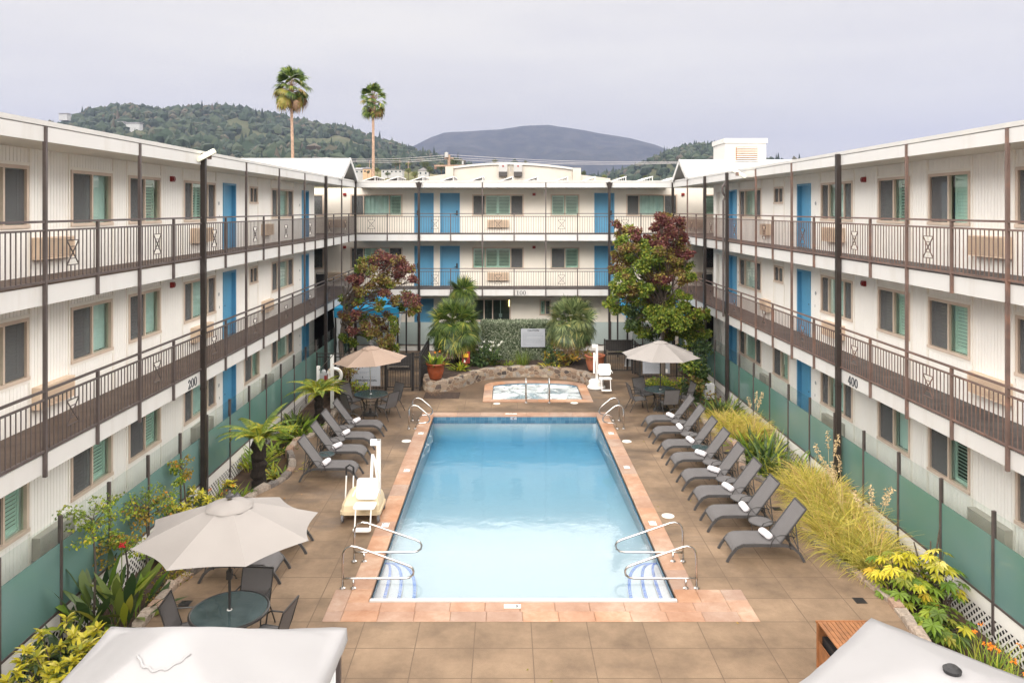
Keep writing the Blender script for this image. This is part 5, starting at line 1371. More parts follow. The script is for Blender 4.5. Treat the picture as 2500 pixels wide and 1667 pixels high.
t = thing('square_umbrella', 'square white umbrella turned on its corner at the photo\'s bottom right edge', 'umbrella', (4.12, 6.95, 0), R(45-3), 'white canopies nearest the camera')
square_canopy(1.22, 1.22, 2.42, 2.85, 14, 0.06, 0.05).build('canopy', 'canopy_white', t, smooth=True)
m = MB(); m.lathe([(0.075, 2.84), (0.08, 2.87), (0.05, 2.895), (0.0, 2.90)], n=18, cap=False); m.build('finial', 'black_plastic', t)
m = MB(); m.tube([(0, 0, 0.0), (0, 0, 2.84)], 0.03, 10); m.build('pole', 'lounger_frame', t)
m = MB(); m.lathe([(0.0, 0.0), (0.35, 0.0), (0.35, 0.05), (0.05, 0.09), (0.0, 0.3)], n=24, cap=False); m.build('base', 'black_metal', t)
t = thing('wooden_bin', 'slatted wooden towel bin standing beside the square white umbrella', 'bin', (4.70, 10.55, 0))
m = MB()
for k in range(13): m.box(0.0+0.066*k, 0.056+0.066*k, 0.045, 0.80, 0.885, 0.905)
m.box(-0.02, 0.88, 0.80, 0.83, 0.88, 0.91); m.box(-0.02, 0.88, 0.015, 0.045, 0.88, 0.91); m.build('top', 'crate_wood', t)
m = MB()
for x in (0.0, 0.84):
    for y in (0.03, 0.79): m.box(x-0.01, x+0.03, y-0.01, y+0.03, 0.0, 0.88)
m.build('frame', 'crate_wood', t)
m = MB(); m.box(0.005, 0.02, 0.06, 0.79, 0.05, 0.62); m.box(0.03, 0.84, 0.80, 0.815, 0.05, 0.87); m.box(0.845, 0.86, 0.06, 0.79, 0.05, 0.87); m.box(0.03, 0.84, 0.03, 0.045, 0.05, 0.87); m.build('side_board', 'crate_wood', t)
m = MB(); m.box(0.06, 0.82, 0.08, 0.77, 0.06, 0.70); m.build('liner', 'black_plastic', t)

# ---------------------------------------------------------------- cabanas, safety station, odds and ends
def cabana(x0, x1, y0, y1, label, curtains, ztop=3.25, zv=2.32):
    t = thing('cabana', label, 'cabana', group='blue topped cabanas in the far corners')
    xm, ym = (x0+x1)/2, (y0+y1)/2
    m = MB()
    m.add([(x0, y0, zv+0.42), (x1, y0, zv+0.42), (x1, y1, zv+0.42), (x0, y1, zv+0.42), (xm-0.5, ym, ztop), (xm+0.5, ym, ztop)], [(0, 1, 5, 4), (1, 2, 5), (2, 3, 4, 5), (3, 0, 4)])
    m.add([(x0, y0, zv), (x1, y0, zv), (x1, y1, zv), (x0, y1, zv), (x0, y0, zv+0.42), (x1, y0, zv+0.42), (x1, y1, zv+0.42), (x0, y1, zv+0.42)], [(0, 1, 5, 4), (1, 2, 6, 5), (2, 3, 7, 6), (3, 0, 4, 7)])
    m.build('canopy', 'awning_blue', t)
    for x in (x0+0.06, x1-0.06):
        for y in (y0+0.06, y1-0.06): p = MB(); p.box(x-0.035, x+0.035, y-0.035, y+0.035, 0, zv+0.4); p.build('post', 'black_metal', t)
    for cx_ in curtains:
        m = MB(); n = 16; vs = []; fs = []
        for i, (z, w) in enumerate(((zv+0.3, 0.26), (zv-0.4, 0.20), (1.3, 0.10), (1.15, 0.08), (0.8, 0.14), (0.12, 0.20))):
            for k in range(n+1): a = -1+2*k/n; vs.append((cx_+a*w, y0+0.05+0.04*math.sin(k*2.2)+0.02*i, z))
        for i in range(5):
            for k in range(n): a = i*(n+1)+k; fs.append((a, a+1, a+n+2, a+n+1))
        m.add(vs, fs); m.build('curtain', 'curtain_white', t, smooth=True)
cabana(-7.6, -4.72, 33.4, 36.4, 'blue topped cabana with tied white curtains in the far left corner', (-4.85, -5.95, -7.4))
cabana(5.35, 8.2, 33.4, 36.4, 'blue topped cabana with tied white curtains behind the right tree', (5.5, 6.55, 8.0))
def planter(x, y, z, label, mat, r=0.36, h=0.64):
    t = thing('plant_pot', label, 'plant pot', (x, y, z), 0, 'terracotta pots on the stone wall')
    m = MB(); m.lathe([(0.0, 0.0), (r*0.62, 0.0), (r*0.72, h*0.12), (r*0.95, h*0.6), (r*0.98, h*0.88), (r*1.06, h*0.90), (r*1.08, h), (r*0.97, h), (r*0.93, h*0.86), (0.0, h*0.84)], n=28, cap=False); m.build('pot', mat, t, smooth=True)
    m = MB(); m.lathe([(0.0, h*0.86), (r*0.92, h*0.86)], n=20, cap=False); m.build('soil', 'mulch', t)
planter(-2.74, 29.62, 0.45, 'glossy red terracotta pot on the left end of the stone wall', 'terracotta_glaze')
planter(3.70, 31.15, 0.45, 'matt terracotta pot behind the white lift at the right end of the stone wall', 'terracotta_matte', 0.40, 0.66)
# life ring and hook on white posts
t = thing('safety_station', 'pair of white posts with a grey emergency phone box and a long rescue hook', 'safety station', (-6.6, 27.4, 0))
for x, zt in ((-0.20, 1.42), (0.30, 1.82)):
    m = MB(); m.box(x-0.055, x+0.055, -0.05, 0.05, -0.1, zt); m.build('post', 'lift_white', t)
m = MB(); m.box(-0.12, 0.14, -0.12, 0.02, 0.78, 1.16); m.lathe([(0.0, 1.16), (0.09, 1.16), (0.09, 1.24), (0.05, 1.30), (0.0, 1.31)], (0.0, -0.04, 0), 12, cap=False); ph = m.build('phone_box', 'phone_grey', t)
m = MB(); m.box(0.141, 0.147, -0.11, 0.01, 0.82, 1.12); m.box(0.04, 0.135, -0.128, -0.121, 0.80, 1.10); m.build('red_label', 'alarm_red', ph)
m = MB(); m.tube([(-0.16, -0.08, 1.28), (0.42, -0.09, 1.92)], 0.014, 6); m.tube([(0.05, -0.09, 0.80), (0.50, -0.09, 1.16)], 0.012, 6); m.build('rescue_hook', 'steel', t)
m = MB(); m.tube([(0.245*math.cos(2*PI*j/24), 0.02*0, 0.245*math.sin(2*PI*j/24)) for j in range(24)], 0.062, 9, closed=True)
t = thing('life_ring', 'white life ring hanging on the taller white post by the tree fern', 'life ring', (-6.24, 27.52, 1.06))
m.build('ring', 'ring_white', t, smooth=True)
m = MB()
for k in range(4): a = PI/4+PI/2*k; m.tube([(0.245*math.cos(a)+0.066*math.cos(b)*math.cos(a), 0.066*math.sin(b), 0.245*math.sin(a)+0.066*math.cos(b)*math.sin(a)) for b in [2*PI*i/10 for i in range(10)]], 0.006, 5, closed=True)
m.build('rope', 'rope_yellow', t)
t = thing('call_box', 'dark red call box with a yellow label under the left fan palm', 'call box', (-1.68, 32.15, 0.4))
m = MB(); m.box(-0.03, 0.03, 0.0, 0.06, 0, 0.2); m.box(-0.16, 0.16, -0.06, 0.08, 0.16, 0.62); m.box(-0.17, 0.17, -0.07, 0.09, 0.62, 0.65); m.build('box', 'alarm_red', t)
m = MB(); m.box(-0.10, 0.10, -0.068, -0.061, 0.42, 0.58); m.build('yellow_label', 'yellow_label', t); m = MB(); m.box(-0.09, -0.02, -0.067, -0.061, 0.20, 0.32); m.build('white_label', 'tile_white', t)
def floodlight(loc, rz, label):
    t = thing('floodlight', label, 'floodlight', loc, rz, 'floodlights at the roof edges')
    m = MB(); m.T = lambda a, b, c: (a, b*0.85-c*0.5, c*0.85+b*0.5)
    m.cbox(-0.16, 0.16, -0.28, 0.22, -0.06, 0.06, 0.03); m.build('lamp_housing', 'flood_cream', t)
    m = MB(); m.box(-0.24, -0.05, 0.0, 0.10, -0.1, 0.02); m.build('bracket', 'rail_rusty', t)
floodlight((-7.40, 18.7, 8.46), R(-70), 'cream floodlight fixed at the top of the left wing\'s tall black post')
floodlight((8.10, 26.2, 8.37), R(75), 'cream floodlight under the right wing\'s roof edge')
def folding_chair(x, y, z, label):
    t = thing('folding_chair', label, 'chair', (x, y, z), 0, 'black folding chairs on the upper landings')
    m = MB(); m.tube([(-0.24, 0, 0), (-0.24, 0.06, 0.8), (-0.20, 0.07, 0.9), (0.20, 0.07, 0.9), (0.24, 0.06, 0.8), (0.24, 0, 0)], 0.016, 6); m.build('frame', 'black_metal', t)
    m = MB(); m.box(-0.22, 0.22, 0.04, 0.07, 0.25, 0.82); m.build('panel', 'black_plastic', t)
folding_chair(-9.1, 37.1, 3.10, 'black folded chair leaning on the left wing\'s middle landing')
folding_chair(9.95, 37.1, 3.10, 'black folded chair leaning on the right wing\'s middle landing')
t = thing('equipment_box', 'pale equipment cabinet standing before the lattice at the right wing\'s far end', 'cabinet', (7.86, 29.0, -0.15))
m = MB(); m.cbox(-0.22, 0.02, -0.15, 0.15, 0, 0.55, 0.02); m.build('cabinet', 'phone_grey', t); m = MB(); m.cbox(0.025, 0.15, -0.14, 0.15, 0, 0.58, 0.02); m.build('side_cabinet', 'house_wall', t)
# ---------------------------------------------------------------- plants
npr = np.random.default_rng(11)
def unit(a): return a/np.maximum(1e-9, np.linalg.norm(a, axis=1, keepdims=True))
def add_leaves(m, C, D, Nn, Ls, Ws, fold=0.18):
    D = unit(D); S = unit(np.cross(D, Nn)); Nn = unit(np.cross(S, D)); n = len(C)
    Ls = np.broadcast_to(np.asarray(Ls, float).reshape(-1, 1), (n, 1)); Ws = np.broadcast_to(np.asarray(Ws, float).reshape(-1, 1), (n, 1))
    V = np.empty((n, 4, 3)); V[:, 0] = C; V[:, 2] = C+D*Ls-Nn*Ls*0.12
    V[:, 1] = C+D*Ls*0.48+S*Ws/2+Nn*Ws*fold; V[:, 3] = C+D*Ls*0.48-S*Ws/2+Nn*Ws*fold
    o = (np.arange(n)*4).reshape(-1, 1)
    Fc = np.concatenate([o+np.array([0, 1, 2]), o+np.array([0, 2, 3])], 1).reshape(-1, 3)
    m.arr(V.reshape(-1, 3), Fc)
def clump(m, c, r, n, size, squash=0.75, shell=0.45):
    d = unit(npr.normal(size=(n, 3))); q = npr.random((n, 1))**shell
    C = np.array(c)+d*q*r*np.array([1, 1, squash])
    D = d*0.7+npr.normal(size=(n, 3))*0.8+np.array([0, 0, -0.15]); Nn = d*0.8+np.array([0, 0, 0.9])+npr.normal(size=(n, 3))*0.5
    s = size*(0.7+0.6*npr.random(n)); add_leaves(m, C, D, Nn, s, s*0.72)
def blade(m, base, az, length, width, el0, bend, seg=5, prof='strap', twist=0.0, fold=0.0):
    x, y, z = base; ca, sa = math.cos(az), math.sin(az); px, py = -sa, ca
    vs = []; fs = []; st = length/seg; el = el0
    for i in range(seg+1):
        t = i/seg
        w = width*({'strap': (0.55+0.45*min(1, t*4))*(1-t**3.0), 'grass': 1-t*0.92, 'leaf': math.sin(PI*(0.06+0.94*t)**0.85)*(1.0), 'paddle': (0.10 if t < 0.35 else math.sin(PI*((t-0.35)/0.65*0.93+0.05)))}[prof])
        w = max(w, 0.0015)/2
        tx, tz = px*math.cos(twist), math.sin(twist); ty = py*math.cos(twist)
        vs.append((x+tx*w, y+ty*w, z+tz*w+fold*w)); vs.append((x-tx*w, y-ty*w, z-tz*w+fold*w))
        el = el0-bend*t
        x += ca*math.cos(el)*st; y += sa*math.cos(el)*st; z += math.sin(el)*st
    for i in range(seg): fs.append((2*i, 2*i+1, 2*i+3, 2*i+2))
    m.add(vs, fs)
def fan_leaf(m, hub, d, nrm, r, n=22, spread=2.3, droop=0.25, wk=1.0):
    d = Vector(d).normalized(); nn = Vector(nrm); s_ = d.cross(nn).normalized(); nn = s_.cross(d)
    hub = Vector(hub); vs = []; fs = []
    for k in range(n):
        a = spread*(k/(n-1)-0.5); jit = rnd.uniform(0.85, 1.06)
        dirv = d*math.cos(a)+s_*math.sin(a)
        L_ = r*jit*(1-0.18*abs(a)/(spread/2))
        pw = s_*math.cos(a)-d*math.sin(a); w = r*0.42*spread/n*0.46*wk; w2 = w*0.62
        mid = hub+dirv*L_*0.42-nn*droop*L_*0.07; m2_ = hub+dirv*L_*0.74-nn*droop*L_*0.30; tip = hub+dirv*L_-nn*droop*L_*0.8+Vector((0, 0, -droop*L_*0.3))
        o = len(vs); vs += [tuple(hub), tuple(mid+pw*w+nn*w*0.5), tuple(m2_+pw*w2), tuple(tip), tuple(m2_-pw*w2), tuple(mid-pw*w+nn*w*0.5)]
        fs += [(o, o+1, o+5), (o+1, o+2, o+4, o+5), (o+2, o+3, o+4)]
    m.add(vs, fs)
def frond(m, base, az, length, el0, bend, wid=0.16, n=22, lw=0.022):
    x, y, z = base; ca, sa = math.cos(az), math.sin(az); el = el0; st = length/n
    C = []; D = []; U = []; Ls = []
    for i in range(n):
        t = (i+0.5)/n; el = el0-bend*t**1.15
        tv = (ca*math.cos(el), sa*math.cos(el), math.sin(el)); x += tv[0]*st; y += tv[1]*st; z += tv[2]*st
        if t < 0.12: continue
        up = (-ca*math.sin(el), -sa*math.sin(el), math.cos(el)); sv = (-sa, ca, 0)
        ll = wid*math.sin(PI*(0.12+0.88*t)**0.8)+0.01
        for s_ in (-1, 1):
            C.append((x, y, z)); D.append([sv[k]*s_+tv[k]*0.45-up[k]*0.25 for k in range(3)]); U.append(up); Ls.append(ll)
    add_leaves(m, np.array(C), np.array(D), np.array(U), np.array(Ls), length/n*0.85, 0.05)
def soil_z(x, y): return -0.25
# ---- the two autumn trees
def tree(label, base, h_fork, clumps, Y0, bark, seed, leaf=0.12, dens=1.0, ysp=1.3):
    rr = random.Random(seed)
    t = thing('autumn_tree', label, 'tree', base, 0, 'autumn coloured trees at the back of the deck')
    mats = {'r': 'leaf_red', 'u': 'leaf_rust', 'g': 'leaf_green', 'd': 'leaf_dark'}
    order = list(mats); cr = MB(); br = MB()
    fork = Vector((0.05, 0, h_fork))
    tk = MB(); tk.tube([(0, 0, -0.5), (0.03, 0.02, h_fork*0.4), (-0.03, 0, h_fork*0.75), tuple(fork), (0.12, 0.1, h_fork*1.35), (0.05, 0.05, h_fork*1.8)], [0.13, 0.115, 0.10, 0.085, 0.06, 0.03], 9)
    for (px, py, pr, kind) in clumps:
        Y = Y0+rr.uniform(-ysp, ysp); c = Vector(P(px, py, Y))-Vector(base); r_ = pr*Y/F
        s0 = rr.random(); st = fork.lerp(Vector((0.08, 0.06, h_fork*1.6)), s0 if c.z > h_fork else 0)
        mid = st.lerp(c, 0.5)+Vector((rr.uniform(-.25, .25), rr.uniform(-.2, .2), rr.uniform(-0.05, 0.3)))
        br.tube([tuple(st), tuple(mid), tuple(c)], [0.032, 0.02, 0.008], 6)
        for sub in range(6):
            off = Vector((rr.uniform(-1, 1), rr.uniform(-1, 1), rr.uniform(-0.8, 0.8)))*r_*0.72
            q = c+off
            br.tube([tuple(mid.lerp(c, 0.6)), tuple(q)], [0.012, 0.005], 4)
            kk = kind if rr.random() < 0.75 else rr.choice({'r': 'ru', 'u': 'rug', 'g': 'gu', 'd': 'gd'}[kind])
            cr.mi = order.index(kk)
            clump(cr, tuple(q), r_*0.52, int(dens*58*(r_/0.5)**1.5)+14, leaf, 0.8)
    crown = cr.build('crown', [mats[k] for k in order], t)
    tk.build('trunk', bark, t); br.build('branches', bark, t)
    return t
def pc(ox, oy, sc_, items): return [(ox+x/sc_, oy+y/sc_, r_/sc_, k) for x, y, r_, k in items]
lt = pc(700, 600, 3.4836, [(800, 95, 90, 'r'), (880, 150, 90, 'r'), (720, 120, 90, 'r'), (940, 110, 60, 'r'), (690, 190, 70, 'u'), (640, 140, 55, 'g'), (620, 190, 40, 'g'), (990, 190, 80, 'r'), (1060, 200, 50, 'r'), (600, 310, 80, 'r'), (540, 280, 35, 'r'), (660, 260, 60, 'r'),
    (1085, 285, 45, 'r'), (960, 270, 70, 'r'), (850, 260, 80, 'u'), (760, 300, 70, 'u'), (820, 345, 40, 'g'), (900, 330, 70, 'u'), (560, 430, 70, 'r'), (640, 390, 60, 'u'), (500, 470, 60, 'g'), (600, 470, 55, 'g'), (730, 420, 70, 'u'), (830, 420, 60, 'r'), (920, 470, 60, 'u'), (1000, 430, 70, 'u'), (1060, 470, 70, 'r'),
    (1100, 520, 55, 'u'), (1060, 560, 50, 'g'), (980, 510, 50, 'g'), (560, 590, 60, 'r'), (470, 590, 45, 'r'), (520, 640, 45, 'u'), (660, 620, 70, 'g'), (760, 640, 70, 'u'), (700, 700, 80, 'u'), (560, 720, 50, 'r'), (640, 740, 60, 'g'), (780, 500, 60, 'g'), (850, 590, 55, 'u'), (900, 640, 45, 'g'), (820, 720, 60, 'u'), (890, 740, 70, 'g'), (840, 800, 70, 'u'), (900, 850, 60, 'g'), (500, 790, 50, 'g'), (560, 820, 50, 'g'), (700, 770, 50, 'g'), (860, 870, 50, 'u')])
tree('purple leaved tree with an open crown by the left cabana and gate', (-6.75, 31.0, 0.0), 2.2, [(x, y, r_*0.96, k) for x, y, r_, k in lt], 31.0, 'bark_grey', 5, 0.095, 1.6, 0.8)
rt = pc(1150, 350, 3.618, [(1700, 690, 80, 'r'), (1790, 740, 90, 'r'), (1640, 740, 60, 'r'), (1860, 690, 50, 'r'), (1730, 640, 40, 'u'), (1290, 720, 40, 'r'), (1400, 780, 70, 'u'), (1460, 800, 60, 'r'), (1330, 790, 60, 'u'), (1720, 830, 110, 'r'), (1860, 850, 80, 'r'), (1630, 860, 60, 'r'), (1560, 840, 35, 'r'), (1400, 880, 90, 'u'), (1320, 880, 50, 'g'), (1510, 900, 80, 'g'), (1460, 960, 90, 'g'),
    (1820, 960, 110, 'r'), (1920, 980, 50, 'r'), (1700, 970, 100, 'u'), (1590, 990, 100, 'g'), (1340, 1000, 80, 'u'), (1280, 990, 40, 'u'), (1480, 1060, 100, 'g'), (1350, 1090, 90, 'u'), (1260, 1120, 40, 'u'), (1640, 1080, 90, 'u'), (1770, 1080, 100, 'u'), (1890, 1080, 70, 'g'), (1560, 1130, 90, 'g'), (1700, 1160, 80, 'r'), (1880, 1180, 80, 'u'), (1960, 1170, 50, 'g'), (1420, 1180, 90, 'g'), (1340, 1190, 70, 'g'),
    (1260, 1260, 50, 'g'), (1360, 1270, 90, 'g'), (1480, 1260, 90, 'g'), (1590, 1240, 90, 'g'), (1700, 1260, 60, 'g'), (1300, 1340, 80, 'g'), (1420, 1350, 90, 'g'), (1530, 1360, 90, 'g'), (1640, 1340, 70, 'd'), (1220, 1410, 50, 'g'), (1300, 1440, 70, 'g'), (1420, 1450, 80, 'g'), (1560, 1450, 90, 'g'), (1790, 1400, 90, 'g'), (1880, 1340, 60, 'g'), (1700, 1430, 70, 'g'), (1900, 1440, 80, 'g'), (1990, 1490, 60, 'g'), (2060, 1490, 40, 'g'), (1760, 1500, 90, 'g'), (1600, 1200, 80, 'u'), (1660, 1300, 80, 'g'), (1540, 1300, 70, 'g'), (1620, 1100, 80, 'g'), (1720, 1120, 80, 'u'), (1600, 1400, 80, 'g'), (1680, 1220, 70, 'r')])
rt += pc(1250, 600, 3.4836, [(1010, 560, 70, 'd'), (1040, 640, 70, 'd'), (1120, 600, 80, 'g'), (1200, 560, 80, 'g'), (1220, 650, 90, 'g'), (1320, 620, 90, 'g'), (1420, 640, 90, 'g'), (1000, 690, 40, 'g'), (1100, 720, 80, 'g'), (1200, 740, 90, 'd'), (1330, 720, 90, 'g'), (1460, 730, 90, 'g'), (1560, 690, 80, 'g'), (1640, 740, 50, 'g'), (1540, 600, 60, 'd'), (1640, 600, 40, 'g'), (1420, 560, 80, 'g'), (1300, 770, 60, 'd'), (1550, 770, 60, 'g')])
tree('big tree with wine red top and green lower leaves by the right gate', (6.3, 30.3, -0.1), 2.4, rt, 30.2, 'bark_grey', 8, 0.10, 2.6, 1.1)
# ---- shrubs built of leaf clumps
def shrub(name, label, cat, base, clumps, mats, leaf, dens=60, stem='bark_brown', group=None, squash=0.8):
    t = thing(name, label, cat, base, 0, group); cr = MB(); br = MB()
    for i, (x, y, z, r_, mi) in enumerate(clumps):
        cr.mi = mi; clump(cr, (x, y, z), r_, int(dens*(r_/0.25)**2)+8, leaf, squash)
        br.tube([(x*0.15, y*0.15, -0.1), (x*0.6, y*0.6, z*0.55), (x, y, z)], [0.016, 0.012, 0.006], 5)
    cr.build('foliage', mats, t); br.build('stem', stem, t); return t
def rclumps(n, rx, ry, z0, z1, r0, r1, nm, seed):
    q = random.Random(seed); return [(q.uniform(-rx, rx), q.uniform(-ry, ry), q.uniform(z0, z1), q.uniform(r0, r1), q.randrange(nm)) for _ in range(n)]
shrub('shrub', 'mixed green shrub in the corner behind the right umbrella, below the tree', 'shrub', (7.5, 29.9, -0.2), rclumps(16, 0.55, 0.7, 0.3, 2.0, 0.25, 0.4, 2, 2), ['leaf_green', 'leaf_dark'], 0.13)
shrub('shrub', 'bright yellow green bush right behind the table by the right gate', 'shrub', (6.0, 29.0, -0.1), rclumps(12, 0.75, 0.4, 0.15, 0.65, 0.2, 0.32, 1, 3), ['leaf_lime'], 0.09, 80)
shrub('shrub', 'dark leafy shrub beside the small cabinet and right stone edging', 'shrub', (7.3, 28.2, -0.3), rclumps(12, 0.5, 0.7, 0.2, 1.0, 0.22, 0.35, 2, 4), ['leaf_dark', 'leaf_rust'], 0.11)
shrub('shrub', 'brownish shrub below the life ring behind the left table', 'shrub', (-6.2, 28.7, -0.1), rclumps(12, 0.55, 0.35, 0.2, 1.2, 0.2, 0.32, 2, 5), ['leaf_rust', 'leaf_dark'], 0.10)
shrub('shrub', 'low green plant at the corner of the emergency sign', 'shrub', (-5.55, 28.75, 0.0), rclumps(6, 0.28, 0.2, 0.15, 0.45, 0.12, 0.2, 1, 6), ['leaf_lime'], 0.09)
shrub('shrub', 'dark undergrowth bush filling the planter under the right fan palm', 'shrub', (2.6, 32.5, 0.4), rclumps(16, 0.95, 0.4, 0.1, 0.75, 0.2, 0.34, 2, 7), ['leaf_dark', 'leaf_orange'], 0.11)
shrub('shrub', 'dark undergrowth bush filling the planter beside the red call box', 'shrub', (-1.2, 32.6, 0.4), rclumps(14, 0.8, 0.35, 0.1, 0.7, 0.2, 0.32, 1, 8), ['leaf_dark'], 0.12)
# clipped hedge: leaves over a solid core
t = thing('hedge', 'grey green clipped hedge round the caution sign behind the stone wall', 'hedge', (0.55, 34.3, 0.35))
m = MB(); m.box(-1.55, 1.55, -0.5, 0.5, 0.0, 1.56); m.build('core', 'leaf_dark', t)
m = MB(); n = 16000
face = npr.random(n); C = np.empty((n, 3)); C[:, 0] = npr.uniform(-1.66, 1.66, n); C[:, 2] = npr.uniform(0, 1.66, n); C[:, 1] = -0.60+0.07*npr.random(n)
top = face > 0.62; C[top, 1] = npr.uniform(-0.62, 0.6, top.sum()); C[top, 2] = 1.58+0.09*npr.random(top.sum())
keep = ~((C[:, 0] > 0.10) & (C[:, 0] < 1.24) & (C[:, 2] > 0.60) & (C[:, 2] < 1.47) & (C[:, 1] < -0.4)); C = C[keep]; n = len(C)
nr = np.where((C[:, 2] > 1.55)[:, None], np.array([[0, 0, 1.0]]), np.array([[0, -1.0, 0.25]]))
add_leaves(m, C, npr.normal(size=(n, 3))+nr*0.3, nr+npr.normal(size=(n, 3))*0.55, 0.07+0.03*npr.random(n), 0.045); m.build('foliage', 'leaf_hedge', t)
# ---- fan palms
def fan_palm(label, base, hub_z, r, n, mats, trunk_h, skirt, seed, leaf_r=0.62, group=None, trunk_r=0.11, up=0.95):
    rr = random.Random(seed); t = thing('fan_palm', label, 'palm', base, 0, group)
    cr = MB(); st = MB()
    for i in range(n):
        f_ = (i+0.5)/n; el = math.asin(lerp(up, -0.75, f_))+rr.uniform(-.12, .12); az = i*2.39996+rr.uniform(-.2, .2)
        d = Vector((math.cos(az)*math.cos(el), math.sin(az)*math.cos(el), math.sin(el)))
        pet = max(0.15, (r-leaf_r*0.8))*rr.uniform(0.85, 1.1)
        hub = Vector((0, 0, hub_z))+d*pet+Vector((0, 0, -0.12*pet*(1-d.z)))
        st.tube([(0, 0, hub_z-0.05), tuple(hub)], [0.016, 0.008], 4)
        nrm = Vector((0, 0, 1))-d*0.4+Vector((rr.uniform(-.3, .3), rr.uniform(-.3, .3), 0))
        cr.mi = 0 if f_ < 0.80 else (1 if rr.random() < 0.6 else 0)
        if f_ > 0.9 and skirt: cr.mi = 2
        dd = d*0.75+Vector((0, 0, -0.65*(1-f_*0.2) if el < 0.45 else 0.1)); nrm = d*0.9+Vector((rr.uniform(-.25, .25), rr.uniform(-.25, .25), 0.45))
        fan_leaf(cr, hub, dd, nrm, leaf_r*rr.uniform(0.85, 1.1), 20, 3.1, 0.12+0.25*f_, 1.35)
    for i in range(skirt):
        az = i*2.39996; d = Vector((math.cos(az)*0.6, math.sin(az)*0.6, -0.8)); hub = Vector((0, 0, hub_z-0.15))+Vector((math.cos(az), math.sin(az), -0.7))*r*rr.uniform(0.3, 0.55)
        cr.mi = 2; fan_leaf(cr, hub, d, Vector((math.cos(az), math.sin(az), 0.5)), leaf_r*rr.uniform(0.7, 0.95), 16, 1.9, 0.5)
    cr.build('crown', mats, t); st.build('leaf_stalks', 'leaf_palm', t)
    if trunk_h > 0:
        tk = MB(); k = 8; tk.tube([(0.02*math.sin(i*1.3), 0, lerp(-0.1, hub_z, i/k)) for i in range(k+1)], [trunk_r*(1.15 if i % 2 else 0.95) for i in range(k+1)], 9); tk.build('trunk', 'fern_trunk', t)
    return t
PM3 = ['leaf_palm', 'leaf_palm_gold', 'dead_frond']
g = 'fan palms in the raised planter'
fan_palm('big round green fan palm behind the red terracotta pot, left of the hedge', (-2.17, 32.75, 0.4), 1.60, 1.36, 105, PM3, 1, 22, 31, 0.66, g)
fan_palm('slender fan palm rising above the big left one, in front of the far wing', (-2.00, 34.6, 0.3), 3.05, 0.85, 34, PM3, 1, 0, 32, 0.72, g, 0.09)
fan_palm('grey green fan palm with a brown skirt, right of the caution sign', (2.86, 32.85, 0.4), 1.75, 1.26, 100, ['leaf_palm_grey', 'leaf_palm_gold', 'dead_frond'], 1, 36, 33, 0.64, g)
# tall street palms behind the motel
def tall_palm(label, px, Y, y_crown, y_top, r, lean, seed):
    rr = random.Random(seed); x = (px-CX)*Y/F; zc = H-(y_crown-CY)*Y/F
    t = thing('tall_palm', label, 'palm', (x, Y, 0), 0, 'tall palms standing behind the motel')
    tk = MB(); k = 22; tk.tube([(lean*(1-i/k)**1.2, 0, lerp(0, zc, i/k)) for i in range(k+1)], [lerp(0.17, 0.115, i/k)*(1.05 if i % 2 else 0.96) for i in range(k+1)], 10); tk.build('trunk', 'palm_bark', t)
    cr = MB(); st = MB()
    for i in range(46):
        f_ = i/45; el = lerp(1.35, -0.85, f_**0.9)+rr.uniform(-.15, .15); az = i*2.39996+rr.uniform(-.3, .3)
        d = Vector((math.cos(az)*math.cos(el), math.sin(az)*math.cos(el), math.sin(el)))
        hz = zc+lerp(0.45, -0.45, f_); hub = Vector((0, 0, hz))+d*r*rr.uniform(0.42, 0.66)+Vector((0, 0, -0.12*f_))
        st.tube([(0, 0, hz-0.1), tuple(hub)], [0.035, 0.018], 4)
        cr.mi = 0 if f_ < 0.55 else (rr.choice((0, 0, 1)) if f_ < 0.8 else rr.choice((0, 1, 2)))
        nn = d*0.55+Vector((rr.uniform(-.6, .6), rr.uniform(-.6, .6), 0.6))
        fan_leaf(cr, hub, d+Vector((0, 0, -0.55*f_)), nn, r*0.58*rr.uniform(0.85, 1.15), 13, 2.5, 0.25+0.45*f_, 2.6)
    for i in range(8):
        az = i*2.39996; hub = Vector((math.cos(az)*0.2, math.sin(az)*0.2, zc-0.5-0.4*rr.random())); cr.mi = 2
        fan_leaf(cr, hub, Vector((math.cos(az)*0.35, math.sin(az)*0.35, -1)), Vector((math.cos(az), math.sin(az), 0.3)), r*0.5, 9, 0.9, 0.3, 2.2)
    cr.build('crown', ['leaf_palm', 'leaf_palm_gold', 'dead_frond'], t); st.build('leaf_stalks', 'dead_frond', t)
    m = MB(); m.lathe([(0.13, zc-1.35), (0.26, zc-1.0), (0.27, zc-0.5), (0.15, zc+0.3)], n=12); m.build('dead_skirt', 'dead_frond', t)
tall_palm('taller of the two palms above the far roofs, the left one with a leaning trunk', 711, 70, 218, 160, 1.75, 0.5, 41)
tall_palm('shorter of the two tall palms, standing before the hillside houses', 911, 75, 247, 205, 1.45, 0.05, 42)
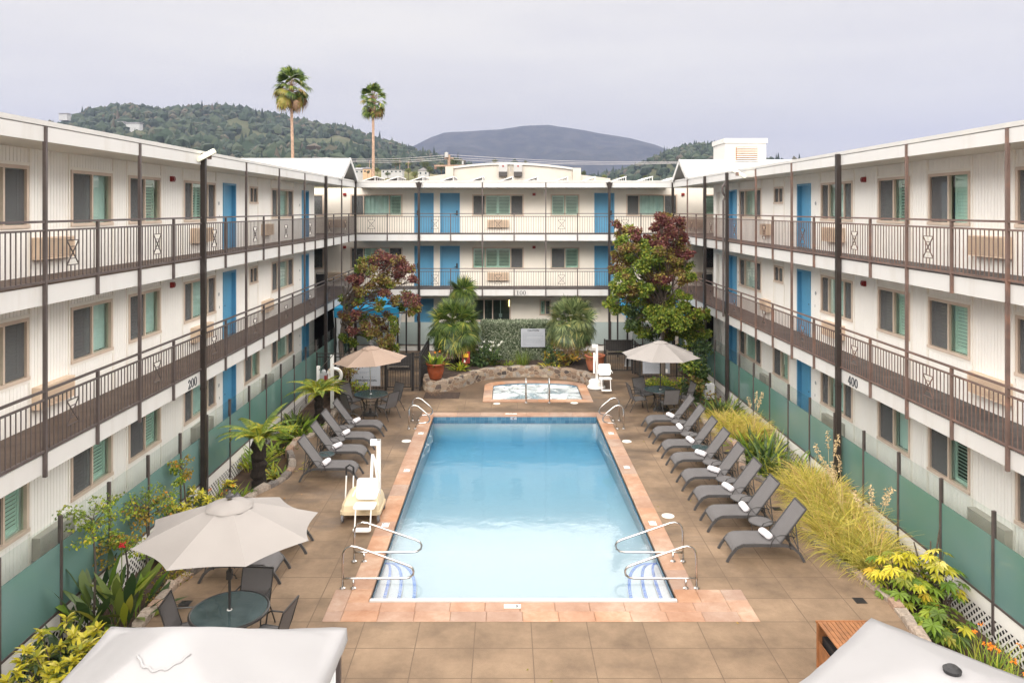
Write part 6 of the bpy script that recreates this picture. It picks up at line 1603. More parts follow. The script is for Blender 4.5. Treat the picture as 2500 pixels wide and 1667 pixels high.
# ---- tree ferns
def tree_fern(label, base, hub_z, length, mats, seed, trunk_r=0.15, n=17):
    rr = random.Random(seed); t = thing('tree_fern', label, 'tree fern', base, 0, 'tree ferns in the left bed')
    tk = MB(); k = 12; tk.tube([(0.03*math.sin(i*2.1), 0.02*math.cos(i*1.7), lerp(-0.35, hub_z, i/k)) for i in range(k+1)], [trunk_r*(1.25 if i % 2 else 1.0)*(1.15 if i < 2 else 1) for i in range(k+1)], 11); tk.build('trunk', 'fern_trunk', t)
    cr = MB(); st = MB()
    for i in range(n):
        az = i*2.39996+rr.uniform(-.2, .2); L_ = length*rr.uniform(0.8, 1.15); el = rr.uniform(0.55, 1.15) if i > 4 else rr.uniform(1.0, 1.35); bend = rr.uniform(1.1, 1.75)
        cr.mi = 0 if rr.random() < 0.7 else 1
        frond(cr, (0, 0, hub_z), az, L_, el, bend, 0.175, 40, None)
        x = y = 0; z = hub_z; pts = [(0, 0, z)]
        for j in range(8):
            e2 = el-bend*((j+0.5)/8)**1.15; x += math.cos(az)*math.cos(e2)*L_/8; y += math.sin(az)*math.cos(e2)*L_/8; z += math.sin(e2)*L_/8; pts.append((x, y, z))
        st.tube(pts, [0.012]*4+[0.008]*4+[0.003], 4)
    cr.build('crown', mats, t); st.build('frond_ribs', 'leaf_fern', t)
tree_fern('tree fern with a thick black trunk behind the near lounger of the left four', (-6.40, 19.56, 0), 1.08, 1.12, ['leaf_fern', 'leaf_fern_gold'], 51, 0.16, 24)
tree_fern('golden green tree fern beside the life ring posts, by the tan umbrella', (-6.26, 25.3, 0), 0.90, 1.12, ['leaf_fern_gold', 'leaf_fern'], 52, 0.13, 26)
# ---- strap leaved and broad leaved clumps
def leaf_clump(name, label, cat, base, n, length, width, mats, seed, el=(0.9, 1.4), bend=(0.5, 1.3), spread=0.25, prof='strap', flowers=None, group=None, seg=6, dead=0.0):
    rr = random.Random(seed); t = thing(name, label, cat, base, 0, group); m = MB()
    for i in range(n):
        az = rr.uniform(0, 2*PI); q = spread*math.sqrt(rr.random()); a2 = rr.uniform(0, 2*PI)
        m.mi = 0 if (len(mats) == 1 or rr.random() < 0.72) else rr.randrange(1, len(mats))
        blade(m, (q*math.cos(a2), q*math.sin(a2), -0.12), az if rr.random() < 0.5 else a2+rr.uniform(-.7, .7), length*rr.uniform(0.65, 1.15), width*rr.uniform(0.75, 1.2), rr.uniform(*el), rr.uniform(*bend), seg, prof, rr.uniform(-.5, .5))
    m.build('leaves', mats, t)
    if flowers:
        mat, k, z0, z1, fr = flowers; f = MB(); s_ = MB()
        for i in range(k):
            a2 = rr.uniform(0, 2*PI); q = spread*1.3*math.sqrt(rr.random()); x, y, z = q*math.cos(a2), q*math.sin(a2), rr.uniform(z0, z1)
            s_.tube([(x*0.5, y*0.5, -0.1), (x, y, z)], [0.006, 0.004], 4); clump(f, (x, y, z), fr, 12, fr*1.2)
        f.build('flower', mat, t); s_.build('flower_stem', 'leaf_green', t)
    return t
leaf_clump('strap_leaf_plant', 'bird of paradise clump of long dark leaves in the left bed by the near table', 'plant', (-6.95, 13.35, -0.2), 70, 1.25, 0.17, ['leaf_strap', 'leaf_lime'], 61, (0.75, 1.45), (0.2, 0.9), 0.55, 'paddle', group='big leaved plants in the left bed')
leaf_clump('strap_leaf_plant', 'smaller dark paddle leaved clump behind the near umbrella', 'plant', (-7.05, 16.9, -0.2), 26, 0.8, 0.15, ['leaf_strap'], 62, (0.8, 1.4), (0.3, 1.0), 0.3, 'paddle', group='big leaved plants in the left bed')
leaf_clump('ginger_plant', 'bright green ginger plant under the golden tree fern on the left', 'plant', (-6.55, 24.0, -0.2), 85, 0.85, 0.13, ['leaf_lime', 'leaf_green'], 63, (0.6, 1.4), (0.5, 1.5), 0.45, 'paddle')
leaf_clump('strap_leaf_plant', 'leafy green clump in the left bed just past the near umbrella', 'plant', (-6.95, 18.4, -0.25), 95, 0.75, 0.055, ['leaf_lime', 'leaf_green'], 64, (0.8, 1.45), (0.5, 1.4), 0.42, 'strap', ('flower_orange', 5, 0.5, 0.75, 0.035))
leaf_clump('fern_clump', 'low golden ferns at the foot of the thick trunked tree fern', 'fern', (-6.1, 20.6, -0.15), 80, 0.62, 0.06, ['leaf_fern_gold', 'leaf_lime'], 65, (0.4, 1.2), (0.7, 1.5), 0.32, 'leaf')
leaf_clump('palm_seedling', 'spiky little palm in the photo\'s bottom left corner under the yellow shrub', 'plant', (-6.35, 10.4, -0.2), 60, 0.8, 0.035, ['leaf_dark', 'leaf_green'], 66, (0.6, 1.4), (0.3, 1.0), 0.3, 'strap')
leaf_clump('potted_plant', 'yellow green striped plant growing in the glossy red pot', 'plant', (-2.74, 29.62, 1.02), 54, 0.62, 0.10, ['leaf_lime', 'leaf_yellow', 'leaf_dark'], 67, (0.5, 1.45), (0.2, 1.1), 0.18, 'leaf', ('flower_orange', 2, 0.35, 0.6, 0.04))
leaf_clump('potted_plant', 'drooping green plant growing in the matt pot behind the white lift', 'plant', (3.70, 31.15, 1.05), 34, 0.45, 0.05, ['leaf_green', 'leaf_dark'], 68, (0.5, 1.4), (0.8, 1.8), 0.18, 'leaf')
leaf_clump('strap_leaf_plant', 'yellow edged plant between the red pot and the red call box', 'plant', (-1.95, 31.65, 0.42), 60, 0.55, 0.07, ['leaf_lime', 'leaf_yellow'], 69, (0.5, 1.4), (0.5, 1.5), 0.22, 'leaf')
leaf_clump('strap_leaf_plant', 'dark strap leaved clump with white flowers under the hedge', 'plant', (-0.62, 32.8, 0.42), 46, 0.95, 0.12, ['leaf_strap', 'leaf_dark'], 70, (0.6, 1.4), (0.5, 1.4), 0.35, 'strap', ('flower_white', 14, 0.35, 0.95, 0.045))
leaf_clump('grass_clump', 'spiky fresh green grass clump below the caution sign', 'grass clump', (0.75, 32.75, 0.42), 130, 0.72, 0.022, ['leaf_green'], 71, (0.9, 1.5), (0.1, 0.7), 0.26, 'grass')
leaf_clump('grass_clump', 'pale low grass tuft on the planter left of the spiky green grass', 'grass clump', (0.12, 32.55, 0.42), 90, 0.42, 0.02, ['leaf_lime'], 72, (0.5, 1.4), (0.4, 1.2), 0.2, 'grass')
leaf_clump('strap_leaf_plant', 'yellowing plant at the foot of the right fan palm by the stone wall', 'plant', (1.95, 32.2, 0.42), 60, 0.42, 0.05, ['leaf_yellow', 'leaf_orange', 'leaf_green'], 73, (0.4, 1.3), (0.4, 1.2), 0.35, 'leaf')
leaf_clump('grass_clump', 'dry russet grass tuft in front of the stone wall\'s left end', 'grass clump', (-2.7, 28.85, 0.0), 160, 0.34, 0.012, ['dead_frond'], 74, (0.3, 1.45), (0.1, 0.8), 0.26, 'grass')
m = MB(); m.box(-3.1, -1.75, 28.35, 29.3, -0.1, 0.008); tag(m.build('soil_patch', 'mulch'), kind='structure')
# right bed
leaf_clump('strap_leaf_plant', 'agave like clump at the far end of the right bed', 'plant', (7.55, 26.4, -0.1), 150, 0.95, 0.075, ['leaf_strap', 'leaf_lime', 'leaf_green'], 75, (0.4, 1.4), (0.3, 1.1), 0.6, 'strap', None, 'strap leaved clumps in the right bed')
for i, (x, y, s_) in enumerate(((7.35, 22.6, 1.0), (7.7, 21.9, 1.05), (7.25, 21.2, 0.9), (7.75, 20.7, 1.0), (7.2, 20.1, 0.75))):
    leaf_clump('strap_leaf_plant', ('broad leaved lily clump, ' if i % 2 else 'dense lily clump, ')+['first beyond', 'second beyond', 'third beyond', 'second before', 'nearest before'][i]+' the right bed\'s middle', 'plant', (x, y, -0.2), 92, 0.98*s_, 0.075, ['leaf_strap', 'leaf_green', 'leaf_lime'] if i else ['leaf_lime', 'leaf_strap'], 80+i, (0.5, 1.4), (0.4, 1.4), 0.38, 'strap', None, 'strap leaved clumps in the right bed')
def grass(label, x, y, h, n, mats, seed, plumes=0):
    rr = random.Random(seed); t = thing('ornamental_grass', label, 'grass clump', (x, y, -0.2), 0, 'golden ornamental grass clumps in the right bed'); m = MB()
    for i in range(n):
        az = rr.uniform(0, 2*PI); q = 0.20*math.sqrt(rr.random()); m.mi = 0 if rr.random() < 0.75 else 1
        blade(m, (q*math.cos(az), q*math.sin(az), 0), az+rr.uniform(-.6, .6), h*rr.uniform(0.75, 1.3), 0.019, rr.uniform(0.95, 1.5), rr.uniform(1.2, 2.6), 6, 'grass', rr.uniform(-.8, .8))
    m.build('blades', mats, t)
    if plumes:
        s_ = MB(); f = MB()
        for i in range(plumes):
            az = rr.uniform(0, 2*PI); l = h*rr.uniform(1.3, 1.7); a = rr.uniform(0.1, 0.4)
            pts = [(math.cos(az)*l*a*k*k/9*0.9, math.sin(az)*l*a*k*k/9*0.9, l*k/3) for k in range(4)]
            s_.tube(pts, [0.005, 0.004, 0.004, 0.003], 4)
            for j in range(5):
                tq = 0.82+0.05*j; p = Vector(pts[2]).lerp(Vector(pts[3]), min(1.1, (tq-0.66)/0.33)); clump(f, tuple(p), 0.035, 9, 0.05)
        s_.build('plume_stem', 'seedhead', t); f.build('plume', 'seedhead', t)
GG = ['leaf_grass_gold', 'leaf_grass_olive']
gp = [(7.25, 25.3, 0.80, 'farthest clump beside the agave like plant'), (7.85, 24.9, 0.85, 'far clump against the glass fence'), (7.3, 24.4, 0.90, 'far clump behind the third farthest lounger'), (7.85, 23.8, 0.95, 'far clump bordering the lilies and glass fence'), (7.2, 23.55, 0.75, 'far clump bordering the lilies and stone edging'),
      (7.9, 19.5, 1.05, 'clump just before the lilies by the glass fence'), (7.35, 18.9, 0.95, 'clump behind the third nearest lounger'), (7.95, 18.5, 1.1, 'tall clump in front of the thick black post'), (7.5, 18.0, 1.0, 'clump behind the second nearest lounger\'s backrest'), (7.15, 17.2, 0.95, 'clump bulging over the stone edging behind the drain'), (7.75, 17.3, 1.05, 'clump by the fence in the grass bed\'s middle'),
      (7.0, 16.3, 0.95, 'clump right behind the nearest lounger of the right row'), (7.55, 16.4, 1.0, 'clump between two glass fence posts in the middle'), (7.05, 15.4, 0.9, 'near clump leaning over the stone edging'), (7.6, 15.5, 0.95, 'near clump with tall plumes by the fence'), (7.25, 14.75, 0.8, 'nearest clump touching the yellow green fatsia')]
for i, (x, y, h, lb) in enumerate(gp): grass('golden ornamental grass, '+lb, x, y, h, 560, GG if i not in (9, 13, 15) else GG[::-1], 100+i, 4 if i in (3, 7, 10, 14) else 0)
# fatsia: palmate leaves on stalks
def fatsia(label, base, n, h, seed, mats, rad=0.55):
    rr = random.Random(seed); t = thing('fatsia_shrub', label, 'shrub', base, 0, 'fatsia shrubs in the right bed'); m = MB(); st = MB()
    for i in range(n):
        az = rr.uniform(0, 2*PI); q = rad*math.sqrt(rr.random()); z = h*rr.uniform(0.25, 1.0)*(1-0.35*q/rad); hub = Vector((q*math.cos(az), q*math.sin(az), z))
        st.tube([(hub.x*0.2, hub.y*0.2, -0.1), (hub.x*0.6, hub.y*0.6, z*0.6), tuple(hub)], [0.014, 0.009, 0.005], 5)
        m.mi = 0 if z > h*0.55 and rr.random() < 0.8 else 1
        d = Vector((math.cos(az), math.sin(az), -0.35)); nn = Vector((math.cos(az)*0.3, math.sin(az)*0.3, 1)); s_ = d.cross(nn).normalized()
        L_ = rr.uniform(0.15, 0.23); vs = [tuple(hub)]; fs = []; k = 8
        for j in range(k):
            a = lerp(-2.3, 2.3, j/(k-1)); dv = d.normalized()*math.cos(a)+s_*math.sin(a); pw = s_*math.cos(a)-d.normalized()*math.sin(a); ll = L_*(1-0.28*abs(a)/2.3)
            o = len(vs); vs += [tuple(hub+dv*ll*0.6+pw*ll*0.17), tuple(hub+dv*ll+Vector((0, 0, -ll*0.25))), tuple(hub+dv*ll*0.6-pw*ll*0.17)]; fs += [(0, o, o+1), (0, o+1, o+2)]
        m.add(vs, fs)
    m.build('leaves', mats, t); st.build('stem', 'bark_brown', t)
FM = ['leaf_yellow', 'leaf_lime']
fatsia('yellow topped fatsia beside the nearest golden grass', (7.35, 14.0, -0.25), 95, 1.15, 121, FM, 0.55)
fatsia('low green fatsia on bare soil before the white lattice', (7.55, 13.1, -0.3), 60, 0.55, 122, ['leaf_lime', 'leaf_green'], 0.5)
fatsia('leggy fatsia with bare brown branches against the glass fence', (8.0, 13.9, -0.3), 34, 1.45, 123, FM, 0.4)
m = MB(); t = thing('bare_branches', 'bare brown branches of a pruned shrub by the right glass fence', 'branches', (8.0, 14.2, -0.3))
for k, (dx, dy, z) in enumerate(((-0.25, 0.1, 1.1), (0.1, -0.15, 1.5), (0.15, 0.2, 0.9), (-0.1, -0.2, 1.25))): m.tube([(0, 0, 0), (dx*0.5, dy*0.4, z*0.5), (dx, dy, z)], [0.03, 0.022, 0.012], 6)
m.build('branch', 'bark_grey', t)
leaf_clump('daylily_clump', 'daylilies with orange flowers before the lattice, the clump nearer the camera', 'plant', (7.55, 11.3, -0.3), 170, 0.78, 0.03, ['leaf_lime', 'leaf_green'], 131, (0.9, 1.45), (0.3, 1.2), 0.5, 'grass', ('flower_orange', 7, 0.5, 0.72, 0.032), 'daylilies')
leaf_clump('daylily_clump', 'smaller daylily clump beside the bare soil at the lattice', 'plant', (7.75, 12.2, -0.3), 90, 0.6, 0.028, ['leaf_lime', 'leaf_green'], 132, (0.9, 1.45), (0.3, 1.2), 0.35, 'grass', ('flower_orange', 4, 0.5, 0.7, 0.032), 'daylilies')
# left bed: yellow laurels, nandinas
def rosettes(label, base, spots, seed, mats, L_=0.15, per=9, name='yellow_shrub', group='yellow leaved shrubs in the left bed'):
    rr = random.Random(seed); t = thing(name, label, 'shrub', base, 0, group); m = MB(); st = MB()
    for (x, y, z) in spots:
        st.tube([(x*0.3, y*0.3, -0.1), (x*0.7, y*0.7, z*0.6), (x, y, z)], [0.014, 0.010, 0.006], 5)
        for lay in range(3):
            for k in range(per):
                az = rr.uniform(0, 2*PI); m.mi = 0 if lay < 2 else 1
                blade(m, (x, y, z-0.05*lay), az, L_*rr.uniform(0.8, 1.25), L_*0.36, rr.uniform(0.2, 1.1)-0.35*lay, 0.9, 4, 'leaf', rr.uniform(-.4, .4))
    m.build('leaves', mats, t); st.build('stem', 'bark_brown', t)
rr_ = random.Random(9)
sp_ = [(rr_.uniform(-0.55, 0.6), rr_.uniform(-0.75, 0.75), rr_.uniform(0.25, 0.85)) for _ in range(64)]
rosettes('brilliant yellow leaved shrub in the left bed nearest the camera', (-6.62, 11.3, -0.15), [(x, y, z*(1.1-0.3*abs(y))) for x, y, z in sp_], 141, ['leaf_yellow', 'leaf_strap'])
sp_ = [(rr_.uniform(-0.5, 0.5), rr_.uniform(-0.8, 0.8), rr_.uniform(0.3, 0.75)) for _ in range(42)]
rosettes('yellow spotted shrub behind the top of the near umbrella', (-7.05, 17.4, -0.15), sp_, 142, ['leaf_yellow', 'leaf_dark'], 0.13)
def nandina(label, base, h, rad, n, seed, mats):
    rr = random.Random(seed); t = thing('nandina', label, 'shrub', base, 0, 'thin feathery shrubs along the left glass fence'); m = MB(); st = MB()
    st.tube([(0, 0, -0.2), (0.03, 0.02, h*0.4), (-0.02, 0, h*0.75)], [0.022, 0.018, 0.012], 6)
    for i in range(n):
        az = rr.uniform(0, 2*PI); el = rr.uniform(-0.1, 0.9); L_ = rad*rr.uniform(0.5, 1.1); z0 = h*rr.uniform(0.6, 0.8)
        e = Vector((math.cos(az)*math.cos(el)*L_, math.sin(az)*math.cos(el)*L_, z0+math.sin(el)*L_)); st.tube([(0, 0, z0), tuple(e*0.5+Vector((0, 0, z0*0.5+0.05))), tuple(e)], [0.008, 0.006, 0.003], 4)
        m.mi = rr.randrange(len(mats)); clump(m, tuple(e), rad*0.32, 26, 0.065, 0.5); clump(m, tuple(e*0.6+Vector((0, 0, z0*0.4))), rad*0.25, 12, 0.06, 0.5)
    m.build('foliage', mats, t); st.build('stem', 'bark_grey', t)
ND = ['leaf_fern', 'leaf_orange', 'leaf_lime']
nandina('sparse little tree with a bare thin trunk rising before the left glass fence', (-7.3, 13.35, -0.2), 2.45, 0.52, 16, 151, ['leaf_fern', 'leaf_lime'])
nandina('feathery green and orange shrub, middle one along the left fence', (-7.35, 15.4, -0.2), 1.55, 0.60, 26, 152, ND)
nandina('feathery shrub just behind the bird of paradise clump', (-7.2, 14.3, -0.2), 1.25, 0.48, 18, 153, ND)
nandina('thin feathery shrub farthest along the left fence, before the thick black post', (-7.3, 17.1, -0.2), 1.85, 0.36, 12, 154, ND)
shrub('ground_cover', 'low orange leaved ground cover along the left stone edging', 'ground cover', (-6.45, 14.4, -0.15), rclumps(16, 0.3, 0.9, 0.08, 0.25, 0.12, 0.2, 2, 12), ['leaf_orange', 'leaf_fern_gold'], 0.05, 70)
t = thing('flower_head', 'single dark red flower head above the bird of paradise leaves', 'flower', (-7.0, 13.75, 0.0)); m = MB(); clump(m, (0, 0, 1.0), 0.045, 26, 0.045); m.build('petals', 'flower_red', t); m = MB(); m.tube([(0, 0, -0.2), (0, 0, 1.1)], 0.008, 5); m.build('stem', 'leaf_green', t)
# fallen leaves on the deck
m = MB(); C = np.array([(7.0+0.03*math.sin(i), 14.6, 0.012) for i in range(1)]+[(rnd.uniform(-5.5, 6.2), rnd.uniform(11, 29), 0.008) for _ in range(46)])
C = C[~((C[:, 0] > -3.0) & (C[:, 0] < 3.6) & (C[:, 1] > 13) & (C[:, 1] < 26.5))]
add_leaves(m, C, np.stack([npr.normal(size=len(C)), npr.normal(size=len(C)), 0*C[:, 0]], 1), np.tile([0, 0, 1.0], (len(C), 1))+npr.normal(size=(len(C), 3))*0.1, 0.05+0.03*npr.random(len(C)), 0.035)
tag(m.build('fallen_leaves', 'leaf_orange'), 'few dry leaves scattered over the pool deck', 'leaves', kind='stuff')

# more greenery along the left bed
for i, (x, y, L_, w_, n_, mt, lb) in enumerate((( -7.2, 21.6, 0.75, 0.06, 80, ['leaf_lime', 'leaf_fern_gold'], 'lime green leafy clump between the two tree ferns by the glass fence'), (-6.75, 22.6, 0.6, 0.06, 70, ['leaf_green', 'leaf_lime'], 'fresh green clump filling the bay of the left stone edging'), (-7.1, 25.8, 0.7, 0.07, 70, ['leaf_green', 'leaf_dark'], 'dark green clump behind the golden tree fern'),
    (-6.75, 19.0, 0.5, 0.05, 60, ['leaf_lime', 'leaf_fern_gold'], 'low lime clump at the base of the thick black tree fern trunk'), (-7.2, 12.2, 0.95, 0.12, 36, ['leaf_strap', 'leaf_green'], 'dark broad leaved clump between the yellow shrub and the left fence'), (-6.5, 16.2, 0.45, 0.05, 70, ['leaf_fern_gold', 'leaf_lime'], 'low golden green clump hidden half behind the near umbrella'), (-7.25, 16.3, 0.8, 0.08, 60, ['leaf_lime', 'leaf_green'], 'green clump along the left fence behind the near umbrella'))):
    leaf_clump('leafy_clump', lb, 'plant', (x, y, -0.2), n_, L_, w_, mt, 400+i, (0.6, 1.4), (0.5, 1.5), 0.36, 'leaf', None, 'leafy clumps filling the left bed')
# ---------------------------------------------------------------- beyond the motel
def bx(m, px0, px1, py0, py1, Y, dep):
    a = P(px0, py1, Y); b = P(px1, py0, Y); m.box(a[0], b[0], Y, Y+dep, a[2], b[2])
t = thing('arched_hall', 'white building with a shallow arched roof behind the far wing', 'building', (0, 55, 0))
Y = 55.0; k = Y/F
arch = [(1091, 409.5), (1110, 408.0), (1150, 403.5), (1190, 400.3), (1238, 398.8), (1290, 400.5), (1340, 404.5), (1380, 409), (1399, 412)]
m = MB(); pts = [((x-CX)*k, H-(y-CY)*k) for x, y in arch]; n = len(pts)
m.add([(x, 0, z) for x, z in pts]+[(x, 0, 4) for x, z in pts], [(i, i+1, n+i+1, n+i) for i in range(n-1)])
m.build('front_wall', 'stucco_white', t)
m = MB(); m.add([(x, -0.12, z+0.05) for x, z in pts]+[(x, 20, z+0.05) for x, z in pts], [(i, n+i, n+i+1, i+1) for i in range(n-1)]); m.add([(x, -0.12, z+0.05) for x, z in pts]+[(x, -0.12, z-0.10) for x, z in pts], [(i, i+1, n+i+1, n+i) for i in range(n-1)]); m.build('roof', 'roof_white', t)
for x0, x1, y in ((1088, 1107, 409), (1398, 1417.5, 412.5)):
    m = MB(); m.box((x0-CX)*k, (x1-CX)*k, -0.25, 0.6, 4, H-(y-CY)*k+0.05); m.build('corner_pier', 'stucco_white', t)
m = MB(); m.add([((1030-CX)*k, 0, H-(434-CY)*k), ((1088-CX)*k, 0, H-(425-CY)*k), ((1088-CX)*k, 0, 4), ((1030-CX)*k, 0, 4), ((1030-CX)*k, 12, H-(434-CY)*k), ((1088-CX)*k, 12, H-(425-CY)*k)], [(0, 3, 2, 1), (0, 1, 5, 4)])
m.build('side_wing', 'stucco_white', t); m = MB(); m.add([((1417-CX)*k, 0, H-(427-CY)*k), ((1490-CX)*k, 0, H-(436-CY)*k), ((1490-CX)*k, 0, 4), ((1417-CX)*k, 0, 4), ((1417-CX)*k, 12, H-(427-CY)*k), ((1490-CX)*k, 12, H-(436-CY)*k)], [(0, 3, 2, 1), (0, 1, 5, 4)]); m.build('side_wing', 'stucco_white', t)
for px in (1228, 1264.5):
    x = (px-CX)*k; m = MB(); m.cbox(x-0.31, x+0.31, -0.25, 0.0, H-(420-CY)*k, H-(403-CY)*k, 0.02); bo = m.build('inverter_box', 'house_wall', t)
    m = MB(); m.cbox(x-0.30, x+0.30, -0.26, 0.0, H-(431-CY)*k, H-(420.2-CY)*k, 0.02); m.build('lower_box', 'panel_dark', bo)
    m = MB(); m.box(x-0.05, x+0.06, -0.262, -0.252, H-(408.5-CY)*k, H-(404-CY)*k); m.build('warning_label', 'alarm_red', bo)
m = MB()
for px in (1230, 1247, 1262): m.tube([((px-CX)*k, -0.1, H-(420-CY)*k), ((px-CX)*k, -0.1, H-(396-CY)*k)], 0.02, 5)
m.build('conduit', 'steel_dull', t)
# solar panels tilted on the far wing's roof
sp = [(868, 901), (924, 973), (985, 1041), (1059, 1100), (1131, 1164), (1204, 1232), (1265, 1299), (1338, 1367), (1405, 1442), (1480, 1530), (1545, 1590), (1610, 1650)]
sol = None; rk_ = ['first', 'second', 'third', 'fourth', 'fifth', 'sixth', 'seventh', 'eighth', 'ninth', 'tenth', 'eleventh', 'twelfth']
for i, (p0, p1) in enumerate(sp):
    x = (p0-CX)*42.5/F; lb = f'white framed solar panel tilted on the far roof, {rk_[i]} from the left gable'
    if sol is None:
        sol = thing('solar_panel', lb, 'solar panel', (x, 42.5, 8.52), 0, 'solar panels on the far wing\'s roof')
        m = MB(); m.add([(0, 0, 0.05), (1.10, 0, 0.42), (1.10, 3.2, 0.42), (0, 3.2, 0.05), (0, 0, 0.08), (1.10, 0, 0.45), (1.10, 3.2, 0.45), (0, 3.2, 0.08)], [(3, 2, 1, 0), (0, 1, 5, 4), (1, 2, 6, 5), (2, 3, 7, 6), (3, 0, 4, 7)]); m.build('panel', 'panel_dark', sol)
        m = MB(); m.bar((0, -0.02, 0.07), (1.12, -0.02, 0.44), 0.05); m.bar((1.12, 0, 0.44), (1.12, 3.2, 0.44), 0.05)
        for y in (0.0, 0.8, 1.6, 2.4, 3.2): m.bar((1.1, y, 0.0), (1.1, y, 0.43), 0.04)
        m.add([(0, 0, 0.085), (1.10, 0, 0.455), (1.10, 3.2, 0.455), (0, 3.2, 0.085)], [(0, 1, 2, 3)]); m.build('frame', 'white_paint', sol)
    else: dup(sol, (x, 42.5, 8.52), 0, lb)
# hills
def hill(name, ridge, D, Dfoot, zfoot, mat, amp, nx=170, ny=46, seed=0.0, p=1.25, back=0.35):
    rx = [r_[0] for r_ in ridge]; x0, x1 = rx[0], rx[-1]; tab = [(a, b) for a, b in ridge]
    vs = []; fs = []; nb = 6
    for i in range(nx+1):
        px = lerp(x0, x1, i/nx); zr = H-(curve_x(tab, px)-CY)*D/F
        for j in range(ny+nb+1):
            t = j/ny
            if t <= 1:
                Yv = lerp(Dfoot, D, t); x = (px-CX)*Yv/F; g_ = zfoot+(zr-zfoot)*t**p
                g_ += amp*(mnoise.fractal((x*2.2/amp/8+seed, Yv*1.6/amp/8, seed), 1.0, 2.0, 5))*math.sin(PI*min(1, t*0.98))*1.0
            else:
                Yv = D*(1+(t-1)*back*3); x = (px-CX)*Yv/F; g_ = lerp(zr, zfoot, min(1, (t-1)*ny/nb*0.6))
            vs.append((x, Yv, g_))
    w = ny+nb+1
    for i in range(nx):
        for j in range(ny+nb): a = i*w+j; fs.append((a, a+w, a+w+1, a+1))
    m = MB(); m.add(vs, fs); o = m.build(name, mat, smooth=True); tag(o, kind='structure'); return vs, w, nx, ny
def forest(name, grid, n, h0, h1, seed, mat='forest_leaf', clear=None, hi=1.0):
    vs, w, nx, ny = grid; g_ = np.random.default_rng(seed); A = np.array(vs).reshape(nx+1, w, 3)
    ico = bpy.data.meshes.new('tmp'); import bmesh
    bm = bmesh.new(); bmesh.ops.create_icosphere(bm, subdivisions=1, radius=1.0); iv = np.array([v.co[:] for v in bm.verts]); it = np.array([[v.index for v in f.verts] for f in bm.faces]); bm.free(); bpy.data.meshes.remove(ico)
    cone = np.array([(math.cos(2*PI*k/6)*0.55, math.sin(2*PI*k/6)*0.55, -0.7) for k in range(6)]+[(math.cos(2*PI*k/6+.5)*0.36, math.sin(2*PI*k/6+.5)*0.36, 0.25) for k in range(6)]+[(0, 0, 1.6)]); ct = np.array([[k, (k+1) % 6, 6+k] for k in range(6)]+[[6+k, (k+1) % 6, 6+(k+1) % 6] for k in range(6)]+[[6+k, 6+(k+1) % 6, 12] for k in range(6)])
    m = MB()
    for q in range(n):
        u = g_.random()*nx; v = (g_.random()**0.75)*ny*hi
        if q % 7 == 0: v = ny*hi*(0.985+0.015*g_.random())
        i, j = int(u), int(min(v, ny-1e-3)); fu, fv = u-i, v-j
        p_ = (A[i, j]*(1-fu)*(1-fv)+A[min(i+1, nx), j]*fu*(1-fv)+A[i, min(j+1, w-1)]*(1-fu)*fv+A[min(i+1, nx), min(j+1, w-1)]*fu*fv)
        if clear and mnoise.noise((p_[0]*clear[0]+3.1, p_[1]*clear[0]*0.8, 0.3)) > clear[1]: continue
        s_ = h0+(h1-h0)*g_.random()**2
        con = g_.random() < 0.14; T_, K_ = (cone, ct) if con else (iv, it)
        V = T_*np.array([s_*0.55, s_*0.55, s_*(0.62 if not con else 0.62)])*(1+0.22*g_.normal(size=(len(T_), 1)))+p_+np.array([0, 0, s_*0.35])
        m.arr(V, K_)
    tag(m.build(name, mat), 'trees covering the hillside as one far off wood', 'forest', kind='stuff')
    return m
lh = hill('hill', [(-420, 470), (-100, 400), (60, 330), (119, 306), (165, 298), (213, 285), (280, 272), (304, 270), (361, 276), (405, 280), (470, 273), (531, 270), (596, 276), (640, 289), (707, 298), (747, 312), (801, 322), (831, 319), (870, 336), (927, 352), (979, 366), (1040, 384), (1100, 400), (1200, 420), (1320, 440)], 1300, 420, 0, 'hill_ground', 26, seed=2.3)
fr_ = forest('forest', lh, 10000, 7, 15, 5, clear=(0.0085, 0.34))
rh = hill('hill', [(1380, 470), (1440, 446), (1500, 434), (1545, 420), (1585, 402), (1622, 384), (1675, 369), (1720, 366), (1760, 368), (1820, 379), (1880, 394), (1950, 405), (2050, 425), (2200, 450)], 1200, 450, 0, 'hill_ground', 24, 90, 40, seed=7.9)
forest('forest', rh, 3600, 7, 13, 6, clear=(0.009, 0.45))
hill('mountain', [(820, 440), (900, 400), (960, 372), (988, 360), (1020, 346), (1052, 330), (1084, 320), (1127, 319), (1169, 317), (1222, 314), (1275, 306), (1339, 303), (1392, 309), (1435, 316), (1488, 328), (1541, 339), (1594, 355), (1637, 372), (1680, 389), (1754, 415), (1850, 440)], 4600, 2300, 0, 'mountain_ground', 300, 190, 60, seed=4.4, p=1.1)
fh = hill('hillside', [(760, 442), (800, 432), (850, 420), (920, 417), (1000, 419), (1060, 426), (1130, 436), (1220, 446), (1420, 446), (1500, 446)], 470, 180, 3, 'field_ground', 4, 60, 24, seed=1.2)
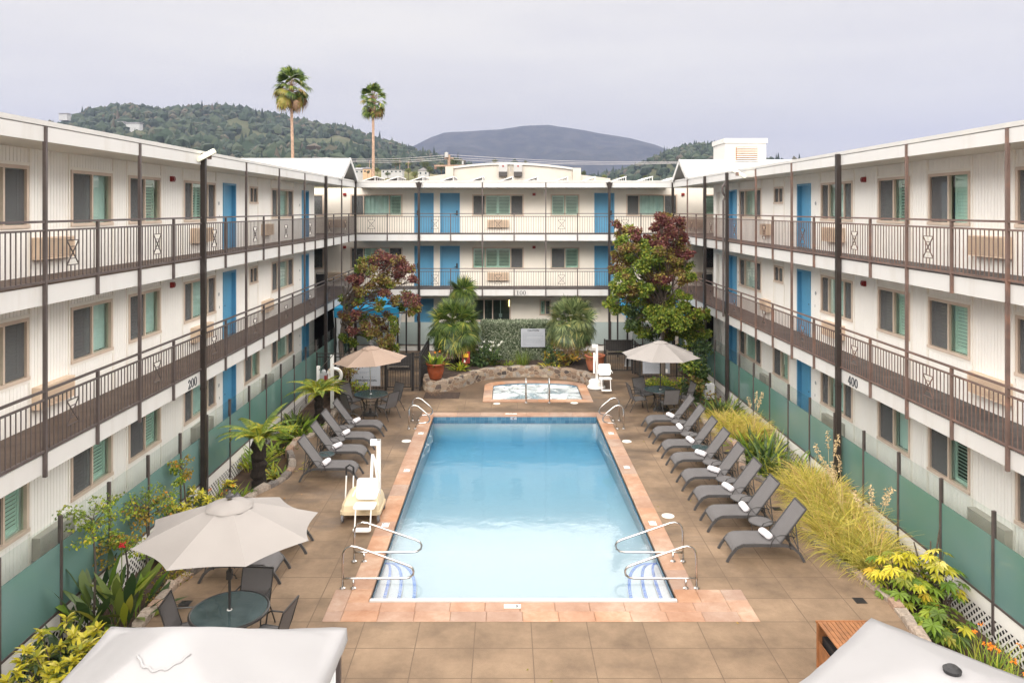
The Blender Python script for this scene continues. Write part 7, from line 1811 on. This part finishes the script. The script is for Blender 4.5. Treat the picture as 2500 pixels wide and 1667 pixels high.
def yard_house(x0, x1, y0, y1, Y, label, wall, roof_h, gable_front=False):
    a = P(x0, y1, Y); b = P(x1, y0, Y); w = b[0]-a[0]; h = b[2]-a[2]
    t = thing('house', label, 'house', (a[0], Y, a[2]), 0, 'houses on the hillside')
    m = MB(); m.box(0, w, 0, 8, -4, h); m.build('wall', wall, t)
    m = MB()
    if gable_front: m.add([(-0.4, -0.4, h), (w+0.4, -0.4, h), (w/2, -0.4, h+roof_h), (-0.4, 8.4, h), (w+0.4, 8.4, h), (w/2, 8.4, h+roof_h)], [(0, 1, 2), (0, 2, 5, 3), (1, 4, 5, 2), (3, 5, 4)])
    else: m.add([(-0.5, -0.5, h), (w+0.5, -0.5, h), (w+0.5, 8.5, h), (-0.5, 8.5, h), (-0.2, 4, h+roof_h), (w+0.2, 4, h+roof_h)], [(0, 1, 5, 4), (1, 2, 5), (2, 3, 4, 5), (3, 0, 4)])
    m.build('roof', 'house_roof' if roof_h > 0.5 else 'roof_white', t)
    n = max(2, int(w/2.2)); m = None
    for i in range(n):
        m = MB(); x = w*(i+0.5)/n; m.box(x-0.4, x+0.4, -0.04, 0.0, h*0.3, h*0.66); m.build('window', 'glass_dark', t)
yard_house(866, 888, 414, 425, 400, 'small grey house on the hillside right beside the shorter tall palm', 'house_wall', 1.1)
yard_house(886, 906, 412.5, 424, 398, 'small tan house on the hillside joined to the grey one', 'house_tan', 1.0, True)
yard_house(931, 982, 414, 424, 400, 'long flat roofed white house in the middle of the hillside', 'house_wall', 0.25)
yard_house(1020, 1046, 417, 429, 395, 'pale house with a chimney on the hillside above the solar panels', 'house_wall', 1.6, True)
yard_house(955, 962, 411, 414, 420, 'tiny white outbuilding behind the long flat roofed house', 'house_wall', 0.2)
for (x0, x1, y0, y1, Y, lb) in ((170, 190, 291, 295, 1240, 'white villa near the top of the left hill by the roof edge'), (335, 366, 316, 324, 1040, 'bright white villa among trees half way up the left hill'), (316, 328, 313, 317, 1060, 'small white villa left of the brighter one on the left hill'), (1738, 1760, 372, 376, 1100, 'pale villa on the right hill beside the roof housing')):
    a = P(x0, y1, Y); b = P(x1, y0, Y); t = thing('villa', lb, 'house', (a[0], Y-30, a[2]+5), 0, 'villas on the wooded hills')
    m = MB(); m.box(0, b[0]-a[0], 0, 10, -8, b[2]-a[2]); m.build('wall', 'house_wall', t); m = MB(); m.box(-1, b[0]-a[0]+1, -1, 11, b[2]-a[2], b[2]-a[2]+0.9); m.build('roof', 'house_roof', t)
def far_tree(px, py, pr, Y, mats, label, seed, squash=0.85):
    c = P(px, py, Y); r_ = pr*Y/F; zb = c[2]-r_*1.6; rr = random.Random(seed)
    t = thing('garden_tree', label, 'tree', (c[0], Y, zb), 0, 'trees round the hillside houses'); m = MB(); b_ = MB()
    b_.tube([(0, 0, -r_*1.5), (0, 0, r_*0.6), (0, 0, r_*1.5)], [r_*0.09, r_*0.07, r_*0.03], 6)
    for q in range(9):
        d = Vector((rr.gauss(0, 1), rr.gauss(0, 1), rr.gauss(0, 0.8))).normalized()*r_*0.62*rr.random()**0.4; p = (d.x, d.y, r_*1.6+d.z*squash); clump(m, p, r_*0.5, 90, r_*0.14, squash)
        b_.tube([(0, 0, r_*0.7), p], [r_*0.03, r_*0.01], 4)
    m.build('crown', mats, t); b_.build('trunk', 'bark_brown', t)
FT = [(966, 396, 16, 430, 'oak_leaf', 'tall round dark tree above the long white house'), (1038, 400, 13, 440, 'oak_leaf', 'rounded tree between the white houses and the utility pole'), (1048, 413, 14, 380, 'oak_leaf', 'dark tree directly right of the pale house with a chimney'), (1108, 396, 20, 330, 'oak_leaf', 'broad dark tree behind the utility pole'), (1078, 407, 14, 340, 'oak_leaf', 'dark tree left of the utility pole'),
      (876, 405, 8, 440, 'olive_leaf', 'yellowish tree behind the small grey house'), (921, 416, 9, 360, 'olive_leaf', 'green bush between the two palms\' trunk and the long white house'), (997, 416, 10, 372, 'olive_leaf', 'round green bush right of the long white house'), (1013, 424, 12, 350, 'olive_leaf', 'larger round green bush in front of the pale house'), (898, 421, 6, 370, 'oak_leaf', 'small dark bush below the tan house'), (947, 424, 8, 352, 'oak_leaf', 'low dark bush before the long white house'),
      (918, 394, 8, 480, 'oak_leaf', 'distant dark tree over the yellowish one'), (996, 402, 9, 470, 'olive_leaf', 'distant pale tree right of the tall round one'), (1208, 394, 9, 300, 'oak_leaf', 'treetop peeping over the arched roof, left of the inverters'), (1283, 397, 7, 300, 'oak_leaf', 'treetop peeping over the arched roof, right of the inverters'), (1424, 424, 11, 260, 'oak_leaf', 'treetop at the arched hall\'s right corner'), (1475, 432, 9, 300, 'olive_leaf', 'low tree right of the arched hall before the green hill'), (1520, 430, 9, 320, 'olive_leaf', 'pale low tree before the green hill left of the right gable'), (1575, 432, 8, 310, 'oak_leaf', 'low dark tree nearest the right gable')]
for i, (px, py, pr, Y, mt, lb) in enumerate(FT): far_tree(px, py, pr, Y, mt, lb, 300+i)
# utility pole and wires
Y = 82.0
t = thing('utility_pole', 'wooden utility pole with a transformer and a long rusty crossarm', 'utility pole', (*P(1096, 512, Y)[:2], 0))
m = MB(); m.tube([(0, 0, 0), (0, 0, H-(378-CY)*Y/F)], [0.19, 0.15], 9); m.build('pole', 'pole_wood', t)
zc = H-(405-CY)*Y/F; m = MB(); m.box(-1.6, 1.7, -0.08, 0.08, zc-0.09, zc+0.09); m.box(-0.5, 0.5, -0.06, 0.06, zc+0.75, zc+0.87); m.build('crossarm', 'pole_wood', t)
m = MB(); m.lathe([(0.0, 0.0), (0.2, 0.05), (0.21, 0.55), (0.0, 0.62)], (-0.25, -0.28, zc+0.85), 12, cap=False); m.build('transformer', 'house_wall', t)
m = MB(); m.lathe([(0.0, 0.0), (0.15, 0.04), (0.15, 0.3), (0.0, 0.33)], (-1.45, -0.1, zc-0.42), 12, cap=False); m.build('cable_drum', 'rail_rusty', t)
m = MB(); m.lathe([(0.0, 0.0), (0.1, 0.03), (0.1, 0.38), (0.0, 0.42)], (1.5, 0, zc+0.1), 10, cap=False); m.build('insulator', 'house_wall', t)
x0 = (1096-CX)*Y/F
for dz, nm in ((0.0, 'upper'), (0.28, 'middle'), (0.5, 'lower')):
    m = MB(); zt = H-(378-CY)*Y/F-dz
    for xe, ye in ((-21.0, 384+dz*10), (21.5, 394+dz*7)):
        ze = H-(ye-CY)*Y/F; m.tube([(lerp(x0, xe, k/10), Y+0.1, lerp(zt, ze, k/10)-0.35*math.sin(PI*k/10)) for k in range(11)], 0.018, 5)
    tag(m.build('power_line', 'wire_grey'), f'{nm} one of the power lines crossing behind the far roofs', 'power line', 'power lines on the utility pole')
for px, yt, yb, Yv, lb in ((902, 392, 420, 420, 'thin far off pole behind the hillside houses by the shorter palm'), (976, 390, 418, 430, 'thin far off pole in front of the tall round tree'), (997, 393, 418, 430, 'thin far off pole right of the tall round tree')):
    a = P(px, yb, Yv); t = thing('far_pole', lb, 'pole', a, 0, 'thin poles on the hillside'); m = MB(); m.tube([(0, 0, -4), (0, 0, (yb-yt)*Yv/F)], 0.16, 6); m.box(-0.9, 0.9, -0.05, 0.05, (yb-yt)*Yv/F-1.2, (yb-yt)*Yv/F-1.0); m.build('pole', 'pole_wood', t)
# air
if HAZE:
    m = MB(); m.box(-5200, 5200, -160, 6400, -2.5, 640)
    mt, nt, b = newmat('haze_air'); nt.nodes.remove(b); v = nt.nodes.new('ShaderNodeVolumePrincipled')
    v.inputs['Color'].default_value = (0.285, 0.325, 0.495, 1); v.inputs['Density'].default_value = HAZE; v.inputs['Anisotropy'].default_value = 0.0
    L(nt, v.outputs[0], nt.nodes['Material Output'].inputs['Volume'])
    o = m.build('haze', 'haze_air'); tag(o, 'thin blue grey air over the valley', 'haze', kind='stuff')

# ---------------------------------------------------------------- light and camera
SUN_EL, SUN_AZ = R(40), R(196)          # veiled sun high behind the camera; azimuth from +Y, clockwise
sd = Vector((math.sin(SUN_AZ)*math.cos(SUN_EL), math.cos(SUN_AZ)*math.cos(SUN_EL), math.sin(SUN_EL)))
li = bpy.data.lights.new('sun', 'SUN'); li.energy = SUN_E; li.angle = R(28); li.color = (1.0, 0.95, 0.88)
so = bpy.data.objects.new('sun', li); COL.objects.link(so); so.rotation_euler = (-sd).to_track_quat('-Z', 'Y').to_euler(); so.location = (0, -20, 40)
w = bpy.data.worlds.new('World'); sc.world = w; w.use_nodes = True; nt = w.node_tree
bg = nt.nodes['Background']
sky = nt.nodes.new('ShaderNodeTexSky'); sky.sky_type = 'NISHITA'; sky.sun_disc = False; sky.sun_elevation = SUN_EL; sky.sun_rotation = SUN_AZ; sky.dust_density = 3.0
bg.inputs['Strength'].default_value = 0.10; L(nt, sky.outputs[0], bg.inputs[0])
# cloud deck: an overcast sky, bright band added above the view to light the walls, glow towards the veiled sun, with soft streaks
tc = nt.nodes.new('ShaderNodeTexCoord'); sx = nt.nodes.new('ShaderNodeSeparateXYZ'); L(nt, tc.outputs['Generated'], sx.inputs[0])
def mth(op, a, bb=None):
    n = N(nt, 'ShaderNodeMath', operation=op)
    for i, v in enumerate((a, bb)):
        if v is None: continue
        if isinstance(v, (int, float)): n.inputs[i].default_value = v
        else: L(nt, v, n.inputs[i])
    return n.outputs[0]
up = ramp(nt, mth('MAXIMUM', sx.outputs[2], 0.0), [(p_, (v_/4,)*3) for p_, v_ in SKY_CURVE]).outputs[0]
mp = N(nt, 'ShaderNodeMapping'); mp.inputs['Scale'].default_value = (1.2, 1.2, 7.0); mp.inputs['Rotation'].default_value = (0.12, 0.05, 0); L(nt, tc.outputs['Generated'], mp.inputs[0])
nz = N(nt, 'ShaderNodeTexNoise', i_Scale=1.7, i_Detail=6.0, i_Roughness=0.55); L(nt, mp.outputs[0], nz.inputs['Vector'])
dt = N(nt, 'ShaderNodeVectorMath', operation='DOT_PRODUCT'); L(nt, tc.outputs['Generated'], dt.inputs[0]); dt.inputs[1].default_value = tuple(sd)
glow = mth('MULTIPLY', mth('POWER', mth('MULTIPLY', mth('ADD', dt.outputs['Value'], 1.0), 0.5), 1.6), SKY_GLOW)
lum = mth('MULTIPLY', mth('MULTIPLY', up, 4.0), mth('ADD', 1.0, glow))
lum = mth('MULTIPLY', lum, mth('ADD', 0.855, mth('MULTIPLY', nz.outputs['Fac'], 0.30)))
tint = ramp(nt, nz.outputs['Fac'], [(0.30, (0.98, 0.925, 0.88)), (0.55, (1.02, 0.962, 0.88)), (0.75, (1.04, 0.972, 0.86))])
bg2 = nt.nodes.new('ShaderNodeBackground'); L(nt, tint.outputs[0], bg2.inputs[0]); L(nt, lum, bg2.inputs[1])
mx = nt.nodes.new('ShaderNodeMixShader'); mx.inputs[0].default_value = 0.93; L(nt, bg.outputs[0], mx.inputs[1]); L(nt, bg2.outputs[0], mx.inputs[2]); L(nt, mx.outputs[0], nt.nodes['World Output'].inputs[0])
cam = bpy.data.cameras.new('camera'); cam.lens = F/2500*36; cam.sensor_width = 36; cam.shift_x = (1250-CX)/2500; cam.shift_y = -(833.5-CY)/2500; cam.clip_start = 0.1; cam.clip_end = 12000
co_ = bpy.data.objects.new('camera', cam); COL.objects.link(co_); co_.location = (0, 0, H); co_.rotation_euler = (R(90), 0, 0); sc.camera = co_
sc.render.engine = 'CYCLES'
sc.view_settings.view_transform = 'Standard'; sc.view_settings.look = 'None'; sc.view_settings.exposure = EXPO; sc.view_settings.gamma = 1.0
c_ = sc.cycles; c_.max_bounces = 7; c_.diffuse_bounces = 4; c_.glossy_bounces = 3; c_.transparent_max_bounces = 20; c_.transmission_bounces = 4; c_.volume_bounces = 0
c_.use_denoising = True; c_.caustics_reflective = False; c_.caustics_refractive = False; c_.sample_clamp_indirect = 6
